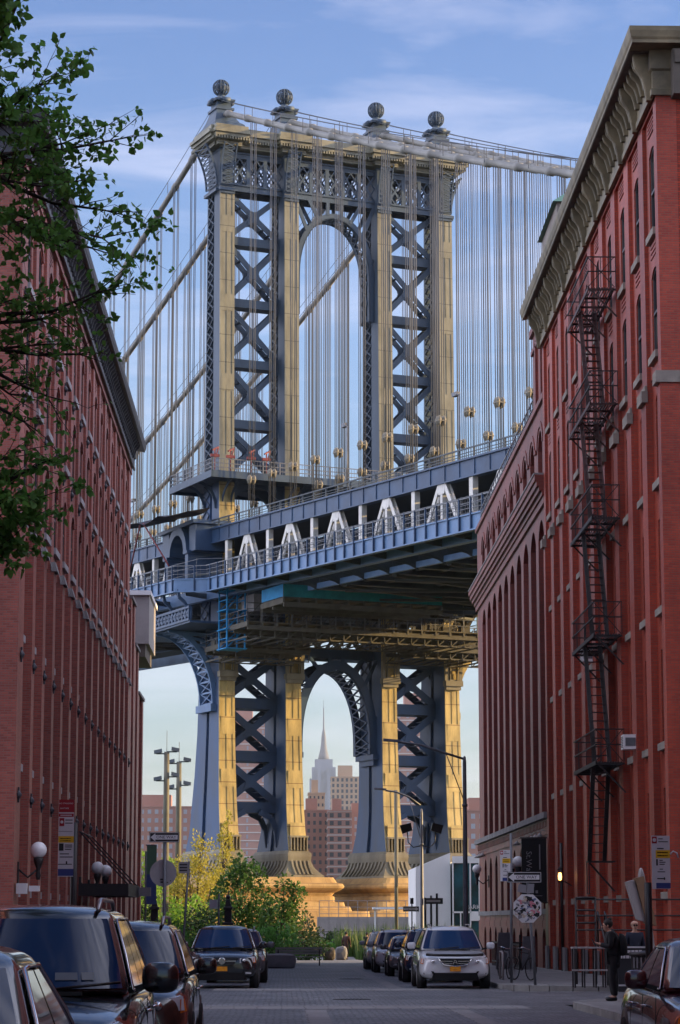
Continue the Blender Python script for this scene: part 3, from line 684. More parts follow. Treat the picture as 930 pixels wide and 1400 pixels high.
for s,wc in ((-1,CW[0]),(1,CW[3])):
    mb=MB(); P=[]
    for k in range(11):
        t=k/10*math.pi/2; P.append((wc+s*(.95+5.3*(1-math.cos(t))),24.6+7.6*math.sin(t)))
    for u in (.2,3.9):
        for p,q in zip(P[:-1],P[1:]): mb.beam((u,*p),(u,*q),.14,.55,(1,0,0)) if False else mb.beam((u,*p),(u,*q),.5,.25,(1,0,0))
        for k in (2,4,6,8): mb.beam((u,wc+s*.8,P[k][1]),(u,*P[k]),.25,.2,(1,0,0)); mb.beam((u,wc+s*.8,P[k][1]),(u,*P[min(k+2,10)]),.22,.18,(1,0,0))
    for p,q in zip(P[:-1],P[1:]):
        mb.beam((.3,*p),(3.8,*q),.3,.1); mb.beam((3.8,*p),(.3,*q),.3,.1)
        mb.beam((.3,*p),(3.8,*p),.2,.2)
    mb.box(-.2,4.3,wc+s*.8,wc+s*1.5,23.7,24.5); mb.box(-.2,4.4,wc,wc+s*6.4,32.2,32.6)
    bp_('side_bracket',mb,M['steel_walk'] if s<0 else M['steel_rust_sunlit'])  # right bracket gets the colour with sunlight in it, left stays blue
# lookout hood beside the near column at deck level
mb=MB(); w0=-17.6; zc=40.6
A=[(1.6+3.0*math.cos(R(180-15*k)),zc+3.0*math.sin(R(180-15*k))) for k in range(13)]; B=[(1.6+2.1*math.cos(R(180-15*k)),zc+2.1*math.sin(R(180-15*k))) for k in range(13)]
for k in range(12): mb.hexa([(A[k][0],w0,A[k][1]),(A[k+1][0],w0,A[k+1][1]),(B[k+1][0],w0,B[k+1][1]),(B[k][0],w0,B[k][1])]+[(A[k][0],w0+4,A[k][1]),(A[k+1][0],w0+4,A[k+1][1]),(B[k+1][0],w0+4,B[k+1][1]),(B[k][0],w0+4,B[k][1])])
for u in (-1.9,4.3):
    mb.box(u,u+.9,w0+.05,w0+4,ze(u),zc); mb.box(u-.15,u+1.05,w0-.15,w0+4,zc-.3,zc+.05)
mb.box(-3.4,-1.5,w0+.3,w0+4,40.5,43.3); mb.box(4.7,6.6,w0+.3,w0+4,40.5,43.3); mb.box(-3.8,7.0,w0-.1,w0+4.2,43.35,43.75)
hd=bp_('lookout_hood',mb,M['steel_blue'])
# maintenance gallery round the shafts
zg=48.7; mb=MB(); mb.box(-4.4,8.2,CW[0]-3.2,CW[3]+3.2,zg,zg+.35)
mb.box(-4.5,-4.2,CW[0]-3.3,CW[3]+3.3,zg-.35,zg+.4); mb.box(8.0,8.3,CW[0]-3.3,CW[3]+3.3,zg-.35,zg+.4); mb.box(-4.5,8.3,CW[0]-3.35,CW[0]-3.1,zg-.35,zg+.4); mb.box(-4.5,8.3,CW[3]+3.1,CW[3]+3.35,zg-.35,zg+.4)
for wc in CW:
    for s in (-1,1):
        P=[(-.3-3.9*(1-math.cos(k/6*math.pi/2)),45.6+3.0*math.sin(k/6*math.pi/2)) for k in range(7)]
        for p,q in zip(P[:-1],P[1:]): mb.beam((p[0],wc+s*.5,p[1]),(q[0],wc+s*.5,q[1]),.35,.12,(0,1,0))
for s,wc in ((-1,CW[0]),(1,CW[3])):
    for u in (.4,3.6):
        P=[(wc+s*(.85+2.3*(1-math.cos(k/6*math.pi/2))),45.8+2.8*math.sin(k/6*math.pi/2)) for k in range(7)]
        for p,q in zip(P[:-1],P[1:]): mb.beam((u,*p),(u,*q),.35,.12,(1,0,0))
for wa,wb in ((CW[0]+.8,CW[1]-.8),(CW[1]+.8,CW[2]-.8),(CW[2]+.8,CW[3]-.8)):
    for u in (.2,3.4):
        n=10; prev=None
        for k in range(n+1):
            t=k/n; p=(u,wa+(wb-wa)*t,46.0+2.4*math.sin(math.pi*t)**.6)
            if prev: mb.hexa([(u,prev[1],prev[2]),(u,p[1],p[2]),(u,p[1],48.7),(u,prev[1],48.7),(u+.25,prev[1],prev[2]),(u+.25,p[1],p[2]),(u+.25,p[1],48.7),(u+.25,prev[1],48.7)])
            prev=p
gal=bp_('gallery',mb,M['steel'])
mb=MB()
def fence(p,q,n):
    for k in range(n+1):
        t=k/n; c=[p[i]+(q[i]-p[i])*t for i in (0,1)]; mb.beam((c[0],c[1],zg+.3),(c[0],c[1],zg+1.75),.13,.13)
    for h_ in (.75,1.2,1.7): mb.beam((p[0],p[1],zg+.3+h_-.3),(q[0],q[1],zg+.3+h_-.3),.06,.08)
    for k in range(n*6+1):
        t=k/(n*6); c=[p[i]+(q[i]-p[i])*t for i in (0,1)]; mb.beam((c[0],c[1],zg+.3),(c[0],c[1],zg+1.7),.03,.03)
fence((-4.4,CW[0]-3.2),(-4.4,CW[3]+3.2),17); fence((8.2,CW[0]-3.2),(8.2,CW[3]+3.2),17); fence((-4.4,CW[0]-3.2),(8.2,CW[0]-3.2),6); fence((-4.4,CW[3]+3.2),(8.2,CW[3]+3.2),6)
bp_('gallery_railing',mb,M['galv'],gal)
# ---- granite piers
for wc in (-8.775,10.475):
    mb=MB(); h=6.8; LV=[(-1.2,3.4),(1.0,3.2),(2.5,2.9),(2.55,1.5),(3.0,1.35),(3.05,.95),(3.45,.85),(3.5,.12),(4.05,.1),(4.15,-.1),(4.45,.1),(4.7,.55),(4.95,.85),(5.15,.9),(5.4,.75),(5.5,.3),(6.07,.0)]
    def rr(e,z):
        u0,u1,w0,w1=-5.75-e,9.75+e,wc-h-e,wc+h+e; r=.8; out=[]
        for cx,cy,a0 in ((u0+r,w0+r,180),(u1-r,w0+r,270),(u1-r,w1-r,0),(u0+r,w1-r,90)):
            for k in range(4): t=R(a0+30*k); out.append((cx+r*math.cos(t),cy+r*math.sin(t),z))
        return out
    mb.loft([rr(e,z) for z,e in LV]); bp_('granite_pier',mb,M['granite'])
# ---- works hung on the bridge
tar=MB()
P=[[(-4.5+k*2.2,-21.2+j*2.6,43.6+.3*math.sin(k*1.7+j)+(j*.55)+.12*k) for k in range(7)] for j in range(3)]; tar.grid(P); tar.xf(BX)
solo('safety_net',tar,M['net_dark'],'dark sagging safety net strung on poles over the arched lookout beside the near tower leg','net',tuple(TW(2,-19,43.5)),fix=False)
mb=MB()
for p,q in (((-4,-20.5,38.5),(3,-20.9,44)),((9,-20.5,38.5),(4,-20.9,44)),((8.6,-21,43.6),(9,-20.4,39.0))): mb.tube([p,q],.09,6)
mb.xf(BX); solo('net_pole',mb,M['red_paint'],'dark red slanting scaffold poles holding up the net at the arched lookout','pole',tuple(TW(2,-20.5,38.5)))
for u in (-4.0,):
    for k,w_ in enumerate((-15.4,-13.6,-11.2,-9.4)):
        mb=MB(); mb.beam((u,w_,zg+.35),(u,w_,zg+2.9),.12,.12); mb.beam((u-.6,w_-.5,zg+2.5),(u+.5,w_+.6,zg+3.1),.14,.14); mb.beam((u,w_,zg+1.6),(u+.5,w_+.6,zg+3.0),.1,.1); mb.box(u-.12,u+.12,w_-.5,w_+.5,zg+1.9,zg+2.2)
        mb.xf(BX); solo('hoist_davit',mb,M['red_paint'],'small red hoist davit standing on the tower gallery beside the leftmost tower leg','hoist',tuple(TW(u,w_,zg+.35)),'red hoist davits on the tower gallery')
def stage(name,label,u0,u1,w0,w1,z,th,rail,mdeck,mnet,net_h,hang,loc):
    rt=thing(name,label,'work platform',tuple(TW((u0+u1)/2,(w0+w1)/2,z)))
    mb=MB(); mb.box(u0,u1,w0,w1,z-.12,z)
    n=int((w1-w0)/1.6)
    for k in range(n+1): w_=w0+(w1-w0)*k/n; mb.box(u0-.15,u1+.15,w_-.1,w_+.1,z-.12-th*.45,z-.12)
    for u in (u0,u1,(u0+u1)/2): mb.box(u-.1,u+.1,w0,w1,z-.13-th*.75,z-.13-th*.3)
    mb.xf(BX); part('stage_floor',mb,mdeck,rt)
    mb=MB()
    for u in (u0,u1):
        for k in range(n+1): w_=w0+(w1-w0)*k/n; mb.box(u-.05,u+.05,w_-.05,w_+.05,z,z+rail)
        for h_ in (rail*.5,rail): mb.box(u-.04,u+.04,w0,w1,z+h_-.06,z+h_)
    for w_ in (w0,w1):
        for h_ in (rail*.5,rail): mb.box(u0,u1,w_-.04,w_+.04,z+h_-.06,z+h_)
        for k in range(4): u=u0+(u1-u0)*k/3; mb.box(u-.05,u+.05,w_-.05,w_+.05,z,z+rail)
    for u in (u0,u1):
        for k in range(0,n+1,3): w_=w0+(w1-w0)*k/n; mb.beam((u,w_,z),(u,w_,hang),.05,.05)
    mb.xf(BX); part('guard_rail',mb,M['galv'],rt)
    if mnet:
        for nm,a in (('side_net',[(u0-.06,w0,u0-.03,w1)]),('end_net',[(u0,w0-.06,u1,w0-.03)])):
            mb=MB(); 
            for q in a: mb.box(q[0],q[2],q[1],q[3],z+.05,z+net_h)
            mb.xf(BX); part(nm,mb,mnet[0 if nm=='end_net' else 1],rt)
    return rt
stage('work_platform','long work platform hung under the deck with bright blue netting at its left end',-22.5,-17,-15.2,2.4,33.3,1.1,1.2,M['plank'],(M['net_blue'],M['net_teal']),1.3,35.5,None)
for k,(u0,u1,w0,w1,z,lab) in enumerate(((-15,-7.5,-16,12,31.7,'broad timber work platform tucked under the deck just below the blue netted one'),(-6.8,-2.2,-15.5,-5.5,30.3,'lower scaffold stage by the blue leg of the tower, hung beneath the other platforms'),(-9.5,-2.5,5.5,19,31.0,'sunlit scaffold stage under the deck at the right hand tower legs'))):
    rt=stage('work_platform',lab,u0,u1,w0,w1,z,1.0,1.3,M['plank'],None,0,34.5,None)
    mb=MB(); random.seed(20+k)
    n=int((w1-w0)/1.5)
    for i in range(n):
        a=w0+(w1-w0)*i/n; b=w0+(w1-w0)*(i+1)/n
        for u in (u0+.2,u1-.2):
            mb.beam((u,a,z-1.6),(u,b,z-.3),.09,.09); mb.beam((u,b,z-1.6),(u,b,z+1.9),.09,.09); mb.beam((u,a,z+.2),(u,b,z+1.9),.07,.07)
        mb.beam((u0,a,z-1.6),(u1,a,z-1.6),.12,.14)
        if random.random()<.8: x=random.uniform(u0,u1-1.5); mb.box(x,x+random.uniform(.5,1.4),a,a+random.uniform(.4,1.3),z,z+random.uniform(.3,1.2))
    for u in (u0+.2,u1-.2): mb.beam((u,w0,z-1.6),(u,w1,z-1.6),.12,.14); mb.beam((u,w0,z+1.9),(u,w1,z+1.9),.08,.08)
    mb.xf(BX); part('scaffold_tube',mb,M['plank'],rt)
# blue access tower beside the first leg
rt=thing('access_scaffold','blue scaffold stair tower beside the blue tower leg under the walkway','scaffold',tuple(TW(-9,-15,29)))
mb=MB()
for u in (-10.4,-8.2):
    for w_ in (-16.4,-14.4): mb.beam((u,w_,29.2),(u,w_,36.2),.14,.14)
for k in range(4):
    z=29.4+k*2; mb.box(-10.6,-8.0,-16.6,-14.2,z-.1,z); 
    for u in (-10.4,-8.2): mb.beam((u,-16.4,z+1),(u,-14.4,z+1),.07,.07); mb.beam((u,-16.4,z),(u,-14.4,z+2),.09,.09)
    for w_ in (-16.4,-14.4): mb.beam((-10.4,w_,z+1),(-8.2,w_,z+1),.07,.07)
mb.xf(BX); part('scaffold_frame',mb,M['net_blue'],rt)
mb=MB(); mb.box(-11.6,-8.3,-13.9,-11.2,33.2,35.0); mb.xf(BX); solo('site_cabin',mb,M['metal_pale'],'small pale site cabin on the staging next to the blue scaffold stair tower','cabin',tuple(TW(-10,-12.5,33.2)))
# lamp standards on the deck edge
for i,(u,h_) in enumerate(((-36.5,9.2),(-60,8.5),(24,8.5))):
    mb=MB(); mb.tube([(u,-14.6,zu(u)),(u,-14.6,zu(u)+h_*.72)],.09,6); mb.tube([(u,-14.6,zu(u)+h_*.72),(u+1.4,-14.2,zu(u)+h_*.76)],.06,6); mb.box(u+1.0,u+1.9,-14.4,-14.0,zu(u)+h_*.74,zu(u)+h_*.78)
    mb.xf(BX); solo('deck_lamp',mb,M['galv'],['thin lamp standard rising from the bridge deck in front of the third tower leg','thin lamp standard on the bridge deck nearest the right hand warehouse','thin lamp standard on the bridge deck left of the tower'][i],'lamp post',tuple(TW(u,-14.6,zu(u))),'lamp standards on the bridge deck')
# ================================================================ brick warehouses along the street
class Fac:
    """a street facade at x=X facing nx; d = metres outward of the facade plane"""
    def __init__(s,X,nx): s.X=X; s.n=nx
    def box(s,mb,y0,y1,z0,z1,d0,d1): mb.box(s.X+s.n*d0,s.X+s.n*d1,y0,y1,z0,z1)
    def pt(s,y,z,d): return (s.X+s.n*d,y,z)
    def outline(s,mb,pts,d0,d1): mb.prism([s.pt(y,z,d0) for y,z in pts],(s.n*(d1-d0),0,0))
def arch_fill(F,mb,yc,w,zt,rise,d0,d1,ztop):
    """brickwork between an arched opening and a straight line above it"""
    N=8; P=[(yc-w/2+w*k/N, zt-rise+rise*(math.sin(math.pi*k/N)**.8 if 0<k<N else 0)) for k in range(N+1)]
    for (a,za),(b,zb) in zip(P[:-1],P[1:]):
        if ztop-max(za,zb)<1e-3 and False: continue
        F.outline(mb,[(a,za),(b,zb),(b,ztop),(a,ztop)],d0,d1)
def bay_wall(F,mb,y0,y1,z0,z1,opens,w,d,th=.35):
    """opens: (sill,top,rise) from the bottom up"""
    yc=(y0+y1)/2
    F.box(mb,y0,yc-w/2,z0,z1,d-th,d); F.box(mb,yc+w/2,y1,z0,z1,d-th,d)
    z=z0
    for s,t,r in opens:
        F.box(mb,yc-w/2,yc+w/2,z,s,d-th,d)
        if r>0:
            arch_fill(F,mb,yc,w,t,r,d-th,d,t+.004); z=t+.004
        else: z=t
    F.box(mb,yc-w/2,yc+w/2,z,z1,d-th,d)
WC={}
def window(F,parent,yc,w,s,t,r,d,frame='win_frame',sill='stone',bars=1,out=.0,reveal=.10,sillout=.14,shared=True):
    key=(F.n,round(w,2),round(t-s,2),r,frame,sill,bars,reveal)
    if key not in WC:
        f=MB();g=MB();q=MB(); G=Fac(0,F.n); h=t-s; fr=.07
        N=8; O=[(-w/2,0)]+[(-w/2+w*k/N,h-r+r*(math.sin(math.pi*k/N)**.8 if 0<k<N else 0)) for k in range(N+1)]+[(w/2,0)]
        I=[(max(-w/2+fr,min(w/2-fr,y)),max(fr,z-fr)) for y,z in O]
        for k in range(len(O)):
            a,b=O[k],O[(k+1)%len(O)]; c,e=I[k],I[(k+1)%len(I)]; G.outline(f,[a,b,e,c],-reveal-.06,-reveal+.02)
        for b_ in range(bars): z=h*(b_+1)/(bars+1); G.box(f,-w/2+fr,w/2-fr,z-.04,z+.04,-reveal-.05,-reveal+.03)
        if w>1.6: G.box(f,-.03,.03,fr,h-r*.3-fr,-reveal-.05,-reveal+.01)
        G.outline(g,[(y,z) for y,z in I],-reveal-.05,-reveal-.03)
        G.box(q,-w/2-.12,w/2+.12,-.22,-.003,-.12,sillout)
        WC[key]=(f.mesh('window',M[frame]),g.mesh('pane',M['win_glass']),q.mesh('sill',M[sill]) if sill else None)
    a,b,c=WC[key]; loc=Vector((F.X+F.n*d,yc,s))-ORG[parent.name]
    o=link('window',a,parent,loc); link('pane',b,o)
    if c: link('sill',c,o)
    return o
def core(root,x0,x1,y0,y1,z0,z1,m,name='wall'):
    mb=MB(); mb.box(x0,x1,y0,y1,z0,z1); return part(name,mb,m,root)
# ------------------------------------------------ right hand warehouse with the fire escape
RX=11.0; F=Fac(RX,-1); Y0,Y1=71.5,105.0
r1=thing('brick_warehouse','tall red brick warehouse on the right with tan bracketed cornice and iron fire escape','building',(RX,Y0,gz(Y0)))
bays=[73.25+3.33*k for k in range(10)]; FL=[(2.42,5.47),(6.78,9.58),(10.79,13.5),(14.63,17.37),(18.49,21.2),(22.28,25.0)]
mb=MB(); PW=1.0
edges=[Y0]+[b+3.33/2 for b in bays[:-1]]+[Y1-.05]
for k,yc in enumerate(bays):
    a=yc-3.33/2+.5 if k else Y0+.55; b=yc+3.33/2-.5
    bay_wall(F,mb,yc-1.17,yc+1.17,-1.2,17.9,[(s,t,.0 if i<3 else .2) for i,(s,t) in enumerate(FL) if t<17.9],1.25,-.21)
    bay_wall(F,mb,yc-1.17,yc+1.17,17.9,26.2,[(s,t,.22) for s,t in FL if t>17.9],1.25,-.16)
    # recessed brick panels over and under the top windows
    for z in (21.62,17.98+.0): pass
    for j in range(5): F.box(mb,yc-.62,yc+.62,25.42+j*.13,25.48+j*.13,-.16,-.12)
    for z0 in (21.55,):
        for j in range(3): F.box(mb,yc-.55,yc+.55,z0+j*.16,z0+.08+j*.16,-.16,-.13)
    F.box(mb,yc-1.17,yc+1.17,25.95,26.2,-.2,-.05)
pil=[]
for k in range(11):
    ya=(bays[k-1]+1.17 if k else Y0); yb=(bays[k]-1.17 if k<10 else Y1)
    pil.append((ya,yb)); F.box(mb,ya,yb,-1.2,17.55,-.65,.01); F.box(mb,ya,yb,17.55,26.2,-.65,-.04)
part('wall',mb,M['brick_red'],r1)
for ya,yb in pil[1:]:
    mb=MB(); F.outline(mb,[(ya-.03,17.25),(yb+.03,17.25),(yb+.03,17.6),(ya-.03,17.6)],-.05,.14); F.box(mb,ya,yb,17.6,17.78,-.05,.03); part('pilaster_cap',mb,M['stone'],r1)
mb=MB(); F.box(mb,Y0-.06,Y0+.62,17.25,17.6,-.62,.14)
part('pilaster_cap',mb,M['stone'],r1)
mb=MB(); 
for ya,yb in pil: F.box(mb,ya-.02,yb+.02,-1.2,.55,.06,.16)
F.box(mb,Y0,Y1,-1.2,.1,-.4,-.2); part('plinth',mb,M['stone_grey'],r1)
core(r1,RX+.65,RX+115,Y0+.004,Y1,-1.2,26.2,M['brick_side'],'side_wall')
core(r1,RX+20,RX+112,Y0+.4,Y1-.2,26.3,34,M['brick_side'],'sun_block_wing')  # unseen upper block added to keep low sun off the left warehouse
mb=MB(); mb.box(RX+.62,RX+115,Y0-.12,Y0+.004,17.25,17.6); part('stone_band',mb,M['stone'],r1)
mb=MB(); mb.box(RX+.3,RX+114.7,Y0+.3,Y1-.3,26.2,27.6); part('roof',mb,M['cornice_brown'],r1)
for yc in bays:
    for i,(s,t) in enumerate(FL):
        if yc in bays[3:6:9] and False: continue
        window(F,r1,yc,1.25,s,t,(.22 if i>=4 else (.2 if i==3 else 0)),-.16 if i>=4 else -.21,'win_frame','stone',1,reveal=.07)
    if bays.index(yc)>2: window(F,r1,yc,1.1,.1,1.55,0,-.30,'win_frame',None,0,reveal=.1) if False else None
# cornice swept along the street and round the corner
def cornice(root,F,y0,y1,zb,zt,ov,m_main,m_dark,big,small,ends=True,name='cornice',step=None,yend=None,xdepth=3.):
    h=zt-zb; n=F.n; X=F.X
    prof=[(0,zb),(.10,zb),(.10,zb+.10*h),(.05,zb+.12*h),(.05,zb+.40*h),(.12,zb+.43*h),(.12,zb+.74*h),(ov*.90,zb+.74*h),(ov*.90,zb+.79*h),(ov*.95,zb+.83*h),(ov,zb+.93*h),(ov,zt),(0,zt)]
    mb=MB(); rings=[]
    rings.append([(X+n*d,y1+(d if ends else 0),z) for d,z in prof]); rings.append([(X+n*d,y0-d,z) for d,z in prof]); rings.append([(X-n*xdepth,y0-d,z) for d,z in prof])
    mb.loft(rings); c=part(name,mb,M[m_main],root)
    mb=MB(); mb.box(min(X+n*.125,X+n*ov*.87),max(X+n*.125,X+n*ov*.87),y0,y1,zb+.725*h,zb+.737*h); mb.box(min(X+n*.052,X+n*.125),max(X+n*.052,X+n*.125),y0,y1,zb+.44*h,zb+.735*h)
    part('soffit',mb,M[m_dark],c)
    for ys,w,dep,z0,z1,nm,m in ((big,.24,ov*.62,zb-.06,zb+.725*h,'bracket',m_main),(small,.17,ov*.55,zb+.26*h,zb+.725*h,'modillion',m_main)):
        if not ys: continue
        P=[(0,z0),(dep*.25,z0),(dep*.34,z0+(z1-z0)*.25),(dep*.5,z0+(z1-z0)*.5),(dep*.9,z0+(z1-z0)*.72),(dep,z0+(z1-z0)*.9),(dep,z1),(0,z1)]
        b=MB(); b.prism([(n*d,-w/2,z) for d,z in P],(0,w,0)); b.prism([(n*(d*1.0+.02),-w/4,z) for d,z in P[1:-1]]+[(0,-w/4,z1),(0,-w/4,z0)],(0,w/2,0))
        me=b.mesh(nm,M[m]); o0=ORG[root.name]
        rest=None
        for i,y in enumerate(ys):
            o=link(nm,me,c,Vector((X+n*.05,y,0))-Vector((o0.x,o0.y,o0.z)))
    return c
big=[a for a in [(p+q)/2 for p,q in pil]]; big[0]=Y0+.35; big[-1]=Y1-.3
small=[]
for a,b in zip(big[:-1],big[1:]):
    for j in range(1,5): small.append(a+(b-a)*j/5)
cornice(r1,F,Y0,Y1,26.05,27.95,.82,'cornice_tan','cornice_brown',big,small,xdepth=114)
# returns of the cornice on the side street
mb=MB(); mb.box(RX+.5,RX+.95,Y0-.55,Y0+.0,25.95,27.35); mb.box(RX+.55,RX+.9,Y0-.62,Y0-.5,26.9,27.3); part('corner_bracket',mb,M['cornice_brown'],r1); mb=MB(); mb.box(RX+4.6,RX+5.05,Y0-.55,Y0,25.95,27.35); part('corner_bracket',mb,M['cornice_brown'],r1)
# fire escape
fe=MB(); FY0,FY1,FD=80.7,86.9,.95; LV=[6.68,10.85,14.74,18.59,22.5]
esc=None
mbF=MB(); 
for z in LV: F.box(mbF,FY0,FY1,z-.10,z-.06,.06,.10)
esc=part('fire_escape',mbF,M['iron'],r1,'black iron fire escape with slatted landings and steep stairs')
for i,z in enumerate(LV):
    m_='iron_red' if i>2 else 'iron'
    mb=MB()
    hole=(FY0+1.3,FY0+3.2)
    for k in range(10):
        d=.10+k*.088
        if .32<d<.80 and i>0:
            F.box(mb,FY0,hole[0],z-.03,z,d,d+.035); F.box(mb,hole[1],FY1,z-.03,z,d,d+.035)
        else: F.box(mb,FY0,FY1,z-.03,z,d,d+.035)
    for y in [FY0+.02]+[FY0+k*(FY1-FY0)/5 for k in range(1,5)]+[FY1-.04]: F.box(mb,y,y+.05,z-.10,z-.03,.0,FD)
    F.box(mb,FY0,FY1,z-.10,z+.03,FD-.04,FD); F.box(mb,FY0,FY1,z-.10,z,.08,.11)
    for y in (FY0+.05,(FY0+FY1)/2,FY1-.05): mb.beam(F.pt(y,z-.08,FD-.1),F.pt(y,z-1.0,-.02),.05,.05); 
    part('landing',mb,M[m_],esc)
    mb=MB()
    for h in (.55,1.05): F.box(mb,FY0,FY1,z+h-.02,z+h+.02,FD-.04,FD); F.box(mb,FY0,FY0+.03,z+h-.02,z+h+.02,0,FD); F.box(mb,FY1-.03,FY1,z+h-.02,z+h+.02,0,FD)
    k=0; y=FY0
    while y<=FY1: F.box(mb,y,y+.016,z,z+1.05,FD-.03,FD-.014); y+=.31
    for d in (.0,.25,.5,.75): F.box(mb,FY0,FY0+.022,z,z+1.05,d,d+.022); F.box(mb,FY1-.022,FY1,z,z+1.05,d,d+.022)
    mb.beam(F.pt(FY0,z,.05),F.pt(FY0,z+1.05,FD),.025,.025); mb.beam(F.pt(FY0,z,FD),F.pt(FY0,z+1.05,.05),.025,.025)
    part('railing',mb,M['iron'],esc)
    if i>0:
        zb=LV[i-1]; ya,yb=FY1-2.6,FY0+1.5; mb=MB()   # steep stair, top away from the camera
        for d in (.30,.80): mb.beam(F.pt(ya,z,d),F.pt(yb,zb+.02,d),.06,.14,(1,0,0)); mb.beam(F.pt(ya,z+.85,d),F.pt(yb,zb+.9,d),.03,.03); mb.beam(F.pt(ya,z,d),F.pt(ya,z+.85,d),.03,.03)
        n=14
        for k in range(1,n): t=k/n; p=ya+(yb-ya)*t; zz=z+(zb-z)*t; F.box(mb,p-.09,p+.09,zz-.012,zz+.012,.30,.80)
        part('stair',mb,M['iron_red' if i>2 else 'iron'],esc)
mb=MB(); ya,yb=FY0+1.4,FY0+2.9; z=LV[0]; zb=3.55
for d in (.35,.85): mb.beam(F.pt(ya,z,d),F.pt(yb,zb,d),.06,.14,(1,0,0)); mb.beam(F.pt(ya,z+.7,d),F.pt(yb,zb+.8,d),.03,.03)
for k in range(1,11): t=k/11; p=ya+(yb-ya)*t; zz=z+(zb-z)*t; F.box(mb,p-.09,p+.09,zz-.012,zz+.012,.35,.85)
for y in (yb-.1,yb+.5): F.box(mb,y,y+.05,zb-.05,zb,.0,.9)
F.box(mb,yb-.1,yb+.6,zb-.05,zb,.85,.9); mb.beam(F.pt(yb+.2,zb,.88),F.pt(yb+.2,zb-1.0,.0),.06,.06); mb.beam(F.pt(yb-.1,zb,.88),F.pt(yb-.1,zb-1.1,.88),.03,.03); mb.beam(F.pt(yb+.5,zb,.88),F.pt(yb+.5,zb-1.1,.88),.03,.03); F.box(mb,yb-.1,yb+.5,zb-1.1,zb-1.07,.85,.9)
part('drop_stair',mb,M['iron'],esc)
# down pipe, wall lamp and door on this facade
mb=MB(); mb.tube([F.pt(98.6,-.5,.14),F.pt(98.6,4.6,.14)],.06,8); part('pipe',mb,M['black_trim'],r1)
# air conditioners
def aircon(y,z,lab,w=.6,h=.46,dep=.40):
    t=thing('air_conditioner',lab,'air conditioner',tuple(F.pt(y,z,-.3)))
    mb=MB(); F.box(mb,y-w/2,y+w/2,z,z+h,-.35,dep); part('casing',mb,M['white_paint'],t)
    mb=MB()
    for k in range(7): F.box(mb,y-w/2+.08,y+w/2-.08,z+.06+k*.052,z+.08+k*.052,dep,dep+.012)
    mb.box(RX-dep+.06,RX-.02,y-w/2-.012,y-w/2,z+.1,z+h-.1)
    part('grille',mb,M['galv'],t)
aircon(78.3,6.9,'white window air conditioner on the right warehouse to the near side of the fire escape')
aircon(88.9,10.75,'white window air conditioner behind the fire escape, one landing above the other unit')
# wall lantern with the lit amber bulb
t=thing('wall_lantern','small lit amber wall lantern on an iron arm near the dark banner','lantern',tuple(F.pt(95.9,3.1,.06)))
mb=MB(); mb.tube([F.pt(95.9,2.9,.06),F.pt(95.9,3.05,.3),F.pt(95.9,3.05,.5)],.03,6); mb.lathe(F.pt(95.9,3.05,.5),[(.09,0),(.1,.04),(.001,.05)],8); mb.lathe(F.pt(95.9,3.48,.5),[(.12,0),(.03,.12),(.001,.14)],8); part('bracket',mb,M['iron'],t)
mb=MB(); mb.lathe(F.pt(95.9,3.1,.5),[(.001,0),(.06,.02),(.07,.15),(.055,.28),(.001,.30)],10); part('bulb',mb,mat('amber_lit',(.8,.35,.06),.4,emit=(1,.42,.09),estr=4),t)
# ------------------------------------------------ right hand far warehouse with arches
F2=Fac(11.15,-1); A0,A1=105.0,143.6; ac=[109.25+3.52*k for k in range(10)]; ac=[a-1.9 for a in ac]; ac=[107.4+3.52*k for k in range(10)]
r2=thing('brick_warehouse','dark brick warehouse with tall arched bays beyond the one with the fire escape','building',(11.15,A0,gz(A0)))
mb=MB()
def span(k): a=ac[k]-1.76 if k else A0; b=ac[k]+1.76 if k<9 else A1; return a,b
for k,yc in enumerate(ac):
    a,b=span(k)
    # attic storey
    F2.box(mb,a,yc-.95,20.5,23.9,-.6,0); F2.box(mb,yc+.95,b,20.5,23.9,-.6,0); F2.box(mb,yc-.95,yc+.95,20.5,20.9,-.6,-.02); arch_fill(F2,mb,yc,1.9,22.9,.75,-.55,0,23.9)
    N=8   # hood moulding
    for j in range(N):
        t0,t1=math.pi*j/N,math.pi*(j+1)/N; y0_,y1_=yc-1.12*math.cos(t0),yc-1.12*math.cos(t1); z0_,z1_=22.2+.85*math.sin(t0),22.2+.85*math.sin(t1)
        F2.outline(mb,[(y0_,z0_),(y1_,z1_),(yc-1.38*math.cos(t1),22.2+1.12*math.sin(t1)),(yc-1.38*math.cos(t0),22.2+1.12*math.sin(t0))],-.01,.045)
    F2.box(mb,b-.38-.0,b-.0,22.1,22.3,0,.09) if k<9 else None
    # giant arched recess four storeys high
    F2.box(mb,a,yc-1.2,6.1,19.3,-.8,0); F2.box(mb,yc+1.2,b,6.1,19.3,-.8,0); arch_fill(F2,mb,yc,2.4,18.9,.75,-.8,0,19.3)
    bay_wall(F2,mb,yc-1.2,yc+1.2,6.1,18.95,[(6.75,9.0,0),(9.9,12.1,0),(13.0,15.2,0),(16.1,18.2,.5)],1.3,-.48,.35)
    # street level
    F2.box(mb,a,yc-.75,1.6,5.2,-.6,.04); F2.box(mb,yc+.75,b,1.6,5.2,-.6,.04); F2.box(mb,yc-.75,yc+.75,1.6,2.05,-.6,.03); arch_fill(F2,mb,yc,1.5,4.95,.5,-.45,.04,5.2)
    F2.box(mb,a,yc-.7,-1.5,1.6,-.6,.10); F2.box(mb,yc+.7,b,-1.5,1.6,-.6,.10); F2.box(mb,yc-.7,yc+.7,1.3,1.6,-.6,.09); arch_fill(F2,mb,yc,1.4,1.25,.4,-.5,.10,1.3); F2.box(mb,yc-.7,yc+.7,-1.5,-.9,-.6,.08)
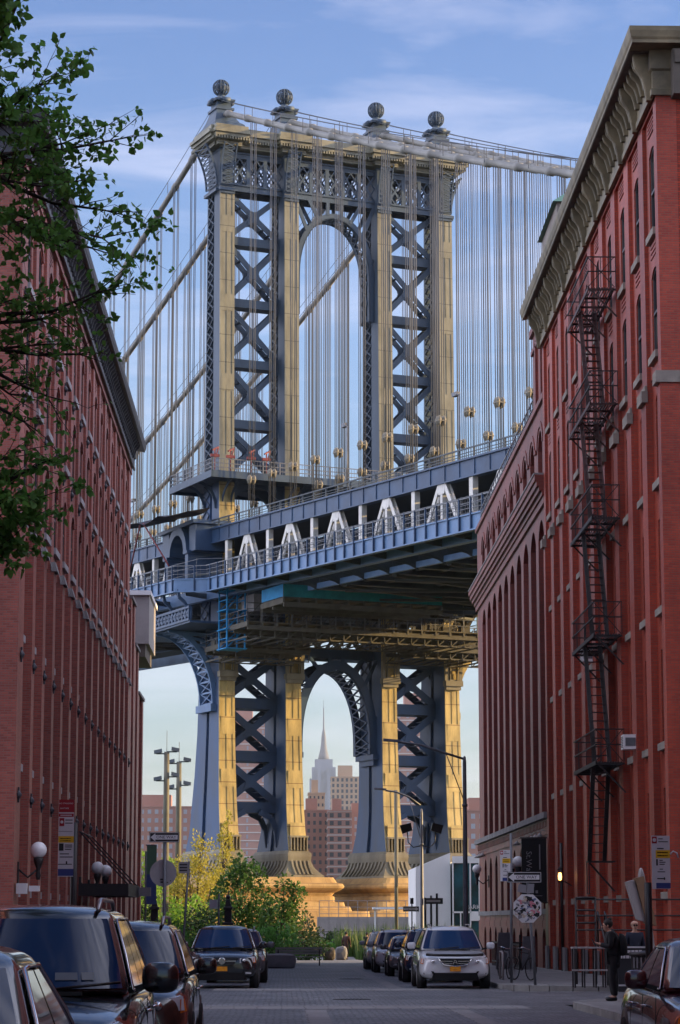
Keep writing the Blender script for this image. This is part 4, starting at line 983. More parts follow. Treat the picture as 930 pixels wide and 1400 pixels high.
part('wall',mb,M['brick_dark'],r2)
mb=MB()
for d,z0,z1 in ((.12,19.3,19.6),(.2,19.6,19.8),(.32,19.8,20.0),(.42,20.0,20.25),(.5,20.25,20.5)): F2.box(mb,A0-.0,A1+d,z0,z1,-.6,d)
F2.box(mb,A0,A1,23.9,24.15,-.6,.12); part('belt_course',mb,M['brick_dark'],r2)
mb=MB(); F2.box(mb,A0,A1+.3,5.85,6.1,-.6,.3); F2.box(mb,A0,A1+.3,20.5,20.58,-.3,.54); part('ledge',mb,M['stone_grey'],r2)
mb=MB(); F2.box(mb,A0,A1+.1,5.2,5.85,-.6,.1)
for k in range(60): F2.box(mb,A0+.2+k*.64,A0+.5+k*.64,5.5,5.75,.1,.17)
part('corbel_band',mb,M['brick_dark'],r2)
mb=MB(); F2.box(mb,A0,A1,1.85,2.08,.03,.12); part('sill_band',mb,M['stone_grey'],r2)
core(r2,11.95,27,A0,A1,-1.6,23.9,M['brick_dark'],'side_wall'); core(r2,27,90,A0+.2,A1,-1.6,34,M['brick_dark'],'sun_block_wing')  # tall unseen mass added behind to shade the left facade
mb=MB(); mb.box(11.2,13.6,105.1,110.6,24.15,28.1); mb.box(11.05,13.7,105.05,110.8,27.8,28.1)
for k in range(2): mb.box(11.08,11.25,106.2+k*2.2,106.5+k*2.2,24.2,27.2)
mb.box(11.08,11.25,105.3,110.4,26.9,27.1); part('bulkhead',mb,M['brick_dark'],r2)
mb=MB(); mb.box(12.0,17.5,107,113.5,24.15,33.2); b_=part('roof_tower',mb,mat('stucco',(.26,.23,.205),.9,(.2,.175,.16),.8),r2)
mb=MB(); mb.loft([[(11.9-.1,106.8,33.2),(17.7,106.8,33.2),(17.7,113.7,33.2),(11.8,113.7,33.2)],[(12.6,107.6,33.9),(16.9,107.6,33.9),(16.9,112.9,33.9),(12.6,112.9,33.9)]]); part('copper_cap',mb,mat('copper',(.10,.21,.17),.7),b_)
mb=MB()
for h in (.4,.8,1.2): F2.box(mb,A0+6,A1,24.15+h-.03,24.15+h+.03,-.25,-.2)
y=A0+6
while y<A1: F2.box(mb,y-.03,y+.03,24.15,25.4,-.25,-.2); y+=1.3
part('roof_railing',mb,M['galv'],r2)
for k,yc in enumerate(ac):
    window(F2,r2,yc,1.9,20.9,22.9,.75,0,'win_frame',None,1,reveal=.38)
    for s,t,r in ((6.75,9.0,0),(9.9,12.1,0),(13.0,15.2,0),(16.1,18.2,.5)): window(F2,r2,yc,1.3,s,t,r,-.48,'win_frame','stone_grey',1,reveal=.08)
    window(F2,r2,yc,1.5,2.05,4.95,.5,.02,'win_frame',None,1,reveal=.36)
    window(F2,r2,yc,1.4,-.9,1.25,.4,.06,'win_frame',None,1,reveal=.25)
# street door, hood lamps, banner
mb=MB(); F2.box(mb,105.25,106.3,-.55,2.3,.06,.14); part('door',mb,M['black_trim'],r2)
for y in (106.3,108.2,109.9,111.7,113.4,116.9,139.2,140.9,137.4):
    mb=MB(); mb.lathe(F2.pt(y,5.05,.35),[(.02,.2),(.06,.16),(.2,0),(.001,.03)],10); mb.tube([F2.pt(y,5.22,.35),F2.pt(y,5.4,.25),F2.pt(y,5.3,.05)],.02,5); part('shade_lamp',mb,M['metal_pale'],r2)
t=thing('banner','tall black banner with white lettering hung on the dark brick wall near the lit lantern','banner',tuple(F2.pt(105.7,2.6,.1)))
mb=MB(); mb.box(9.95,11.0,105.55,105.60,2.35,5.0); part('cloth',mb,M['sign_black'],t)
mb=MB(); Mx=Matrix.Translation((10.25,105.545,4.05))@Matrix.Rotation(R(90),4,'X')@Matrix.Rotation(R(-90),4,'Z'); text_mb('St.Wa',.34,mb,Mx,.003)
Mx=Matrix.Translation((10.72,105.545,4.2))@Matrix.Rotation(R(90),4,'X')@Matrix.Rotation(R(-90),4,'Z'); text_mb('25 Washington St',.12,mb,Mx,.003) if False else mb.box(10.69,10.74,105.54,105.548,3.7,4.75)
mb.box(10.35,10.45,105.54,105.548,2.72,2.84); mb.box(10.52,10.62,105.54,105.548,2.72,2.84); mb.box(10.3,10.8,105.54,105.548,2.6,2.62); part('lettering',mb,M['sign_grey'],t)
mb=MB(); mb.tube([(11.15,105.58,5.03),(9.9,105.58,5.03)],.03,6); mb.tube([(11.15,105.58,2.33),(9.9,105.58,2.33)],.02,6); part('rod',mb,M['iron'],t)
# ------------------------------------------------ left hand warehouse
LX=-7.8; FL_=Fac(LX,1); B0,B1=72.2,124.6
l1=thing('brick_warehouse','long dark red brick warehouse on the left with grey cornice and closely set pilasters','building',(LX,B0,gz(B0)))
P=3.34; lb=[73.0+P*k+P/2+.25 for k in range(15)]+[73.0+P*15+P/2+.0]
lb=[74.95+P*k for k in range(15)]
LF=[(2.5,4.75,0),(6.25,8.55,0),(10.15,12.35,.0),(14.15,16.35,.3),(17.62,19.85,.3),(20.87,23.05,.35)]
mb=MB()
for yc in lb:
    bay_wall(FL_,mb,yc-1.25,yc+1.25,-1.5,13.2,LF[:3],1.35,-.29); bay_wall(FL_,mb,yc-1.25,yc+1.25,13.2,24.2,LF[3:],1.4,-.20)
    for j in range(4): FL_.box(mb,yc-.6,yc+.6,23.35+j*.14,23.42+j*.14,-.22,-.17)
    for s,t,r in LF[3:]:
        for j in range(6):   # arched brick hoods
            a0,a1=math.pi*j/6,math.pi*(j+1)/6; FL_.outline(mb,[(yc-.62*math.cos(a0),t-.28+.34*math.sin(a0)),(yc-.62*math.cos(a1),t-.28+.34*math.sin(a1)),(yc-.82*math.cos(a1),t-.28+.55*math.sin(a1)),(yc-.82*math.cos(a0),t-.28+.55*math.sin(a0))],-.22,-.14)
lp=[]
for k in range(16):
    ya=lb[k-1]+1.25 if k else B0; yb=lb[k]-1.25 if k<15 else B1
    lp.append((ya,yb)); FL_.box(mb,ya,yb,-1.5,13.2,-.8,0); FL_.box(mb,ya,yb,13.2,24.2,-.8,-.10)
FL_.box(mb,B0,B1,23.9,24.5,-.79,-.04)
part('wall',mb,M['brick_left'],l1)
core(l1,LX-24,LX-.8,B0+.004,B1,-1.5,24.2,M['brick_left'],'side_wall')
mb=MB(); mb.box(LX-23.5,LX-.5,B0+.3,B1-.2,24.2,25.2); part('roof',mb,M['cornice_grey'],l1)
capm=MB(); capm.hexa([(-.1,-.46,0),(.10,-.46,0),(.10,.46,0),(-.1,.46,0),(-.14,-.46,.3),(.0,-.40,.34),(.0,.40,.34),(-.14,.46,.3)]); capm.prism([(.10,-.2,0),(.10,.2,0),(.22,0,-.35)],(-.05,0,.15))
cme=capm.mesh('pilaster_cap',M['stone_grey']); am=MB(); am.lathe((0,0,0),[(.14,.0),(.14,.04),(.07,.09),(.001,.13)],8,'x'); am.box(0,.05,-.22,.22,-.04,.04); am.box(0,.05,-.04,.04,-.22,.22); ame=am.mesh('anchor_plate',M['cornice_grey'])
for k,(a,b) in enumerate(lp):
    y=(a+b)/2
    link('pilaster_cap',cme,l1,Vector((LX+.02,y,13.15))-ORG[l1.name])
    for z in (5.2,9.3,16.95,20.2):
        link('anchor_plate',ame,l1,Vector((LX+.005 if z<13 else LX-.095,y,z))-ORG[l1.name])
for yc in lb:
    for i,(s,t,r) in enumerate(LF): window(FL_,l1,yc,1.35 if i<3 else 1.4,s,t,r,-.29 if i<3 else -.20,'win_frame','sill_pale',1,reveal=.06 if i>2 else .08)
small=[]; big=[(a+b)/2 for a,b in lp]
for a,b in zip(big[:-1],big[1:]): small+= [a+(b-a)*j/5 for j in range(0,5)]
cornice(l1,FL_,B0,B1,24.15,25.55,.62,'cornice_grey','cornice_grey',[],small)
# lower stepped annex beyond it
l2=thing('brick_annex','lower stepped brick annex at the far end of the left warehouse','building',(LX,B1,gz(B1)))
mb=MB(); G=FL_
for (a,b,zt) in ((124.6,128.1,17.6),(128.1,131.6,15.6),(131.6,136.3,13.4)):
    yc=(a+b)/2; G.box(mb,a,a+.9,-1.6,zt,-.8,0); G.box(mb,b-.9,b,-1.6,zt,-.8,0); bay_wall(G,mb,a+.9,b-.9,-1.6,zt,[(s,t,0) for s,t,_ in LF if t<zt-.5],1.2,-.36); mb.box(LX-20,LX-.8,a,b,-1.6,zt-.01)
part('wall',mb,M['brick_left'],l2)
mb=MB()
for (a,b,zt) in ((124.6,128.1,17.6),(128.1,131.6,15.6),(131.6,136.3,13.4)): mb.box(LX-20,LX+.08,a+.002,b+.06,zt,zt+.16)
part('coping',mb,M['stone_grey'],l2)
for (a,b,zt) in ((124.6,128.1,17.6),(128.1,131.6,15.6),(131.6,136.3,13.4)):
    for s,t,_ in LF:
        if t<zt-.5: window(G,l2,(a+b)/2,1.2,s,t,0,-.36,'win_frame','stone_grey',1,reveal=.08)
# pale clad box jutting out behind it
t=thing('clad_box','pale grey clad box jutting out past the left warehouse high above the street','structure box',(-8,139,11))
mb=MB(); mb.box(-14,-7.6,137.2,144,16.7,19.4); part('cladding',mb,M['metal_pale'],t)
mb=MB(); mb.box(-14,-7.5,137.0,144.2,19.4,19.65); part('lid',mb,M['white_paint'],t)
mb=MB(); mb.box(-14,-7.8,137.4,143.8,16.0,16.7); mb.box(-13,-9,138,143,-1,15.6); part('underside',mb,M['cornice_brown'],t)
# canopy, ball lamps on the left facade
t=thing('canopy','black iron entrance canopy hung from rods on the left warehouse','canopy',(-7.8,99,2.6))
mb=MB(); mb.box(-7.75,-5.9,94.5,101.5,2.55,2.62); mb.box(-6.0,-5.88,94.5,101.5,2.5,2.95); mb.box(-7.75,-5.9,94.45,94.57,2.5,2.95); mb.box(-7.75,-5.9,101.4,101.55,2.5,2.95); part('roof',mb,M['iron'],t)
mb=MB(); 
for y in (95.0,98.,101.0): mb.beam((-7.78,y,4.9),(-5.95,y,2.95),.05,.05)
mb.tube([(-7.78,95.0,4.9),(-7.78,101,4.9)],.03,5); part('rod',mb,M['iron'],t)
mb=MB(); mb.box(-6.0,-5.4,101.1,101.35,2.55,2.9); part('end_plate',mb,M['metal_pale'],t)
def ball_lamp(x,y,z,wx,lab,grp=None,r=.24):
    t=thing('globe_lamp',lab,'wall lamp',(wx,y,z-.9),grp); mb=MB()
    mb.lathe((x,y,z-r),[(.05,-.62),(.08,-.5),(.05,-.35),(.09,-.22),(.13,-.12),(.15,.0),(.11,.03)],10); mb.tube([(x,y,z-r-.3),(x+(wx-x)*.5,y,z-r-.55),(wx,y,z-r-.3)],.035,6); mb.box(wx-.04,wx+.04,y-.1,y+.1,z-r-.75,z-r-.1); part('bracket',mb,M['iron'],t)
    mb=MB(); mb.ball((x,y,z),r,16); part('globe',mb,M['globe_glass'],t)
ball_lamp(-7.2,73.4,3.62,-7.8,'white globe lamp on the near corner of the left warehouse, by itself',r=.24)
ball_lamp(-7.1,95.2,3.55,-7.75,'white globe lamp above the canopy, the nearer one of the pair',r=.24); ball_lamp(-7.1,99.5,3.52,-7.75,'white globe lamp above the canopy, the farther one of the pair',r=.24)
ball_lamp(10.35,107.2,4.05,11.1,'white globe lamp beside the black banner, frontmost of the cluster',r=.25); ball_lamp(10.3,110.9,4.15,11.1,'white globe lamp second from the black banner',r=.25); ball_lamp(10.3,114.4,4.15,11.1,'white globe lamp partly hidden by the parking sign beyond the stop sign',r=.25)
ball_lamp(10.45,136.8,4.35,11.1,'white globe lamp at the far corner of the dark arched warehouse',r=.25)
mb=MB(); mb.box(-7.75,-7.45,72.6,73.0,2.35,2.65); mb.box(-7.4,-7.1,72.75,72.95,2.42,2.58); solo('security_camera',mb,M['white_paint'],'small white security camera low on the left warehouse corner','camera',(-7.6,72.8,2.5))
# blocks nearer than the crossing, outside the picture on both sides; far one added to block sun
for nm,x0,x1,y0,y1,h,lab in (('brick_block',11.2,120,-30,52.0,20,'plain brick block on the right before the crossing'),('brick_block',126,150,40,84,27,'plain brick block added unseen across the far side street to stop the sun beam'),('brick_block',-36,-8.0,-30,52.0,20,'plain brick block on the left before the crossing')):
    t=thing(nm,lab,'building',((x0+x1)/2,(y0+y1)/2,0)); core(t,x0,x1,y0,y1,-.5,h,M['brick_red' if x0>0 else 'brick_left'])
    mb=MB(); g=Fac(x0 if x0>0 else x1,-1 if x0>0 else 1)
    y=y0+2
    while y<y1-2:
        for z in (2,6,10,14,18,22):
            if z<h-2: g.box(mb,y,y+1.3,z,z+2.3,.0,.03)
        y+=3.3
    part('window',mb,M['win_glass'],t,kind='stuff')
    mb=MB(); mb.box(x0-.5,x1+.5,y0-.5,y1+.5,h,h+1); part('cornice',mb,M['cornice_grey'],t)
# ================================================================ park hall, piers of the far shore, skyline
t=thing('glass_hall','white walled park hall with tall glass front and slit windows beside the granite pier','building',(12,182,gz(182)))
z0=gz(182)
mb=MB(); mb.hexa([(9.4,181,z0),(11.9,181,z0),(11.9,192,z0),(9.4,192,z0),(9.4,181,5.35),(11.9,181,6.4),(11.9,192,6.4),(9.4,192,5.35)]); part('wall',mb,M['white_paint'],t)
mb=MB()
for k in range(3): mb.box(10.0+k*.42,10.14+k*.42,180.97,181.02,z0+.9,3.2+k*.15)
part('slit_window',mb,M['win_glass'],t)
gm=mat('hall_glass',(.012,.045,.045),.05,c2=(.02,.12,.16),scale=.35,spec=.7)
mb=MB(); mb.box(12.05,16.5,180.6,192,z0,5.75); part('glass_front',mb,gm,t)
mb=MB()
for x in (12.0,13.25,13.9,15.1): mb.box(x,x+.10,180.5,180.62,z0,5.9)
mb.box(12.0,16.5,180.48,180.64,5.65,6.15); mb.box(12.0,16.5,180.5,180.62,2.1,2.22); mb.box(13.25,16.5,180.46,180.6,1.55,2.1); mb.box(12.55,12.63,180.5,180.62,z0,2.1)
part('mullion',mb,M['white_paint'],t)
mb=MB(); text_mb('PARK',.44,mb,facing(13.47,180.45,2.52),.03,'CENTER'); part('lettering',mb,M['sign_white'],t)
mb=MB(); mb.box(9.3,11.95,180.9,192.1,5.25,5.26); 
# towers across the river
def tower(name,lab,x0,x1,y,z0,z1,dep,m,wc,nf,nw,band=None,bandm=None,ww=.55,wh=.5,grp=None,rz=0,extra=None):
    t=thing(name,lab,'building',((x0+x1)/2,y,z0),grp,rz); w=x1-x0
    mb=MB(); mb.box(-w/2,w/2,0,dep,0,z1-z0)
    if extra: 
        for e in extra: mb.box(*e)
    part('wall',mb,m,t,local=True)
    mb=MB(); fh=(z1-z0)/nf
    for f in range(nf):
        for k in range(nw):
            xa=-w/2+w*(k+.5-ww/2)/nw; mb.box(xa,xa+w*ww/nw,-.08,.02,f*fh+fh*(.5-wh/2),f*fh+fh*(.5+wh/2))
        ns=max(2,int(dep/(w/nw)))
        for k in range(ns):
            ya=dep*(k+.5-ww/2)/ns; yb=ya+dep*ww/ns
            for s in (-1,1): mb.box(s*w/2-.06,s*w/2+.06,ya,yb,f*fh+fh*(.5-wh/2),f*fh+fh*(.5+wh/2))
    part('window',mb,wc,t,local=True,kind='stuff')
    if band:
        mb=MB()
        for f in range(0,nf+1): mb.box(-w/2-.12,w/2+.12,-.15,dep,f*fh-band,f*fh+band)
        part('balcony_band',mb,bandm,t,local=True)
    mb=MB(); mb.box(-w*.3,w*.1,dep*.3,dep*.7,z1-z0,z1-z0+(z1-z0)*.07+2); mb.box(-w/2-.2,w/2+.2,-.2,dep+.2,z1-z0-.05,z1-z0+.5); part('roof',mb,m,t,local=True)
    return t
FB=mat('far_brick',(.36,.20,.155),.9,(.29,.15,.115),.05); FB2=mat('far_brick_tan',(.42,.30,.20),.9,(.36,.25,.17),.05); FB3=mat('far_brick_rose',(.42,.26,.21),.9,(.35,.20,.165),.05)
FW=mat('far_window',(.05,.055,.065),.3); FWL=mat('far_window_pale',(.30,.31,.34),.4); FBD=mat('far_band',(.55,.52,.48),.8); LS=mat('limestone',(.20,.22,.27),.85,(.17,.19,.235),.02)
tower('apartment_tower','brick slab with pale floor bands seen through the left lattice of the bridge tower',-22,-5.5,900,-2,73,22,FB3,FWL,26,3,.18,FBD,.12,.5)
tower('apartment_tower','brick slab with pale floor bands seen through the right lattice of the bridge tower',39.5,58,900,-2,76,22,FB3,FWL,26,6,.18,FBD,.3,.5)
tower('apartment_tower','brown brick block with flat roof at left under the big arch',5.5,16.5,950,-2,42.5,26,FB,FW,15,5,None,None,.45,.5)
tower('apartment_tower','pinkish brick block with stacked balconies in the middle under the big arch',15.7,24.5,930,-2,41.5,24,FB3,FW,15,3,.25,FBD,.5,.55)
tower('apartment_tower','narrow brick block on the right edge under the big arch',25,33,1000,-2,43,24,FB,FWL,15,4,None,None,.45,.5)
tower('apartment_tower','small brick rooftop block rising behind the brown block',9,15.5,990,-2,51,16,FB2,FW,18,4,None,None,.4,.4)
tower('office_block','tan masonry office block with rows of windows right of the slender skyscraper',40,72,2200,-2,126,40,FB2,FW,26,8,None,None,.5,.6)
tower('apartment_tower','low brick block beyond the river right of the bridge tower',56,72,800,-2,36,24,FB,FWL,12,6,None,None,.5,.5)
tower('apartment_tower','wide low brick block beyond the river left of the bridge tower',-70,-30,1000,-2,46,24,FB,FWL,14,14,None,None,.5,.5)
tower('apartment_tower','pale low block beyond the river next to the left warehouse',-62,-52,800,-2,34,24,FB2,FW,12,6,None,None,.5,.5)
tower('apartment_tower','dim brick block low behind the yellow lit trees',-27,-16,820,-2,27,24,FB3,FW,9,5,None,None,.5,.5)
# slender setback skyscraper with mast
t=thing('skyscraper','slender pale setback skyscraper with a tall mast framed by the big arch','skyscraper',(76.8,5050,0))
mb=MB()
for w,d,a,b in ((90,70,0,90),(62,58,90,230),(57,50,230,282),(48,44,282,306),(36,36,306,322)): mb.box(-w/2,w/2,-d/2,d/2,a,b)
for s in (-1,1):
    mb.box(s*10-3,s*10+3,-31,-29,0,300)
part('wall',mb,LS,t,local=True)
mb=MB()
for f in range(88):
    for k in range(15):
        z=12+f*3.25
        w=62 if z<230 else 57 if z<282 else 46
        d=58 if z<230 else 50 if z<282 else 44
        if z>296: continue
        xa=-w/2+w*(k+.25)/15; mb.box(xa,xa+w*.5/15,-d/2-.3,-d/2,z,z+1.9)
for k in range(9): mb.box(-19+k*4.4,-17+k*4.4,-22.4,-22,284,304)
part('window',mb,mat('far_window_blue',(.16,.18,.22),.4),t,local=True,kind='stuff')
mb=MB(); mb.lathe((0,0,0),[(12,322),(10,331),(7.2,342),(5.6,354),(4.8,366),(3.8,374),(2.6,381),(1.7,385),(1.4,405),(1.2,410),(1.0,426),(.45,428),(.4,443)],12); part('mast',mb,mat('mast_metal',(.10,.105,.12),.7),t,local=True)
# radio mast and tree line on the far bank
mb=MB(); mb.beam((-44,700,-3),(-44,700,48),.5,.5); mb.beam((-44.9,700,30),(-43,700,30),.3,.3); solo('radio_mast',mb,M['steel_dark'],'thin radio mast on the far bank left of the bridge tower','mast',(-44,700,-3))
mb=MB(); mb.beam((44.5,1500,30),(44.5,1500,103),.8,.8); solo('radio_mast',mb,M['steel_dark'],'thin mast rising above the tan office block','mast',(44.5,1500,30))
random.seed(3); mb=MB()
for k in range(2600):
    x=random.uniform(-90,110); y=random.uniform(800,850); z=-2+random.random()**1.6*(14 if x<0 else 10); r=random.uniform(.8,2.2)
    a=random.random()*6.28; c=Vector((x,y,z)); u=Vector((math.cos(a),math.sin(a),random.uniform(-.5,.5)))*r; v=Vector((random.uniform(-.5,.5),random.uniform(-.5,.5),1))*r*.7
    mb.poly([c-u,c-v,c+u,c+v])
solo('far_trees',mb,mat('far_leaf',(.07,.085,.035),.9,(.10,.10,.05),.1),'hazy band of trees along the far bank','trees',kind='stuff',fix=False)
# ================================================================ parked cars (local: front towards -y, origin on the road under the front bumper)
def paint(name,c,rough=.25,c2=None): return mat(name,c,rough,spec=.5,coat=1.0,metal=0)
PB=paint('paint_black',(.008,.009,.012),.2); PBK=paint('paint_brown_black',(.020,.014,.013),.22); PN=paint('paint_navy',(.010,.022,.055),.22); PM=paint('paint_maroon',(.040,.005,.010),.22)
PW=paint('paint_white',(.56,.57,.60),.3); PS=paint('paint_silver',(.33,.34,.36),.3); PG=paint('paint_grey',(.10,.105,.115),.3)
def rbox(mb,c,a,b,d,e=.62):
    n=len(mb.V); mb.ball((0,0,0),1,16); f=lambda v:math.copysign(abs(v)**e,v)
    for i in range(n,len(mb.V)): v=mb.V[i]; mb.V[i]=(c[0]+f(v[0])*a,c[1]+f(v[1])*b,c[2]+f(v[2])*d)
def car(label,x,y,pm,kind='suv',rz=0,L=4.8,W=.96,H=1.74,belt=1.10,group=None,grille='bar',rails=True,plate=True,lamps=(.50,.86,.74,.92),sub=2,hood=None,trim=None,dash=False,loc_z=None):
    t=thing('parked_car',label,'car',(x,y,gz(y+2.4) if loc_z is None else loc_z),group,rz); hd=hood or belt-.08; sd=kind=='sedan'
    fz=.60*hd
    ST=[(0,.60*W,.52*W,.40,hd-.30),(.03,.80*W,.74*W,.30,hd-.20),(.16,.93*W,.86*W,.25,hd-.12),(.5,.985*W,.93*W,.23,hd-.05),(1.0,W,.945*W,.23,hd),(1.5,W,.955*W,.23,belt-.03),(2.2,W,.96*W,.23,belt),(3.0,W,.96*W,.23,belt+.01),(L-.9,W,.95*W,.24,belt+.03),(L-.3,.97*W,.91*W,.28,belt+.02 if not sd else belt),(L-.06,.88*W,.8*W,.34,belt-.08),(L,.7*W,.6*W,.45,belt-.25)]
    mb=MB(); rings=[]
    for (yy,wl,wu,zb,zt) in ST:
        h=[(0,zb),(.75*wl,zb),(wl,zb+.14),(wl*1.0,zb+(zt-zb)*.5),(wu+.03*W,zt-.17),(wu*.97,zt-.05),(wu*.86,zt-.005),(wu*.45,zt+.03),(0,zt+.04)]
        rings.append([(a,yy,z) for a,z in h]+[(-a,yy,z) for a,z in reversed(h[1:-1])])
    mb.sm=True; mb.loft(rings); body=part('body',mb,pm,t,local=True,subsurf=sub)
    # greenhouse
    if sd: cy0,cy1,ry1,ry0=1.25,2.05,3.3,4.15
    elif kind=='hatch': cy0,cy1,ry1,ry0=1.05,1.9,L-.7,L-.15
    else: cy0,cy1,ry1,ry0=1.15,1.92,L-.75,L-.12
    zb,zr=belt-.06,H
    def tz(z): return (z-zb)/(zr-zb)
    fy=lambda z:cy0+(cy1-cy0)*tz(z)**1.08; ry=lambda z:ry0+(ry1-ry0)*tz(z)**1.3; hw=lambda z:W*(.90-.25*tz(z)**1.2) if not sd else W*(.89-.24*tz(z)**1.15)
    FR=[-1,-.985,-.9,-.6,-.25,.25,.6,.9,.985,1]
    fyx=lambda f,z:fy(z)+.34*abs(f)**3.2; ryx=lambda f,z:ry(z)-.22*abs(f)**4
    def plan(z,s=1.): return [(f*hw(z)*s,fyx(f,z)+(1-s)*.8,z) for f in FR]+[(hw(z)*s,fyx(1,z)+(ryx(1,z)-fyx(1,z))*q,z) for q in (.33,.66)]+[(f*hw(z)*s,ryx(f,z)-(1-s)*.8,z) for f in reversed(FR)]+[(-hw(z)*s,fyx(1,z)+(ryx(1,z)-fyx(1,z))*q,z) for q in (.66,.33)]
    mb=MB(); mb.sm=True; top=plan(zr,.82); 
    mb.loft([plan(zb),plan(zb+.05),plan((zb+zr)/2),plan(zr-.13),plan(zr-.05),[(p[0]*.955,p[1],zr-.012) for p in plan(zr,.97)],[(p[0]*.6,p[1],zr+.04) for p in plan(zr,.8)]])
    cabin=part('cabin',mb,pm,t,local=True,subsurf=1)
    mb=MB(); mb.sm=True; za,zc=zb+.07,zr-.10
    mb.grid([[(f*hw(z),fyx(f,z)-.02,z+.012) for f in [-.93+.155*j for j in range(13)]] for z in [za+(zc-za)*i/5 for i in range(6)]])
    ws=part('windscreen',mb,M['car_glass'],t,local=True)
    mb=MB(); mb.sm=True
    mb.grid([[(f*hw(z),ryx(f,z)+.02,z+.012) for f in [-.88+.22*j for j in range(9)]] for z in [za+.06+(zc-za-.06)*i/3 for i in range(4)]]); part('rear_window',mb,M['car_glass'],t,local=True)
    ys=[.50,1.45] if sd else [.50,1.45,2.45]
    for s in (-1,1):
        a0=lambda z:fyx(1,z)+.12; a1=lambda z:ryx(1,z)-.16
        cuts=[0,.5,1] if sd else [0,.40,.74,1]
        for q0,q1 in zip(cuts[:-1],cuts[1:]):
            mb=MB(); mb.sm=True; rows=[]
            for i in range(5):
                z=za+.01+(zc-.02-za)*i/4; A=a0(z)+(a1(z)-a0(z))*q0+(.03 if q0 else 0); B=a0(z)+(a1(z)-a0(z))*q1-(.03 if q1<1 else 0); rows.append([(s*(hw(z)+.018),A+(B-A)*k/3,z) for k in range(4)])
            mb.grid(rows); part('side_window',mb,M['car_glass'],t,local=True)
        mb=MB(); za2=za-.01
        mb.tube([(s*(hw(za2)+.022),a0(za2)-.03,za2),(s*(hw(za2)+.022),a1(za2)+.05,za2)],.014,5); 
        mb.tube([(s*(hw(z)+.02),a0(z)-.04,z) for z in (za2,(za2+zc)/2,zc)]+[(s*(hw(zc)+.012),a0(zc)+(a1(zc)-a0(zc))*q,zc+.01) for q in (.3,.6,.95)]+[(s*(hw(z)+.02),a1(z)+.05,z) for z in ((za2+zc)/2,za2)],.013,5); part('window_trim',mb,M['chrome' if trim!='black' else 'black_trim'],t,local=True)
        mb=MB(); mb.sm=True   # mirror
        mz=belt+.10; my=cy0+.62; mw=W+.13
        ms=.14 if dash else .11; rbox(mb,(s*mw,my,mz),ms*1.12,ms*.62,ms*.92); mir=part('mirror',mb,pm if trim!='blackm' else M['black_trim'],t,local=True)
        mb=MB(); mb.beam((s*(W*.86),my+.02,belt-.01),(s*(mw-.06),my,mz-.05),.05,.05); mb.ball((s*mw,my+.035,mz),ms*.8,10,1.0,.5,.75); part('mirror_glass',mb,M['black_trim'],mir,local=True)
        mb=MB()   # head lamp
        xa,za_,xb,zb_=lamps[0]*W,hd-.30,lamps[2]*W/.8,hd-.12
        mb.sm=False; mb.hexa([(s*xa,-.005,hd-.31),(s*.93*W,.20,hd-.29),(s*.90*W,.36,hd-.27),(s*xa,.1,hd-.31),(s*xa,.035,hd-.185),(s*.91*W,.24,hd-.135),(s*.86*W,.42,hd-.125),(s*xa,.14,hd-.18)]); hl=part('headlight',mb,M['lamp_glass'],t,local=True)
        mb=MB(); mb.hexa([(s*.88*W,.16,hd-.32),(s*.955*W,.26,hd-.3),(s*.95*W,.30,hd-.3),(s*.88*W,.22,hd-.31),(s*.875*W,.19,hd-.17),(s*.925*W,.29,hd-.16),(s*.92*W,.33,hd-.16),(s*.87*W,.25,hd-.17)]); mb2=MB(); mb2.ball((s*(xa+.12*W),.0,hd-.24),.055,8); 
        part('indicator',mb,M['amber'],hl,local=True); part('reflector',mb2,M['chrome'],hl,local=True)
        for yw in (.92,L-1.0):
            r=.355 if not sd else .325; mb=MB(); x0=W-.23; x1=W+.004
            mb.lathe((s*(W-.12),yw,r),[(.001,-.12*s),(r+.09,-.12*s),(r+.09,.118*s),(.001,.118*s)],22,'x'); part('wheel_arch',mb,M['black_trim'],t,local=True)
            mb=MB(); mb.lathe((s*(W-.11),yw,r),[(.6*r,-.11*s),(.94*r,-.115*s),(r,-.08*s),(r,.09*s),(.94*r,.128*s),(.66*r,.135*s),(.64*r,.10*s),(.001,.10*s)],24,'x'); wh=part('wheel',mb,M['tyre'],t,local=True)
            mb=MB(); mb.lathe((s*(W-.11),yw,r),[(.63*r,.10*s),(.66*r,.136*s),(.60*r,.138*s),(.58*r,.112*s)],24,'x')
            for k in range(5):
                a=2*math.pi*k/5; mb.beam((s*(W-.11)+s*.125,yw+.06*math.cos(a),r+.06*math.sin(a)),(s*(W-.11)+s*.118,yw+.61*r*math.cos(a),r+.61*r*math.sin(a)),.06,.03,(1,0,0))
            mb.lathe((s*(W-.11),yw,r),[(.08,.11*s),(.08,.14*s),(.001,.142*s)],10,'x'); part('rim',mb,M['rim'],wh,local=True)
        for yd in ((2.05,3.05)):
            mb=MB(); mb.tube([(s*(W+.004),yd,belt-.18),(s*(W+.03),yd+.05,belt-.18),(s*(W+.03),yd+.17,belt-.18),(s*(W+.004),yd+.22,belt-.18)],.014,5); part('door_handle',mb,M['chrome'] if trim!='black' else pm,t,local=True)
        if rails:
            mb=MB(); yy=cy1+.25; q=hw(zr)*.86; mb.tube([(s*q,yy-.12,zr-.02),(s*q,yy+.10,zr+.06),(s*q,yy+.35,zr+.075),(s*q,ry1-.35,zr+.07),(s*q,ry1-.12,zr-.01)],[.02,.028,.02,.02,.02],6); part('roof_rail',mb,M['rim'],t,local=True)
    mb=MB()   # seams of doors and bonnet
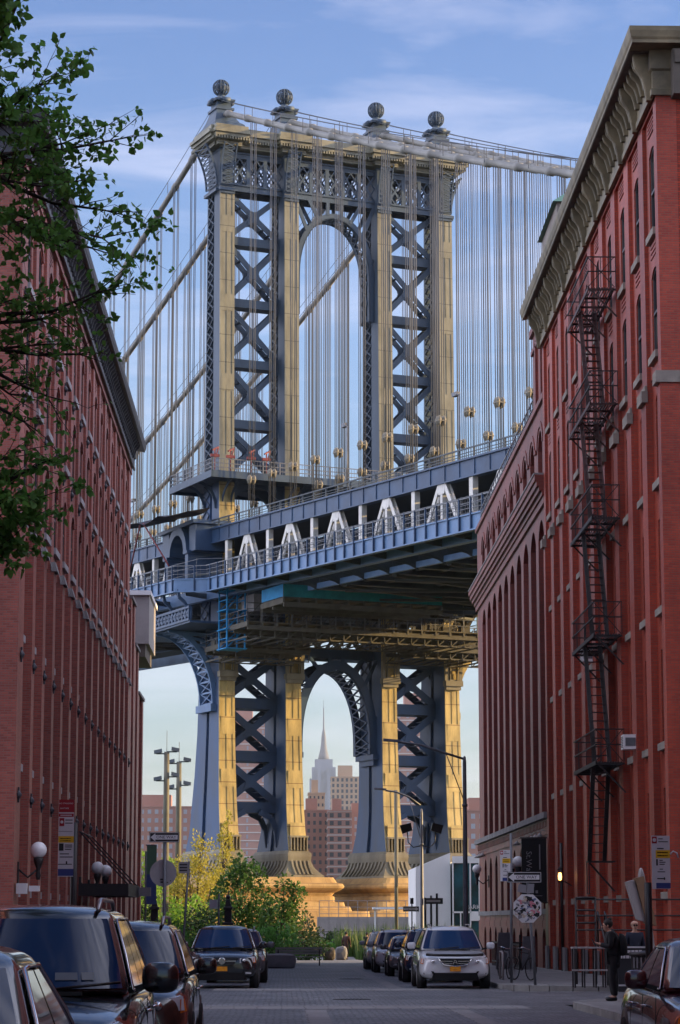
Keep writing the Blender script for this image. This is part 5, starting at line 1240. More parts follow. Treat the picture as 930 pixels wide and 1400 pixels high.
    for s in (-1,1):
        for yd in (1.45,2.42,3.35): m3=MB(); m3.beam((s*(W+.0015),yd,.42),(s*(W*.985),yd,belt-.07),.008,.008); part('door_seam',m3,M['black_trim'],t,local=True)
    mb.box(-.5*W,.5*W,1.15,1.2,belt-.03,belt+.0); 
    part('cowl',mb,M['black_trim'],t,local=True)
    for s in (-.35,.25): mb=MB(); mb.tube([(s*W,1.14,belt+.02),(s*W+.55,1.22,belt+.075)],.012,5); part('wiper',mb,M['black_trim'],t,local=True)
    # face
    mb=MB(); mb.hexa([(-.66*W,.02,.24),(.66*W,.02,.24),(.7*W,.3,.24),(-.7*W,.3,.24),(-.60*W,-.035,.46),(.60*W,-.035,.46),(.7*W,.3,.46),(-.7*W,.3,.46)])
    if grille!='plain':
        for s in (-1,1): mb.hexa([(s*.56*W,.0,.40),(s*.88*W,.13,.42),(s*.88*W,.3,.42),(s*.56*W,.3,.40),(s*.60*W,-.02,.50),(s*.86*W,.11,.52),(s*.86*W,.3,.52),(s*.60*W,.3,.50)])
    part('lower_grille',mb,M['black_trim'],t,local=True)
    mb=MB(); g0,g1=hd-.36,hd-.16; gw=.46*W
    mb.hexa([(-gw*.72,-.03,g0),(gw*.72,-.03,g0),(gw*.72,.12,g0),(-gw*.72,.12,g0),(-gw,.0,g1),(gw,.0,g1),(gw,.12,g1),(-gw,.12,g1)]); gr=part('grille',mb,M['black_trim'],t,local=True)
    mb=MB()
    if grille=='star':
        mb.lathe((0,-.045,(g0+g1)/2),[(.085,0),(.10,0),(.10,-.02),(.085,-.02)],20,'y')
        for k in range(3): a=R(90+120*k); mb.beam((0,-.055,(g0+g1)/2),(.088*math.cos(a),-.055,(g0+g1)/2+.088*math.sin(a)),.022,.015,(0,1,0))
        for s in (-1,1): mb.box(s*.10,s*gw*.85,-.045,-.025,(g0+g1)/2-.02,(g0+g1)/2+.02)
    elif grille=='caliper':
        zc_=(g0+g1)/2
        mb.tube([(-gw,-.02,g1),(-gw*.72,-.04,g0+.02),(0,-.05,g0-.02),(gw*.72,-.04,g0+.02),(gw,-.02,g1)],.016,6)
        for s in (-1,1): mb.beam((s*.015,-.05,zc_+.05),(s*.06,-.05,zc_-.06),.022,.015,(0,1,0)); mb.box(s*.08,s*gw*.9,-.045,-.03,zc_+.01,zc_+.035); mb.box(s*.08,s*gw*.75,-.045,-.03,zc_-.05,zc_-.03)
        mb.beam((-.045,-.05,zc_-.01),(.045,-.05,zc_-.01),.016,.012,(0,1,0)); mb.beam((-.03,-.05,zc_+.05),(.03,-.05,zc_+.05),.016,.012,(0,1,0))
    else:
        for k in range(3): mb.box(-gw*.85,gw*.85,-.032,-.02,g0+.04+k*.055,g0+.055+k*.055)
        mb.lathe((0,-.035,(g0+g1)/2),[(.06,0),(.06,-.012),(.001,-.014)],16,'y')
    part('emblem',mb,M['chrome'],gr,local=True)
    if plate:
        mb=MB(); mb.box(-.155,.155,-.065,-.04,.50,.63); part('licence_plate',mb,M['plate'],t,local=True)
    mb=MB()
    for s in (-1,1): mb.hexa([(s*.66*W,.0,.42),(s*.82*W,.08,.42),(s*.82*W,.1,.42),(s*.66*W,.03,.42),(s*.66*W,-.01,.47),(s*.82*W,.07,.47),(s*.82*W,.1,.47),(s*.66*W,.03,.47)])
    part('fog_lamp',mb,M['lamp_glass'],t,local=True)
    if dash:
        mb=MB(); mb.sm=False
        def onws(f,z,e=.034): return (f*hw(z),fyx(f,z)-e,z+.012)
        z1,z2=za+.07,za+.13; mb.poly([onws(.30,z1),onws(.52,z1),onws(.52,z2),onws(.30,z2)]); mb.poly([onws(.56,z1),onws(.68,z1),onws(.68,z2),onws(.56,z2)])
        part('dashboard_paper',mb,mat('faint_paper',(.10,.12,.14),.4),t,local=True,fix=False)
    return t
G1='cars parked along the street'
car('black sedan cut off by the left edge with only roof and side windows in view',-1.86,9.2,PB,'sedan',L=4.7,W=.94,H=1.53,belt=1.0,rails=False,group=G1)
car('large blue black suv with roof rails and papers behind its windscreen at left',-2.14,19.6,PB,'suv',L=4.85,W=.96,H=1.80,belt=1.12,group=G1,dash=True)
car('dark brown black suv just behind the large one at left, one headlight showing',-2.02,28.6,PBK,'suv',L=4.8,W=.95,H=1.70,belt=1.10,group=G1)
car('glossy black suv with a three pointed star on its grille, past the crossing',-1.80,72.2,PB,'suv',L=4.85,W=1.02,H=1.75,belt=1.12,grille='star',rails=False,group=G1,lamps=(.5,.86,.76,.92))
car('dark car mostly hidden behind the black suv with the star',-1.55,80.5,PG,'suv',L=4.7,W=.95,H=1.70,belt=1.10,group=G1)
car('white suv with dark bonnet strip and wide pointed grille, first in the right hand row',4.82,71.5,PW,'suv',L=4.85,W=1.02,H=1.73,belt=1.10,grille='caliper',rails=True,group=G1,trim='black')
car('dark blue suv right behind the white one in the right hand row',4.78,81.0,PN,'suv',L=4.7,W=.95,H=1.70,belt=1.10,group=G1)
car('small grey hatchback third in the right hand row',4.72,93.5,PG,'hatch',L=4.2,W=.88,H=1.48,belt=.98,rails=False,group=G1)
car('white suv fourth in the right hand row behind the grey hatchback',4.62,103,PW,'suv',L=4.7,W=.95,H=1.72,belt=1.10,group=G1)
car('silver suv at the far end of the right hand row',4.55,112.5,PS,'suv',L=4.6,W=.93,H=1.68,belt=1.08,group=G1)
mr=car('dark maroon sedan at the right kerb facing the camera',4.80,25.0,PM,'sedan',L=4.85,W=.93,H=1.52,belt=1.0,rails=False,group=G1)
# dark bonnet strip of the white suv
mb=MB(); 
wc_=[o for o in COL.objects if o.get('label','').startswith('white suv with dark bonnet')][0]
mb.tube([(-.80,.17,.965),(-.55,.02,.955),(0,-.06,.95),(.55,.02,.955),(.80,.17,.965)],.045,6); part('bonnet_deflector',mb,M['black_trim'],wc_,local=True)
# ================================================================ people
def skinned(name,J,E,m,parent,root=0,sub=2,loc=None):
    me=bpy.data.meshes.new(name); names=list(J); idx={n:i for i,n in enumerate(names)}
    me.from_pydata([J[n][0] for n in names],[(idx[a],idx[b]) for a,b in E],[]); me.materials.append(m)
    bm=bmesh.new(); bm.from_mesh(me); ly=bm.verts.layers.skin.verify(); bm.verts.ensure_lookup_table()
    for i,n in enumerate(names):
        r=J[n][1]; bm.verts[i][ly].radius=(r,r) if not isinstance(r,tuple) else r; bm.verts[i][ly].use_root=(i==root)
    bm.to_mesh(me); bm.free()
    o=bpy.data.objects.new(name,me); COL.objects.link(o); a=o.modifiers.new('k','SKIN'); a.use_smooth_shade=True; b=o.modifiers.new('s','SUBSURF'); b.levels=b.render_levels=sub
    dg=bpy.context.evaluated_depsgraph_get(); m2=bpy.data.meshes.new_from_object(o.evaluated_get(dg)); m2.name=name
    bpy.data.objects.remove(o); m2.materials.clear(); m2.materials.append(m)
    for p in m2.polygons: p.use_smooth=True
    return link(name,m2,parent)
def person(label,x,y,z,rz,group=None,coat='cloth_black',legs='cloth_black',hair='hair',H=1.72,phone=False,stride=0.,bow=0.,hood=False,glasses=False,bag=False,cap=None):
    """local: faces -y"""
    t=thing('person',label,'person',(x,y,z),group,rz); k=H/1.72; t.scale=(k,k,k)
    hip,kn,an=.90,.48,.08
    fl=stride
    HD=(0,-.02-bow*.9,1.60-bow*.30)
    J={'pel':((0,0,.93),.115),'spine':((0,-.0,1.12),.12),'chest':((0,-.02-bow*.3,1.32),.14),'neck':((0,-.02-bow*.5,1.47),.055),
       'hipL':((.09,0,.90),.088),'knL':((.10,-.03-fl*.5,.49),.06),'anL':((.10,.03-fl*1.1+(0 if fl<=0 else 0),.09),.042),'toL':((.11,-.14-fl*1.1,.035),.035),
       'hipR':((-.09,0,.90),.088),'knR':((-.10,-.03+fl*.3,.49),.06),'anR':((-.10,.03+fl*1.2,.10),.042),'toR':((-.11,-.13+fl*1.1,.035),.035)}
    E=[('pel','spine'),('spine','chest'),('chest','neck'),('pel','hipL'),('hipL','knL'),('knL','anL'),('anL','toL'),('pel','hipR'),('hipR','knR'),('knR','anR'),('anR','toR')]
    hands={}
    for s,c in ((1,'L'),(-1,'R')):
        sh=(s*.185,-.01-bow*.3,1.40)
        if phone: el=(s*.235,-.07,1.14); wr=(s*.09,-.28,1.20)
        else: el=(s*.235,.02+s*fl*.25,1.12); wr=(s*.24,-.06+s*fl*.55,.87)
        J['sh'+c]=(sh,.062); J['el'+c]=(el,.046); J['wr'+c]=(wr,.03); E+= [('chest','sh'+c),('sh'+c,'el'+c),('el'+c,'wr'+c)]
        d=(Vector(wr)-Vector(el)).normalized(); pm=Vector(wr)+d*.07; J['pa'+c]=(tuple(pm),(.038,.022)); E.append(('wr'+c,'pa'+c))
        side=Vector((1,0,0)) if phone else Vector((0,1,0))
        for f in range(4):
            o=side*(.026-.0175*f); a=pm+o*.8; ln=(.036,.042,.039,.03)[f]
            b1=a+d*.035+o*.3; cl=Vector((-s*.2,0,.9)) if phone else Vector((-s*.6,0,-.2)); b2=b1+d*ln*.8+cl*ln*.5
            J['f%d%s'%(f,c)]=(tuple(b1),.0095); J['g%d%s'%(f,c)]=(tuple(b2),.008); E+= [('pa'+c,'f%d%s'%(f,c)),('f%d%s'%(f,c),'g%d%s'%(f,c))]
        th=Vector(wr)+d*.035+side*.035; th2=th+d*.035+side*.012; J['t'+c]=(tuple(th),.012); J['u'+c]=(tuple(th2),.009); E+= [('wr'+c,'t'+c),('t'+c,'u'+c)]
        hands[c]=pm
    J['jaw']=((HD[0],HD[1]-.015,HD[2]-.045),(.062,.066)); J['skull']=((HD[0],HD[1]+.012,HD[2]+.045),(.082,.098)); J['crown']=((HD[0],HD[1]+.015,HD[2]+.10),(.06,.07))
    E+= [('neck','jaw'),('jaw','skull'),('skull','crown')]
    body=skinned('body',J,E,M['skin'],t)
    # face and hair
    mb=MB(); fd=Vector((0,-1,-bow*1.1)).normalized(); up=Vector((0,-fd.z*-1*-1 if False else 0,1)); c=Vector(HD)+Vector((0,.01,.02)); upv=Vector((0,fd.z,-fd.y)).normalized()
    mb.sm=True
    nose=c+fd*.098-upv*.012; mb.ball(nose,.016,8,.9,1.2,1.5)
    for s in (-1,1): mb.ball(c+Vector((s*.083,.015,-.005)),.022,8,.5,.8,1.3)
    part('ear_and_nose',mb,M['skin'],t,local=True)
    mb=MB(); 
    for s in (-1,1): mb.ball(c+fd*.082+upv*.022+Vector((s*.032,0,0)),.011,8,1.3,.8,.8)
    mb.ball(c+fd*.083-upv*.05,.014,8,1.7,.5,.35); part('eyes_and_mouth',mb,M['hair'],t,local=True)
    mb=MB(); mb.sm=True
    mb.ball(c+Vector((0,.022,.045))-fd*.01,.102,14,.92,1.04,.98)
    hr=part('hair',mb,M[hair],t,local=True)
    if phone:
        mb=MB(); mb.ball(c+Vector((0,.07,.135)),.045,10); part('hair_bun',mb,M[hair],hr,local=True)
    if cap:
        mb=MB(); mb.ball(c+Vector((0,.0,.065)),.104,14,.94,1.04,.7); part('cap',mb,M[cap],t,local=True)
    if glasses:
        mb=MB()
        for s in (-1,1): mb.lathe(c+fd*.095+upv*.022+Vector((s*.034,0,0)),[(.024,0),(.028,0),(.028,-.006),(.024,-.006)],12,'y')
        mb.beam(c+fd*.098+upv*.022+Vector((-.01,0,0)),c+fd*.098+upv*.022+Vector((.01,0,0)),.005,.005); part('glasses',mb,M['black_trim'],t,local=True)
    # coat with hem, trousers, shoes
    JC={'hem':((0,.01,.66),(.18,.16)),'pel':((0,0,.93),.172),'spine':((0,.0,1.12),.165),'chest':((0,-.01-bow*.3,1.33),.165),'nk':((0,-.01-bow*.45,1.45),.075)}
    EC=[('hem','pel'),('pel','spine'),('spine','chest'),('chest','nk')]
    for s,c_ in ((1,'L'),(-1,'R')):
        JC['sh'+c_]=(J['sh'+c_][0],.085); JC['el'+c_]=(J['el'+c_][0],.068); w=Vector(J['wr'+c_][0]); e=Vector(J['el'+c_][0]); JC['wr'+c_]=(tuple(e.lerp(w,.94)),.048); EC+= [('chest','sh'+c_),('sh'+c_,'el'+c_),('el'+c_,'wr'+c_)]
    if hood: JC['hood']=((0,.10,1.46),.085); EC.append(('chest','hood'))
    skinned('coat',JC,EC,M[coat],t,1)
    JT={'pel':((0,0,.88),.14)}; ET=[]
    for c_ in 'LR':
        for n,r in (('hip',.105),('kn',.085),('an',.07)): JT[n+c_]=(J[n+c_][0],r)
        ET+= [('pel','hip'+c_),('hip'+c_,'kn'+c_),('kn'+c_,'an'+c_)]
    skinned('trousers',JT,ET,M[legs],t)
    for c_ in 'LR':
        a=Vector(J['an'+c_][0]); b=Vector(J['to'+c_][0]); JS={'h':((a.x,a.y+.05,.045),.045),'m':((a.x,(a.y+b.y)/2,.05),.05),'t':((b.x,b.y-.03,.035),.036)}; skinned('shoe',JS,[('h','m'),('m','t')],M['black_trim'],t,1)
    if bag:
        mb=MB(); mb.sm=True; mb.loft([[(x_*w,.155+dp*yy,z_) for x_,yy in ((-1,0),(-.8,.8),(0,1),(.8,.8),(1,0))] for z_,w,dp in ((.95,.11,.10),(1.0,.14,.16),(1.2,.14,.17),(1.36,.12,.13),(1.42,.08,.06))]); part('backpack',mb,M['cloth_black'],t,local=True)
    return t,hands
pz=gz(54)+.14
p,h=person('person in a black hooded coat, head bowed over a phone at the kerb corner',7.02,54.0,pz,R(-90),coat='cloth_black',phone=True,bow=.12,hood=True,bag=True)
mb=MB(); c=Vector((7.02,54.0,pz)); q=Vector((-.37,0,1.245)); mb.hexa([c+q+Vector(v) for v in ((-.02,-.04,-.07),(-.02,.04,-.07),(0,.04,-.075),(0,-.04,-.075),(-.075,-.04,.06),(-.075,.04,.06),(-.055,.04,.055),(-.055,-.04,.055))])
solo('phone',mb,M['black_trim'],'dark phone held up in the hands of the person at the kerb corner','phone',tuple(c+q))
person('person in a navy jacket with glasses facing the camera by the stairs',9.25,66.6,gz(66.6)+.14,R(8),coat='cloth_navy',legs='cloth_black',hair='hair_grey',H=1.70,glasses=True,cap='skin')
person('person in a brown coat walking on the far path, on the left of two',3.95,163,gz(163),R(160),coat='cloth_brown',legs='cloth_black',H=1.75,stride=.16,group=None)
person('person in dark clothes walking on the far path, on the right of two',5.35,165,gz(165),R(185),coat='cloth_black',legs='cloth_black',H=1.72,stride=.14)
# ================================================================ signs, lamps and street furniture
def pole(mb,x,y,h,r=.035,lean=(0,0),z=None): z0=gz(y)+.14 if z is None else z; mb.tube([(x,y,z0),(x+lean[0],y+lean[1],z0+h)],r,8); return z0
def oneway(t,x,y,z,w,h,left,rz=0):
    mx=Matrix.Translation((x,y,z))@Matrix.Rotation(rz,4,'Z'); s=-1 if left else 1
    mb=MB(); mb.box(-w/2,w/2,0,.012,-h/2,h/2); mb.xf(mx); pl=part('sign_plate',mb,M['sign_black'],t)
    mb=MB(); a=h*.40; b=h*.22; P=[(s*w*.46,0),(s*w*.30,a),(s*w*.30,b),(-s*w*.44,b),(-s*w*.44,-b),(s*w*.30,-b),(s*w*.30,-a)]
    mb.prism([(p[0],-.004,p[1]) for p in P],(0,.003,0))
    e=.012
    for q in ((-w/2+e,w/2-e,h/2-e-.012,h/2-e),(-w/2+e,w/2-e,-h/2+e,-h/2+e+.012),(-w/2+e,-w/2+e+.012,-h/2+e,h/2-e),(w/2-e-.012,w/2-e,-h/2+e,h/2-e)): mb.box(q[0],q[1],-.004,-.001,q[2],q[3])
    mb.xf(mx); part('arrow',mb,M['sign_white'],pl)
    mb=MB(); Mx=mx@Matrix.Translation((-s*w*.06,-.007,0))@Matrix.Rotation(R(90),4,'X'); text_mb('ONE WAY',h*.42,mb,Mx,.0015); part('lettering',mb,M['sign_black'],pl)
def octagon(mb,x,y,z,r,th=.012): mb.prism([(x+r*math.cos(R(22.5+45*k)),y,z+r*math.sin(R(22.5+45*k))) for k in range(8)],(0,th,0))
def octo_round(mb,x,y,z,r): mb.prism([(x+r*math.cos(R(18*k)),y,z+r*math.sin(R(18*k))) for k in range(20)],(0,.012,0))
# left corner: one way over the back of a round sign
x,y=-3.68,76.8; t=thing('sign_post','grey post with a one way sign above a blank round sign at the left corner','sign post',(x,y,gz(y)+.14))
mb=MB(); pole(mb,x,y,4.35,.05); part('post',mb,M['galv'],t)
oneway(t,x-.02,y-.065,4.1,.92,.31,True)
mb=MB(); octo_round(mb,x-.05,y+.06,3.02,.41); pl=part('round_sign',mb,M['sign_grey'],t)
mb=MB(); 
for a,b,c,d in ((-.14,-.22,.10,.05),(-.13,-.30,.09,.05),(.06,-.30,.05,.03),(.16,-.25,.03,.03)): mb.box(x+a,x+a+c,y+.053,y+.056,3.02+b,3.02+b+d)
mb.box(x-.05,x+.05,y-.056,y-.052,1.3,1.5); part('sticker',mb,M['sign_black'],pl)
# street sign and small sign further left
x,y=-3.1,79; t=thing('sign_post','thin leaning post with a small dark flag sign, next to the one way post','sign post',(x-.15,y,gz(y)+.14)); mb=MB(); pole(mb,x-.15,y,3.65,.035,(.22,0)); part('post',mb,M['galv'],t)
mb=MB(); mb.box(x-.25,x+.05,y-.05,y-.03,3.05,3.4); part('sign_plate',mb,M['sign_grey'],t); mb=MB()
for k in range(3): mb.box(x-.22,x+.02,y-.054,y-.051,3.12+k*.09,3.16+k*.09)
part('legend',mb,M['sign_black'],t)
x,y=-2.95,112; t=thing('sign_post','thin post with a tiny white sign in front of the green trees at left','sign post',(x,y,gz(y)+.14)); mb=MB(); pole(mb,x,y,3.2,.04); part('post',mb,M['galv'],t)
mb=MB(); mb.box(x-.42,x-.05,y-.06,y-.04,2.1,2.5); part('sign_plate',mb,M['sign_white'],t)
# right corner: one way over an octagon covered with stickers
x,y=6.74,70.0; t=thing('sign_post','leaning post with a one way sign over an octagon plastered with stickers','sign post',(x+.2,y,gz(y)+.14))
mb=MB(); pole(mb,x+.2,y,3.05,.04,(-.20,0)); part('post',mb,M['galv'],t)
oneway(t,x-.08,y-.07,2.78,.96,.30,True,R(0))
mb=MB(); octagon(mb,x+.0,y-.06,1.92,.42); pl=part('octagon_sign',mb,M['sign_white'],t)
random.seed(11); cols=[M['sign_white'],M['sign_black'],mat('sticker_grey',(.2,.2,.22),.5),mat('sticker_pink',(.5,.18,.22),.5),mat('sticker_blue',(.12,.16,.28),.5),mat('sticker_tan',(.45,.38,.3),.5)]
mb=MB()
for k in range(120):
    mb.m=random.choice((0,0,1,1,2,2,3,4,5)); a=random.random()*6.28; r=.33*math.sqrt(random.random()); cx,cz_=x+r*math.cos(a),1.92+r*math.sin(a); w=random.uniform(.025,.085); h=random.uniform(.015,.05); b=random.uniform(-.9,.9); yy=y-.062-k*.00012
    P=[(-w,-h),(w*random.uniform(.5,1),-h),(w,h),(-w*random.uniform(.3,1),h)]
    mb.poly([(cx+p*math.cos(b)-q*math.sin(b),yy,cz_+p*math.sin(b)+q*math.cos(b)) for p,q in P])
part('sticker',mb,cols,pl,fix=False)
mb=MB()
mb.prism([(x-.02,y-.075,2.34),(x+.17,y-.075,2.34),(x+.2,y-.075,2.6),(x+.02,y-.075,2.6)],(0,.01,0)); mb.prism([(x-.28,y-.07,2.38),(x-.02,y-.07,2.34),(x-.03,y-.07,2.56),(x-.24,y-.07,2.6)],(0,.01,0)); part('small_plate',mb,cols[2],t)
def parking(t,x,y,ztop,w,h,top_red=False,side=1):
    mb=MB(); mb.box(x-w/2,x+w/2,y,y+.012,ztop-h,ztop); pl=part('sign_plate',mb,M['sign_white'],t)
    mb=MB(); yf=y-.003; q=lambda a,b,c,d:mb.box(x-w/2+a*w,x-w/2+b*w,yf,y+.001,ztop-d*h,ztop-c*h)
    r=MB(); qr=lambda a,b,c,d:r.box(x-w/2+a*w,x-w/2+b*w,yf,y+.001,ztop-d*h,ztop-c*h)
    g=MB(); qg=lambda a,b,c,d:g.box(x-w/2+a*w,x-w/2+b*w,yf,y+.001,ztop-d*h,ztop-c*h)
    b=MB(); qb=lambda a,b_,c,d:b.box(x-w/2+a*w,x-w/2+b_*w,yf,y+.001,ztop-d*h,ztop-c*h)
    if top_red:
        qr(0,1,0,.165); qr(0,.97,.182,.225); qr(.04,.36,.24,.345); qg(0,1,.475,.56); q(.04,.34,.57,.665); q(.0,.9,.41,.415); q(0,.9,.835,.845); q(.5,.6,.80,.835); qb(0,1,.90,.99)
        for k,(c,bb) in enumerate(((.26,.9),(.30,.9),(.585,.9),(.61,.9),(.64,.85),(.70,.7),(.74,.95))): q(.42 if c<.69 else .1,bb,c,c+.012)
        for c in (.50,.53): q(.12,.8,c,c+.012)
    else:
        qr(.03,.30,.015,.145); qg(.22,1,.27,.42); qb(.22,1,.885,.99); q(.30,.66,.23,.25); q(.24,.33,.44,.56); q(.28,.72,.795,.815)
        for c,a_,bb in ((.05,.38,.62),(.105,.38,.9),(.455,.42,.6),(.49,.42,.75),(.53,.42,.7),(.62,.42,.6),(.67,.3,.72)): q(a_,bb,c,c+.016)
        for c in (.305,.365): q(.30,.88,c,c+.02)
        q(.64,.70,.78,.83)
    part('legend',mb,M['sign_black'],pl); part('red_panel',r,M['sign_red'],pl); part('yellow_panel',g,M['sign_yellow'],pl); part('blue_panel',b,M['sign_blue'],pl)
    w_=MB(); zc=ztop-(.08 if not top_red else .292)*h; xc=x-w/2+(.165 if not top_red else .20)*w; rr=w*.10
    w_.lathe((xc,yf-.001,zc),[(rr*.8,0),(rr,0),(rr,-.001),(rr*.8,-.001)],16,'y'); w_.beam((xc-rr*.6,yf-.001,zc+rr*.6),(xc+rr*.6,yf-.001,zc-rr*.6),w*.03,.001,(0,1,0))
    if top_red:
        Mx=facing(x-w*.04,yf-.002,ztop-.05*h); text_mb('NO STANDING',w*.135,w_,Mx,.001); text_mb('ANYTIME',w*.14,w_,facing(x-w*.14,yf-.002,ztop-.115*h),.001); w_.box(x-w*.4,x+w*.35,yf-.001,yf,ztop-.208*h,ztop-.198*h)
    part('mark',w_,M['sign_white'],pl)
x,y=6.0,40.8; t=thing('parking_sign','white parking sign with a yellow band on a thick black post at the right edge','sign post',(x,y,gz(y)+.14)); mb=MB(); z0=pole(mb,x-.09,y+.07,2.25,.062); part('post',mb,M['sign_black'],t); parking(t,x+.12,y,2.96,.30,.86)
mb=MB(); mb.tube([(x+.27,y-.02,2.66),(x+.32,y-.03,2.71),(x+.38,y-.03,2.68),(x+.40,y-.03,2.60)],.014,6); part('tie',mb,M['white_paint'],t)
x,y=-4.42,51; t=thing('parking_sign','tall parking sign with a dark red top in front of the left warehouse','sign post',(x,y,gz(y)+.14)); mb=MB(); pole(mb,x+.13,y+.07,3.65,.07); part('post',mb,M['sign_black'],t); parking(t,x-.03,y,4.02,.31,1.55,True)
x,y=6.52,73.2; t=thing('parking_sign','faded white parking sign with a yellow band, left of the stickered octagon','sign post',(x,y,gz(y)+.14)); mb=MB(); pole(mb,x+.05,y+.04,4.3,.04,(.03,0)); part('post',mb,M['galv'],t); parking(t,x-.1,y,3.62,.30,.9)
# distant one way, street name sign, small signs
x,y=7.55,150; t=thing('sign_post','small distant one way sign pointing right above the tall grass','sign post',(x,y,gz(y))); mb=MB(); pole(mb,x,y,3.5,.04,z=gz(y)); mb.box(x-.1,x+.1,y-.06,y-.03,2.55,2.9); part('post',mb,M['black_trim'],t); oneway(t,x-.05,y-.07,2.26,.95,.31,False)
# tall arm lamps
def arm_lamp(lab,x,y,h,pts,head,extra=None):
    t=thing('street_lamp',lab,'street lamp',(x,y,gz(y)+.14)); mb=MB(); z=gz(y)+.14
    mb.lathe((x,y,z),[(.24,0),(.24,.25),(.16,.4),(.13,.5),(.085,h),(.06,h+.25),(.001,h+.3)],8); mb.lathe((x,y,z+h*.78),[(.13,0),(.13,.12)],8); part('post',mb,M['galv'],t)
    mb=MB(); mb.tube(pts,[.055]*len(pts),7); mb.tube([(x,y,z+h*.80),pts[1] if len(pts)>2 else pts[-1]],.025,6); part('arm',mb,M['galv'],t)
    mb=MB(); a,b=head; mb.loft([[(a[0]+u*(b[0]-a[0])-0,a[1]-w,a[2]+u*(b[2]-a[2])-d) for w,d in ((-.14,.0),(-.12,-.1),(.12,-.1),(.14,0),(.0,.03))] for u in (0,.3,1)]); part('lamp_head',mb,M['galv'],t)
    return t
arm_lamp('tall grey street lamp by the dark arched warehouse with a long arm reaching left',8.25,115,9.25,[(8.2,115,8.95),(7.4,115,9.2),(6.2,115,9.6),(5.2,115,9.72)],((5.25,115,9.72),(4.5,115,9.78)))
tl=arm_lamp('grey street lamp with a shorter arm and flood lamps behind the parked cars',8.15,150,8.6,[(8.1,150,8.4),(7.4,150,8.9),(6.6,150,9.2),(6.0,150,9.28)],((6.05,150,9.3),(5.3,150,9.36)))
for s in (-1,1):
    mb=MB(); mb.tube([(8.15,150,6.0),(8.15+s*.5,150,5.9),(8.15+s*.8,150,6.2),(8.15+s*.85,150,6.8)],.035,6); mb.hexa([(8.15+s*.55,149.8,6.9),(8.15+s*1.15,149.8,6.7),(8.15+s*1.15,150.2,6.7),(8.15+s*.55,150.2,6.9),(8.15+s*.65,149.7,7.35),(8.15+s*1.3,149.7,7.2),(8.15+s*1.3,150.2,7.2),(8.15+s*.65,150.2,7.35)]); part('flood_lamp',mb,M['black_trim'],tl)
mb=MB(); mb.box(8.3,9.4,149.9,149.94,2.55,2.9); part('name_plate',mb,M['sign_black'],tl); mb=MB(); mb.box(8.42,9.25,149.885,149.9,2.66,2.79); part('legend',mb,M['sign_grey'],tl)
mb=MB(); pole(mb,7.95,180,11.8,.13,z=gz(180)); mb.box(7.85,8.05,179.8,180,4.0,4.2); solo('utility_pole',mb,M['pole_brown'],'plain brown pole standing in the tall grass in front of the right granite pier','pole',(7.95,180,gz(180)))
for lab,x,y,h in (('tall flood light mast by the left warehouse, the taller one nearer the wall',-9.05,190,15.2),('tall flood light mast by the left warehouse, the shorter one nearer the bridge leg',-8.62,202,15.2)):
    t=thing('light_mast',lab,'flood light',(x,y,gz(y))); mb=MB(); z=gz(y); mb.lathe((x,y,z),[(.28,0),(.22,h*.8),(.2,h)],8); mb.tube([(x,y,z+h),(x,y,z+h+1.6)],.02,4); part('mast',mb,M['pole_brown'],t)
    for s,dz in ((-1,.15),(1,.3),(1,-1.6),(-1,-1.9)):
        mb=MB(); mb.beam((x,y,z+h+dz-.3),(x+s*.8,y-.1,z+h+dz-.3),.1,.1); mb.hexa([(x+s*.35,y-.3,z+h+dz-.2),(x+s*.95,y-.3,z+h+dz-.32),(x+s*.95,y+.2,z+h+dz-.32),(x+s*.35,y+.2,z+h+dz-.2),(x+s*.38,y-.2,z+h+dz+.08),(x+s*.98,y-.2,z+h+dz-.06),(x+s*.98,y+.2,z+h+dz-.06),(x+s*.38,y+.2,z+h+dz+.08)]); part('flood_lamp',mb,M['steel_dark'],t)
# park banner and iron gate pillars
x,y=-6.75,128; t=thing('park_banner','narrow green and blue banner on a pole beside the left warehouse','banner',(x,y,gz(y)+.1)); mb=MB(); pole(mb,x-.35,y,5.6,.05); mb.box(x-.35,x+.2,y-.03,y+.03,5.35,5.4); part('post',mb,M['galv'],t)
mb=MB(); mb.box(x-.3,x+.2,y-.02,y,3.9,5.35); part('upper_cloth',mb,M['sign_green'],t); mb=MB(); mb.box(x-.3,x+.2,y-.02,y,2.4,3.9); part('lower_cloth',mb,mat('banner_blue',(.06,.09,.24),.7),t)
for lab,x in (('ornate black iron pillar at left, behind the one way post',-7.2),('ornate black iron pillar in front of the green trees, right of the one way post',-3.15)):
    y=139; t=thing('iron_pillar',lab,'pillar',(x,y,gz(y))); z=gz(y); mb=MB()
    mb.loft([[(x+a*e,y+b*e,z+h) for a,b in ((-1,-1),(1,-1),(1,1),(-1,1))] for h,e in ((0,.32),(.3,.32),(.35,.24),(2.0,.23),(2.05,.30),(2.2,.30),(2.25,.2),(2.9,.19),(2.95,.26),(3.05,.26),(3.1,.17),(3.45,.10))]); part('shaft',mb,M['iron'],t)
    mb=MB(); mb.ball((x,y,z+3.6),.14,10); mb.lathe((x,y,z+3.7),[(.05,0),(.03,.15),(.001,.3)],8)
    for k in range(8): mb.ball((x,y-.24,z+.5+k*.19),.07,6)
    part('ornament',mb,M['iron'],t)
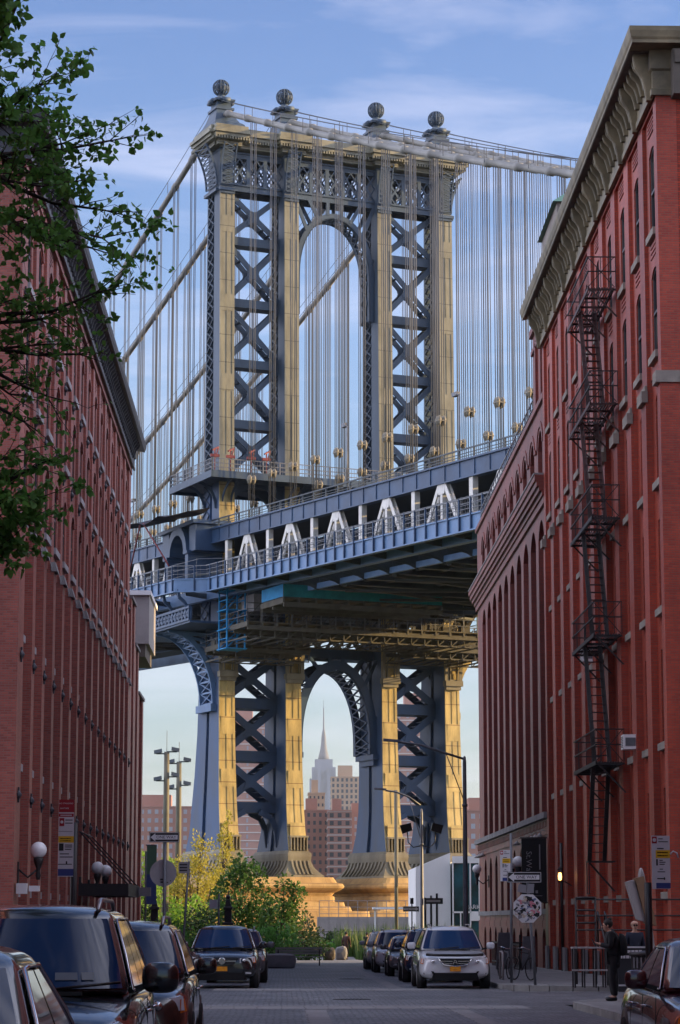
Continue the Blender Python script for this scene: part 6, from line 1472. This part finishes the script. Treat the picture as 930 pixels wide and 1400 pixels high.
# litter basket, folding sign, stool table, stairs, propped panel by the corner
x,y=7.72,53.6; z=gz(y)+.14; t=thing('litter_bin','black slatted litter bin beside the person with the phone','bin',(x,y,z)); mb=MB()
for k in range(26):
    a=2*math.pi*k/26; mb.beam((x+.29*math.cos(a),y+.29*math.sin(a),z+.04),(x+.36*math.cos(a),y+.36*math.sin(a),z+1.0),.05,.02,(math.cos(a),math.sin(a),0))
mb.lathe((x,y,z),[(.31,.0),(.31,.06),(.26,.06),(.26,.0)],20); part('basket',mb,M['iron'],t)
mb=MB(); mb.lathe((x,y,z),[(.33,.95),(.40,.95),(.41,1.02),(.33,1.03)],22); part('rim',mb,M['iron'],t)
mb=MB()
for k in range(9): a=R(210+k*15); mb.box(x+.375*math.cos(a)-.018,x+.375*math.cos(a)+.018,y+.375*math.sin(a)-.004,y+.375*math.sin(a),z+.70,z+.92)
part('reflective_strip',mb,M['sign_grey'],t)
mb=MB(); mb.ball((x,y,z+.92),.30,12,1,1,.5); part('bag',mb,M['black_trim'],t)
x,y=8.55,62.2; z=gz(y)+.0; t=thing('sandwich_board','dark sandwich board with two lines of white writing behind the maroon sedan','sign',(x,y,z))
mb=MB(); mb.hexa([(x-.36,y-.25,z+.14),(x+.36,y-.25,z+.14),(x+.36,y-.21,z+.14),(x-.36,y-.21,z+.14),(x-.36,y-.04,z+1.25),(x+.36,y-.04,z+1.25),(x+.36,y,z+1.25),(x-.36,y,z+1.25)]); mb.hexa([(x-.36,y+.25,z+.14),(x+.36,y+.25,z+.14),(x+.36,y+.29,z+.14),(x-.36,y+.29,z+.14),(x-.36,y+.0,z+1.25),(x+.36,y+.0,z+1.25),(x+.36,y+.04,z+1.25),(x-.36,y+.04,z+1.25)]); part('board',mb,M['sign_black'],t)
mb=MB(); random.seed(5)
for row in range(2):
    xx=x-.27
    while xx<x+.25: w=random.uniform(.03,.08); zz=z+1.08-row*.13; mb.box(xx,xx+w,y-.105-row*.02,y-.085-row*.02,zz,zz+.07); xx+=w+.02
for zz in (1.22,.3): mb.box(x-.36,x+.36,y-.06-(1.25-zz)*.19,y-.05-(1.25-zz)*.19,z+zz-.02,z+zz+.02)
part('writing',mb,M['sign_white'],t)
x,y=8.05,66.8; z=gz(y)+.14; t=thing('bar_table','small high table on thin legs left of the person with the phone','table',(x,y,z)); mb=MB(); mb.box(x-.45,x+.45,y-.3,y+.3,z+1.02,z+1.06); part('table_top',mb,M['metal_pale'],t)
mb=MB(); 
for a in (-.4,-.15,.15,.4): mb.box(x+a-.02,x+a+.02,y-.27,y-.23,z,z+1.02); mb.box(x+a-.02,x+a+.02,y+.23,y+.27,z,z+1.02)
part('leg',mb,M['iron'],t); mb=MB(); mb.box(x-.48,x+.48,y-.5,y-.28,z+.44,z+.48); part('bench',mb,M['metal_pale'],t)
# loading stairs and railing on the side street face of the right warehouse
t=thing('loading_stair','dark loading stair with pipe railings against the side of the right warehouse','stair',(10.4,69.8,gz(69.8)+.14)); z=gz(69.8)+.14; mb=MB()
for k in range(5): mb.box(9.1+k*.0,12.5,69.3+k*.34,71.4,z+k*.2,z+k*.2+.2)
part('steps',mb,M['iron'],t); mb=MB()
for xx in (8.85,9.05):
    mb.tube([(xx,69.2,z),(xx,69.2,z+1.0),(xx,71.2,z+2.0),(xx,71.2,z+1.0)],.03,6)
for h in (1.5,1.9,2.35): mb.tube([(8.2,70.9,z+h),(12.5,70.9,z+h)],.025,5)
for xx in (8.2,8.75): mb.tube([(xx,70.9,z),(xx,70.9,z+2.4)],.03,5)
for h in (1.7,2.05,2.4): mb.tube([(8.2,70.88,z+h),(8.75,70.88,z+h)],.03,5)
part('railing',mb,M['iron'],t)
t=thing('propped_panel','pale folded panels propped upright and tilted beside the loading stair','panel',(9.75,68.3,gz(68)+1.3)); mb=MB()
def slabq(P,m_,nm): b=MB(); b.hexa(P); part(nm,b,M[m_],t)
slabq([(9.50,67.8,1.62),(9.75,67.9,1.55),(9.75,68.3,1.55),(9.50,68.2,1.62),(9.22,67.8,2.62),(9.45,67.9,2.68),(9.45,68.3,2.68),(9.22,68.2,2.62)],'metal_pale','front_panel')
slabq([(9.76,67.85,1.5),(10.05,67.95,1.45),(10.05,68.5,1.45),(9.76,68.4,1.5),(9.47,67.85,2.72),(9.72,67.95,2.78),(9.72,68.5,2.78),(9.47,68.4,2.72)],'wood','inner_panel')
mb=MB(); mb.beam((10.1,68.2,.0),(9.70,68.0,2.85),.06,.06); mb.ball((9.66,68.05,2.78),.12,10,.7,.7,1.9); part('strut',mb,M['metal_pale'],t)
# leaning dark boards by the corner door, bench and boulders, barrier
mb=MB(); mb.hexa([(8.6,103,gz(103)+.14),(9.3,103.3,gz(103)+.14),(9.3,103.35,gz(103)+.14),(8.6,103.05,gz(103)+.14),(8.75,103.3,1.1),(9.3,103.5,1.1),(9.3,103.55,1.1),(8.75,103.35,1.1)]); mb.hexa([(9.6,102.4,gz(103)+.14),(10.2,102.6,gz(103)+.14),(10.2,102.7,gz(103)+.14),(9.6,102.5,gz(103)+.14),(9.7,102.7,.95),(10.2,102.8,.95),(10.2,102.85,.95),(9.7,102.75,.95)])
solo('leaning_board',mb,M['galv'],'grey boards leaning by the door at the foot of the dark warehouse','board',(9.4,103,gz(103)+.14))
def rock(name,label,cat,x,y,sx,sy,sz,m,seed,blocky=.5):
    random.seed(seed); bm=bmesh.new(); bmesh.ops.create_icosphere(bm,subdivisions=2,radius=1)
    for v in bm.verts:
        for i,s in enumerate((sx,sy,sz)): v.co[i]=math.copysign(abs(v.co[i])**blocky,v.co[i])*s*(1+random.uniform(-.07,.07))
        v.co.z+=sz
    me=bpy.data.meshes.new(name); bm.to_mesh(me); bm.free(); me.materials.append(m); return tag(link(name,me,None,(x,y,gz(y)-.03)),label,cat)
rock('boulder','squat dark boulder set on the path ahead','boulder',2.75,158,.42,.35,.42,M['cornice_brown'],1,.6)
rock('boulder','pale boulder on the path next to the walking people','boulder',3.55,160,.4,.35,.45,M['stone_grey'],2,.6)
t=rock('barrier_block','grey concrete block behind the black suv with the star','barrier',-.25,118,.75,.35,.35,M['stone_grey'],3,.35)
x,y=.7,128.5; t=thing('bench','slatted grey bench beside the concrete block at the start of the path','bench',(x,y,gz(y))); mb=MB(); z=gz(y)
for k in range(4): mb.box(x-1.2,x+1.2,y-.25+k*.13,y-.15+k*.13,z+.43,z+.47)
part('seat',mb,M['metal_pale'],t); mb=MB()
for k in range(3): mb.box(x-1.2,x+1.2,y+.28,y+.31,z+.56+k*.13,z+.66+k*.13)
part('backrest',mb,M['metal_pale'],t)
for a in (-1.05,1.05):
    mb=MB(); mb.box(x+a-.03,x+a+.03,y-.24,y-.18,z,z+.43); mb.beam((x+a,y+.22,z),(x+a,y+.33,z+.95),.06,.06); mb.box(x+a-.03,x+a+.03,y-.24,y+.28,z+.39,z+.43); part('leg',mb,M['iron'],t)
# bicycles and rack on the right pavement
def bicycle(lab,x,y,rz,m_):
    t=thing('bicycle',lab,'bicycle',(x,y,gz(y)+.14),None,rz)
    for s in (-.52,.52):
        mb=MB(); mb.tube([(.0,s+.33*math.cos(a),.34+.33*math.sin(a)) for a in [2*math.pi*k/22 for k in range(23)]],.02,6); w=part('wheel',mb,M['tyre'],t,local=True)
        mb=MB()
        for k in range(9): a=math.pi*k/9; mb.beam((.0,s+.32*math.cos(a),.34+.32*math.sin(a)),(.0,s-.32*math.cos(a),.34-.32*math.sin(a)),.005,.005)
        part('spokes',mb,M['galv'],w,local=True)
    mb=MB()
    for p,q in (((0,-.52,.34),(0,-.40,.86)),((0,-.42,.80),(0,.12,.86)),((0,-.42,.74),(0,.02,.30)),((0,.02,.30),(0,.14,.90)),((0,.02,.30),(0,.52,.34)),((0,.52,.34),(0,.13,.82))): mb.tube([p,q],.018,6)
    part('frame',mb,M[m_],t,local=True)
    mb=MB(); mb.tube([(-.27,-.30,.98),(-.2,-.42,1.0),(0,-.40,.92),(.2,-.42,1.0),(.27,-.30,.98)],.014,6); part('handlebar',mb,M['chrome'],t,local=True)
    mb=MB(); mb.ball((0,.16,.94),.10,10,.7,1.3,.4); part('saddle',mb,M['black_trim'],t,local=True)
bicycle('dark bicycle parked on the right pavement, nearer the camera of the two',7.3,77.6,R(24),'iron'); bicycle('grey bicycle leaning behind the dark one on the right pavement',7.0,80.4,R(10),'galv')
x,y=6.72,78.4; mb=MB(); z=gz(y)+.14
mb.tube([(x,y-.5,z),(x,y-.5,z+.75),(x,y-.4,z+.85),(x,y+.4,z+.85),(x,y+.5,z+.75),(x,y+.5,z)],.035,7); solo('bike_rack',mb,M['metal_pale'],'bare metal bike rack hoop beside the parked bicycles','bike rack',(x,y,z))
mb=MB(); y0,y1=104.,118.
for k in range(29): yy=y0+k*.5; mb.box(9.68,9.71,yy,yy+.03,gz(yy)+.14,gz(yy)+1.2)
for h in (.3,1.15): mb.box(9.67,9.72,y0,y1,gz(111)+h-.02,gz(111)+h+.05)
mb.box(9.66,9.74,y0,y0+.08,gz(111)+.1,1.0); mb.box(9.71,11.1,y1-.06,y1,gz(111)+1.1,gz(111)+1.16)
solo('area_fence',mb,M['iron'],'low black iron fence in front of the basement windows of the dark warehouse','fence',(9.7,111,gz(111)+.14))
# railings and low canopy beneath the piers
mb=MB()
for k in range(22): u=3.2+k*.9; mb.beam((u,236,.0),(u,236,3.4),.06,.06)
for h in (2.2,2.8,3.4): mb.beam((3.2,236,h),(22.1,236,h),.05,.05)
mb.box(3.0,22,236,237,-1.2,1.9); solo('terrace_railing',mb,M['metal_pale'],'white terrace railing in front of the granite piers','railing',(12,236,-1))
mb=MB(); mb.box(6.9,11.0,198,200,2.45,2.6); 
for x in (7.1,8.9,10.8): mb.box(x-.06,x+.06,198.9,199.1,-1,2.45)
solo('shelter',mb,M['white_paint'],'small flat white shelter roof standing behind the tall grass','shelter',(9,199,-1))
t=thing('plaza_fence','dark railing across the foot of the granite piers','fence',(0,245,-1)); mb=MB()
for k in range(60): x=-14+k*.5; mb.box(x-.02,x+.02,225,225.04,-1,.6)
for h in (-.6,.55): mb.box(-14,16,225,225.05,h,h+.06)
part('rails',mb,M['iron'],t)

for lab,x,y,r in (('round iron manhole cover in the middle of the street near the crossing',1.6,60.5,.38),('round iron manhole cover farther up the street past the crossing',2.3,88,.36)):
    mb=MB(); mb.lathe((x,y,gz(y)),[(.001,.004),(r+.08,.004),(r+.08,.010),(r,.010),(r,.007),(.001,.009)],26); 
    for k in range(7): mb.box(x-r*.7+k*r*.23,x-r*.7+k*r*.23+.04,y-r*.6,y+r*.6,gz(y)+.008,gz(y)+.014)
    solo('manhole_cover',mb,M['iron'],lab,'manhole cover',(x,y,gz(y)))
# ================================================================ trees and planting
def leafmat(n,a,b,tr=.35,scale=1.5,lo=.35,hi=.65):
    m=bpy.data.materials.new(n); m.use_nodes=True; t=m.node_tree; b_=t.nodes['Principled BSDF']; b_.inputs['Roughness'].default_value=.5; b_.inputs['Specular IOR Level'].default_value=.3
    g=t.nodes.new('ShaderNodeNewGeometry'); r=t.nodes.new('ShaderNodeValToRGB'); r.color_ramp.elements[0].color=(*a,1); r.color_ramp.elements[1].color=(*b,1); ns=t.nodes.new('ShaderNodeMath'); 
    t.links.new(g.outputs['Random Per Island'],r.inputs['Fac']); t.links.new(r.outputs['Color'],b_.inputs['Base Color'])
    tl=t.nodes.new('ShaderNodeBsdfTranslucent'); t.links.new(r.outputs['Color'],tl.inputs['Color']); mx=t.nodes.new('ShaderNodeMixShader'); mx.inputs[0].default_value=tr
    t.links.new(b_.outputs[0],mx.inputs[1]); t.links.new(tl.outputs[0],mx.inputs[2]); t.links.new(mx.outputs[0],t.nodes['Material Output'].inputs['Surface']); return m
LF1=leafmat('leaf_green',(.075,.20,.04),(.14,.33,.07),.5); LFP=leafmat('leaf_park',(.045,.11,.025),(.10,.20,.045),.4); LF2=leafmat('leaf_dark',(.020,.045,.014),(.045,.085,.025)); LF3=leafmat('leaf_yellow',(.34,.31,.05),(.50,.43,.07),.5); LF4=leafmat('leaf_lime',(.16,.30,.03),(.28,.42,.05),.5); LF5=leafmat('leaf_grass',(.05,.10,.025),(.10,.16,.04))
def rv(r=1): 
    while 1:
        v=Vector((random.uniform(-1,1),random.uniform(-1,1),random.uniform(-1,1)))
        if .02<v.length<1: return v*r
def leaf(mb,p,s,dirv=None):
    d=(dirv or rv()).normalized(); d=(d+Vector((0,0,-.35))).normalized(); a=d.cross(rv()).normalized(); n=a.cross(d)
    w=s*.36; b=p+d*s*.45+n*s*.06
    k=len(mb.V); mb.V+= [tuple(p),tuple(p+d*s*.28-a*w+n*s*.05),tuple(p+d*s*.66-a*w*.72+n*s*.03),tuple(p+d*s),tuple(p+d*s*.66+a*w*.72+n*s*.03),tuple(p+d*s*.28+a*w+n*s*.05)]
    mb.f((k,k+1,k+2,k+3)); mb.f((k,k+3,k+4,k+5))
def twig(wood,lv,p,d,ln,r,depth,size,dens,droop=.0):
    n=max(3,int(ln/.16)); pts=[p]; q=p.copy(); dd=d.normalized()
    for i in range(n):
        dd=(dd+rv(.26)+Vector((0,0,-droop))).normalized(); q=q+dd*ln/n; pts.append(q.copy())
        if depth>0 and i>0 and random.random()<.55: twig(wood,lv,q.copy(),(dd+rv(.95)),ln*random.uniform(.35,.6),r*.55,depth-1,size,dens,droop)
        if depth<=1 or i>n*.6:
            for _ in range(dens if random.random()<.8 else 0): leaf(lv,q+rv(.05),size*random.uniform(.6,1.2))
    wood.tube(pts,[r*(1-.75*i/n) for i in range(n+1)],4,False)
def limb(wood,pts,r0,r1,k=7): wood.tube(pts,[r0+(r1-r0)*i/(len(pts)-1) for i in range(len(pts))],k)
# near tree on the left pavement: its trunk stands outside the picture
random.seed(42)
tr=thing('street_tree','leafy tree with green branches hanging into the upper left corner','tree',(-5.0,27,gz(27)+.14)); wood=MB(); lv=MB(); base=Vector((-5.0,27,gz(27)+.14))
fork=base+Vector((.15,.1,4.2)); limb(wood,[base,base+Vector((.05,0,1.5)),base+Vector((.1,.05,3)),fork],.20,.15,9)
def onray(px,py,Y):  # world point seen at the given place of the photograph's crown outline, listed below as plain coordinates
    return Vector((px,Y,py))
GO=[ # limb ends x, y, z ; twig length ; leaf density ; leaf size
 ((-1.85,26.2,10.0),.7,3,.10),((-1.9,26.5,9.3),.7,3,.095),((-1.9,26.0,8.85),.7,4,.10),((-1.98,26.4,8.35),.75,3,.085),((-2.05,26.6,8.9),.8,3,.08),
 ((-2.65,26.2,10.6),.7,3,.1),((-2.35,26.0,9.9),.9,4,.09),((-2.5,25.6,9.3),.9,5,.09),((-2.75,25.8,8.9),.9,5,.09),((-2.9,26.2,9.6),.9,5,.095),((-2.7,25.5,10.3),.9,4,.1),
 ((-2.65,25.2,11.5),.6,4,.115),((-2.85,25.0,11.3),.8,4,.11),((-2.75,25.0,12.0),.7,3,.12),((-3.1,25.3,10.8),.9,5,.1),((-3.1,25.5,10.0),.9,5,.1),((-3.2,25.8,9.0),.9,5,.1),
 ((-2.4,26.5,8.1),.8,4,.085),((-2.7,26.6,7.8),.8,4,.085),((-3.0,26.3,8.2),.8,4,.09),((-2.2,26.8,7.75),.55,2,.08),((-2.55,26.9,7.3),.6,2,.08),((-2.95,26.8,7.3),.6,2,.08),
 ((-2.75,26.5,6.93),.55,2,.085),((-2.95,26.3,6.48),.7,4,.09),((-2.75,26.4,6.03),.75,5,.095),((-3.05,26.2,5.98),.8,5,.095),((-2.75,26.6,5.88),.4,3,.09),((-3.0,26.4,5.53),.7,5,.095),((-3.3,26.2,6.28),.8,5,.095),((-2.95,26.7,5.68),.4,4,.09),((-3.25,26.4,5.68),.5,4,.095),((-2.6,26.2,6.38),.45,3,.09)]
hubs=[fork+Vector((.7,-.5,1.6)),fork+Vector((.9,-.6,3.4)),fork+Vector((.8,-.9,5.2)),fork+Vector((.75,-.3,.6))]
limb(wood,[fork,fork+Vector((.3,-.1,.8)),hubs[0],fork+Vector((.8,-.55,2.6)),hubs[1],hubs[2],hubs[2]+Vector((.4,-.4,1.2))],.15,.03); limb(wood,[fork,hubs[3],hubs[3]+Vector((.5,.1,.5))],.09,.04)
limb(wood,[fork,fork+Vector((-.8,.6,2)),fork+Vector((-1.6,1.4,4.5))],.13,.04)
for (e,ln,de,sz) in GO:
    e=Vector(e)+Vector((-.10,0,0)); sz*=.9; h=min(hubs,key=lambda v:(v-e).length+abs(v.z-e.z+.4)); st=h.lerp(e,.12); m1=h.lerp(e,.45)+rv(.16)+Vector((0,0,.12)); m2=h.lerp(e,.75)+rv(.1)
    limb(wood,[h,m1,m2,e],.035,.012,5)
    for q in (m1.lerp(m2,.5),m2,m2.lerp(e,.5),e): 
        for _ in range(3): twig(wood,lv,q.copy(),(e-h).normalized()*.7+rv(1.0),ln*random.uniform(.45,.75),.008,1,sz*1.15,max(1,de-1),.03)
    twig(wood,lv,e,(e-h).normalized()+rv(.4),ln*.8,.009,1,sz,de,.03)
for k in range(26):
    e=fork+Vector((random.uniform(-2.2,.4),random.uniform(-1.5,2.5),random.uniform(1.2,8))); twig(wood,lv,e,rv(),1.1,.012,1,.11,4)
part('trunk',wood,M['bark'],tr,fix=False); part('crown',lv,LF1,tr,fix=False)
def tree(name,label,x,y,h,crown,n,mat_,size,stems=1,seed=1,thin=.5,trunk_r=.09,cat='tree',group=None,up=.3,z=None):
    """crown: ellipsoids (dx,dy,z,rx,ry,rz)"""
    random.seed(seed); z0=gz(y) if z is None else z; t=thing(name,label,cat,(x,y,z0),group); wood=MB(); lv=MB(); cl=[]
    for k in range(stems):
        a=random.random()*6.28; o=Vector((math.cos(a),math.sin(a),0))*(.25*(stems>1)); p=Vector((x,y,z0)); c=random.choice(crown); e=Vector((x+c[0],y+c[1],z0+c[2]))
        limb(wood,[p+o*.3,p.lerp(e,.4)+o+rv(.1),p.lerp(e,.75)+rv(.15),e+Vector((0,0,c[5]*.6))],trunk_r,.02,6)
    for c in crown:
        ctr=Vector((x+c[0],y+c[1],z0+c[2])); m=int(n*c[3]*c[5]/sum(q[3]*q[5] for q in crown)); subs=max(5,m//26)
        for s in range(subs):
            v=rv(); v=v.normalized()*(v.length**.45); sc=Vector((ctr.x+v.x*c[3],ctr.y+v.y*c[4],ctr.z+v.z*c[5])); 
            if random.random()<.5: limb(wood,[ctr-Vector((0,0,c[5]*.5)),ctr.lerp(sc,.6)+rv(.1),sc],.022,.006,4)
            rr=random.uniform(.25,.6)*thin
            for _ in range(m//subs):
                w=rv(); leaf(lv,sc+Vector((w.x*rr,w.y*rr,w.z*rr*(1+up))),size*random.uniform(.6,1.3),w+Vector((0,0,up)))
    part('trunk',wood,M['bark'],t,fix=False); part('crown',lv,mat_,t,fix=False); return t
tree('park_tree','green broad young tree in the middle of the left planting',-2.6,150,6,[(0,0,3.6,1.7,1.5,1.9),(-.9,.3,2.2,1.6,1.4,1.5),(1.3,0,2.4,1.5,1.3,1.5),(.2,-.5,5.1,.9,.8,.9)],5200,LFP,.20,3,5,.95)
tree('park_tree','feathery green sapling right of the broad tree, in front of the granite pier',-.2,147,4.6,[(0,0,2.4,1.2,1.0,1.2),(.7,0,3.7,.55,.5,.7),(-.5,0,1.3,1.2,1,.9),(.1,0,4.3,.25,.25,.5)],2600,LFP,.19,2,6,.8)
tree('park_tree','yellow sunlit young tree with fine upright twigs behind the one way sign',-7.6,200,10.5,[(0,0,5.0,1.8,1.6,2.6),(.9,0,7.2,1.0,1,2.0),(-1.2,0,4.2,1.3,1.2,2.2),(1.9,.3,4.6,1.0,1,2.2)],3800,LF3,.20,7,8,.7,.06,up=1.0)
tree('park_tree','thin pale yellow tree rising in front of the blue tower leg',-5.0,205,11,[(0,0,7.2,.75,.7,2.6),(.3,0,10.2,.4,.4,1.3),(-.6,0,5.2,.9,.8,1.8)],1500,LF3,.18,5,9,.6,.06,up=1.2)
tree('park_tree','bright lime green tree beside the left warehouse wall',-11.5,208,9,[(0,0,5.6,2.2,2,2.6),(.8,0,3.0,2.0,1.8,2.0),(1.6,0,6.3,.9,.9,1.2)],4200,LF4,.24,3,10,.9,.1)
tree('park_tree','sunlit green tree low behind the one way sign post',-9.0,175,5,[(0,0,2.8,1.9,1.6,1.8),(2.1,0,2.5,1.6,1.4,1.6)],3000,LF4,.22,2,11,.9,.08)
tree('evergreen_shrub','dark rounded evergreen between the thin posts at left',-4.9,148,3.2,[(0,0,1.9,1.1,1.0,1.5),(-.3,0,.9,1.2,1.1,.9)],3000,LF2,.14,1,12,.8,.06,'shrub')
tree('evergreen_shrub','dark evergreen by the left warehouse corner',-8.4,143,3.2,[(0,0,1.7,1.3,1.1,1.6),(.9,0,.9,1.2,1.1,.9)],2800,LF2,.15,1,13,.8,.06,'shrub')
sh=[('low leafy shrub under the thin leaning post',-3.9,128,[(0,0,.8,1.2,.9,.9),(.9,0,.6,1.0,.9,.7)],LF1),('leafy green shrub behind the roof of the black suv with the star',-1.6,140,[(0,0,.9,1.5,1,.9),(1.2,0,1.0,1.2,.9,1.0)],LF1),('rounded dark shrub beside the bench at the path edge',.9,158,[(0,0,1.1,1.3,1.2,1.2),(.8,.3,.8,1.0,1,.9)],LF2),('greyish twiggy shrub in front of the sunlit pier base',.7,172,[(0,0,1.7,1.6,1.3,1.5),(-1.3,0,1.5,1.2,1,1.2)],leafmat('leaf_grey',(.07,.075,.035),(.12,.12,.06))),('low green shrub hugging the left side of the far path',1.6,176,[(0,0,.6,1.0,1.0,.7),(.9,1,.5,.9,.9,.5)],LF1),('green shrub left of the tall grass at the path end',4.2,196,[(0,0,.7,1.1,1.0,.8)],LF2),('leafy shrub low between the one way post and the warehouse',-6.1,131,[(0,0,1.0,1.3,1,1.1)],LF1)]
for k,(lab,x,y,cr,m_) in enumerate(sh): tree('shrub',lab,x,y,2,cr,1900,m_,.17,2,30+k,.75,.04,'shrub','shrubs in the park planting')
random.seed(77); mb=MB()
for k in range(5200):
    x=random.uniform(3.6,12.5); y=random.uniform(163,188); 
    if x<3.0+.03*(y-163)+1.6 and y<176: continue
    h=random.uniform(1.2,2.6)*(.75+.25*math.sin(x*1.3+y*.4)); a=random.random()*6.28; ln=random.uniform(.1,.5); w=.035; p=Vector((x,y,gz(y)-.03)); d=Vector((math.cos(a),math.sin(a),0)); s=Vector((-d.y,d.x,0))*w
    m1=p+d*ln*.35+Vector((0,0,h*.6)); e=p+d*ln+Vector((0,0,h)); n=len(mb.V); mb.V+=[tuple(p-s),tuple(p+s),tuple(m1+s*.8),tuple(m1-s*.8),tuple(e)]; mb.f((n,n+1,n+2,n+3)); mb.f((n+3,n+2,n+4))
solo('tall_grass',mb,LF5,'tall ornamental grass filling the bed in front of the right pier','grass',kind='stuff',fix=False)
mb=MB()
for k in range(9000):
    x=random.uniform(-14,3.2); y=random.uniform(143,176)
    if x>-2.8+.05*(y-143): continue
    leaf(mb,Vector((x,y,gz(y)+random.random()*.5)),random.uniform(.12,.3),Vector((random.uniform(-1,1),random.uniform(-1,1),1.2)))
solo('ground_cover',mb,LF1,'low green ground cover under the trees of the left planting','plants',kind='stuff',fix=False)
# ================================================================ the air between the street and the far skyline
hm=bpy.data.materials.new('haze'); hm.use_nodes=True; t_=hm.node_tree; t_.nodes.clear(); ho=t_.nodes.new('ShaderNodeOutputMaterial'); hv=t_.nodes.new('ShaderNodeVolumePrincipled')
hv.inputs['Density'].default_value=.000045; hv.inputs['Color'].default_value=(.74,.86,1,1); hv.inputs['Anisotropy'].default_value=.2; t_.links.new(hv.outputs[0],ho.inputs['Volume'])
mb=MB(); mb.box(-2450,2450,-350,5650,-9,470); solo('haze',mb,hm,'thin morning haze over the river','haze',kind='stuff')
SC.cycles.volume_bounces=0
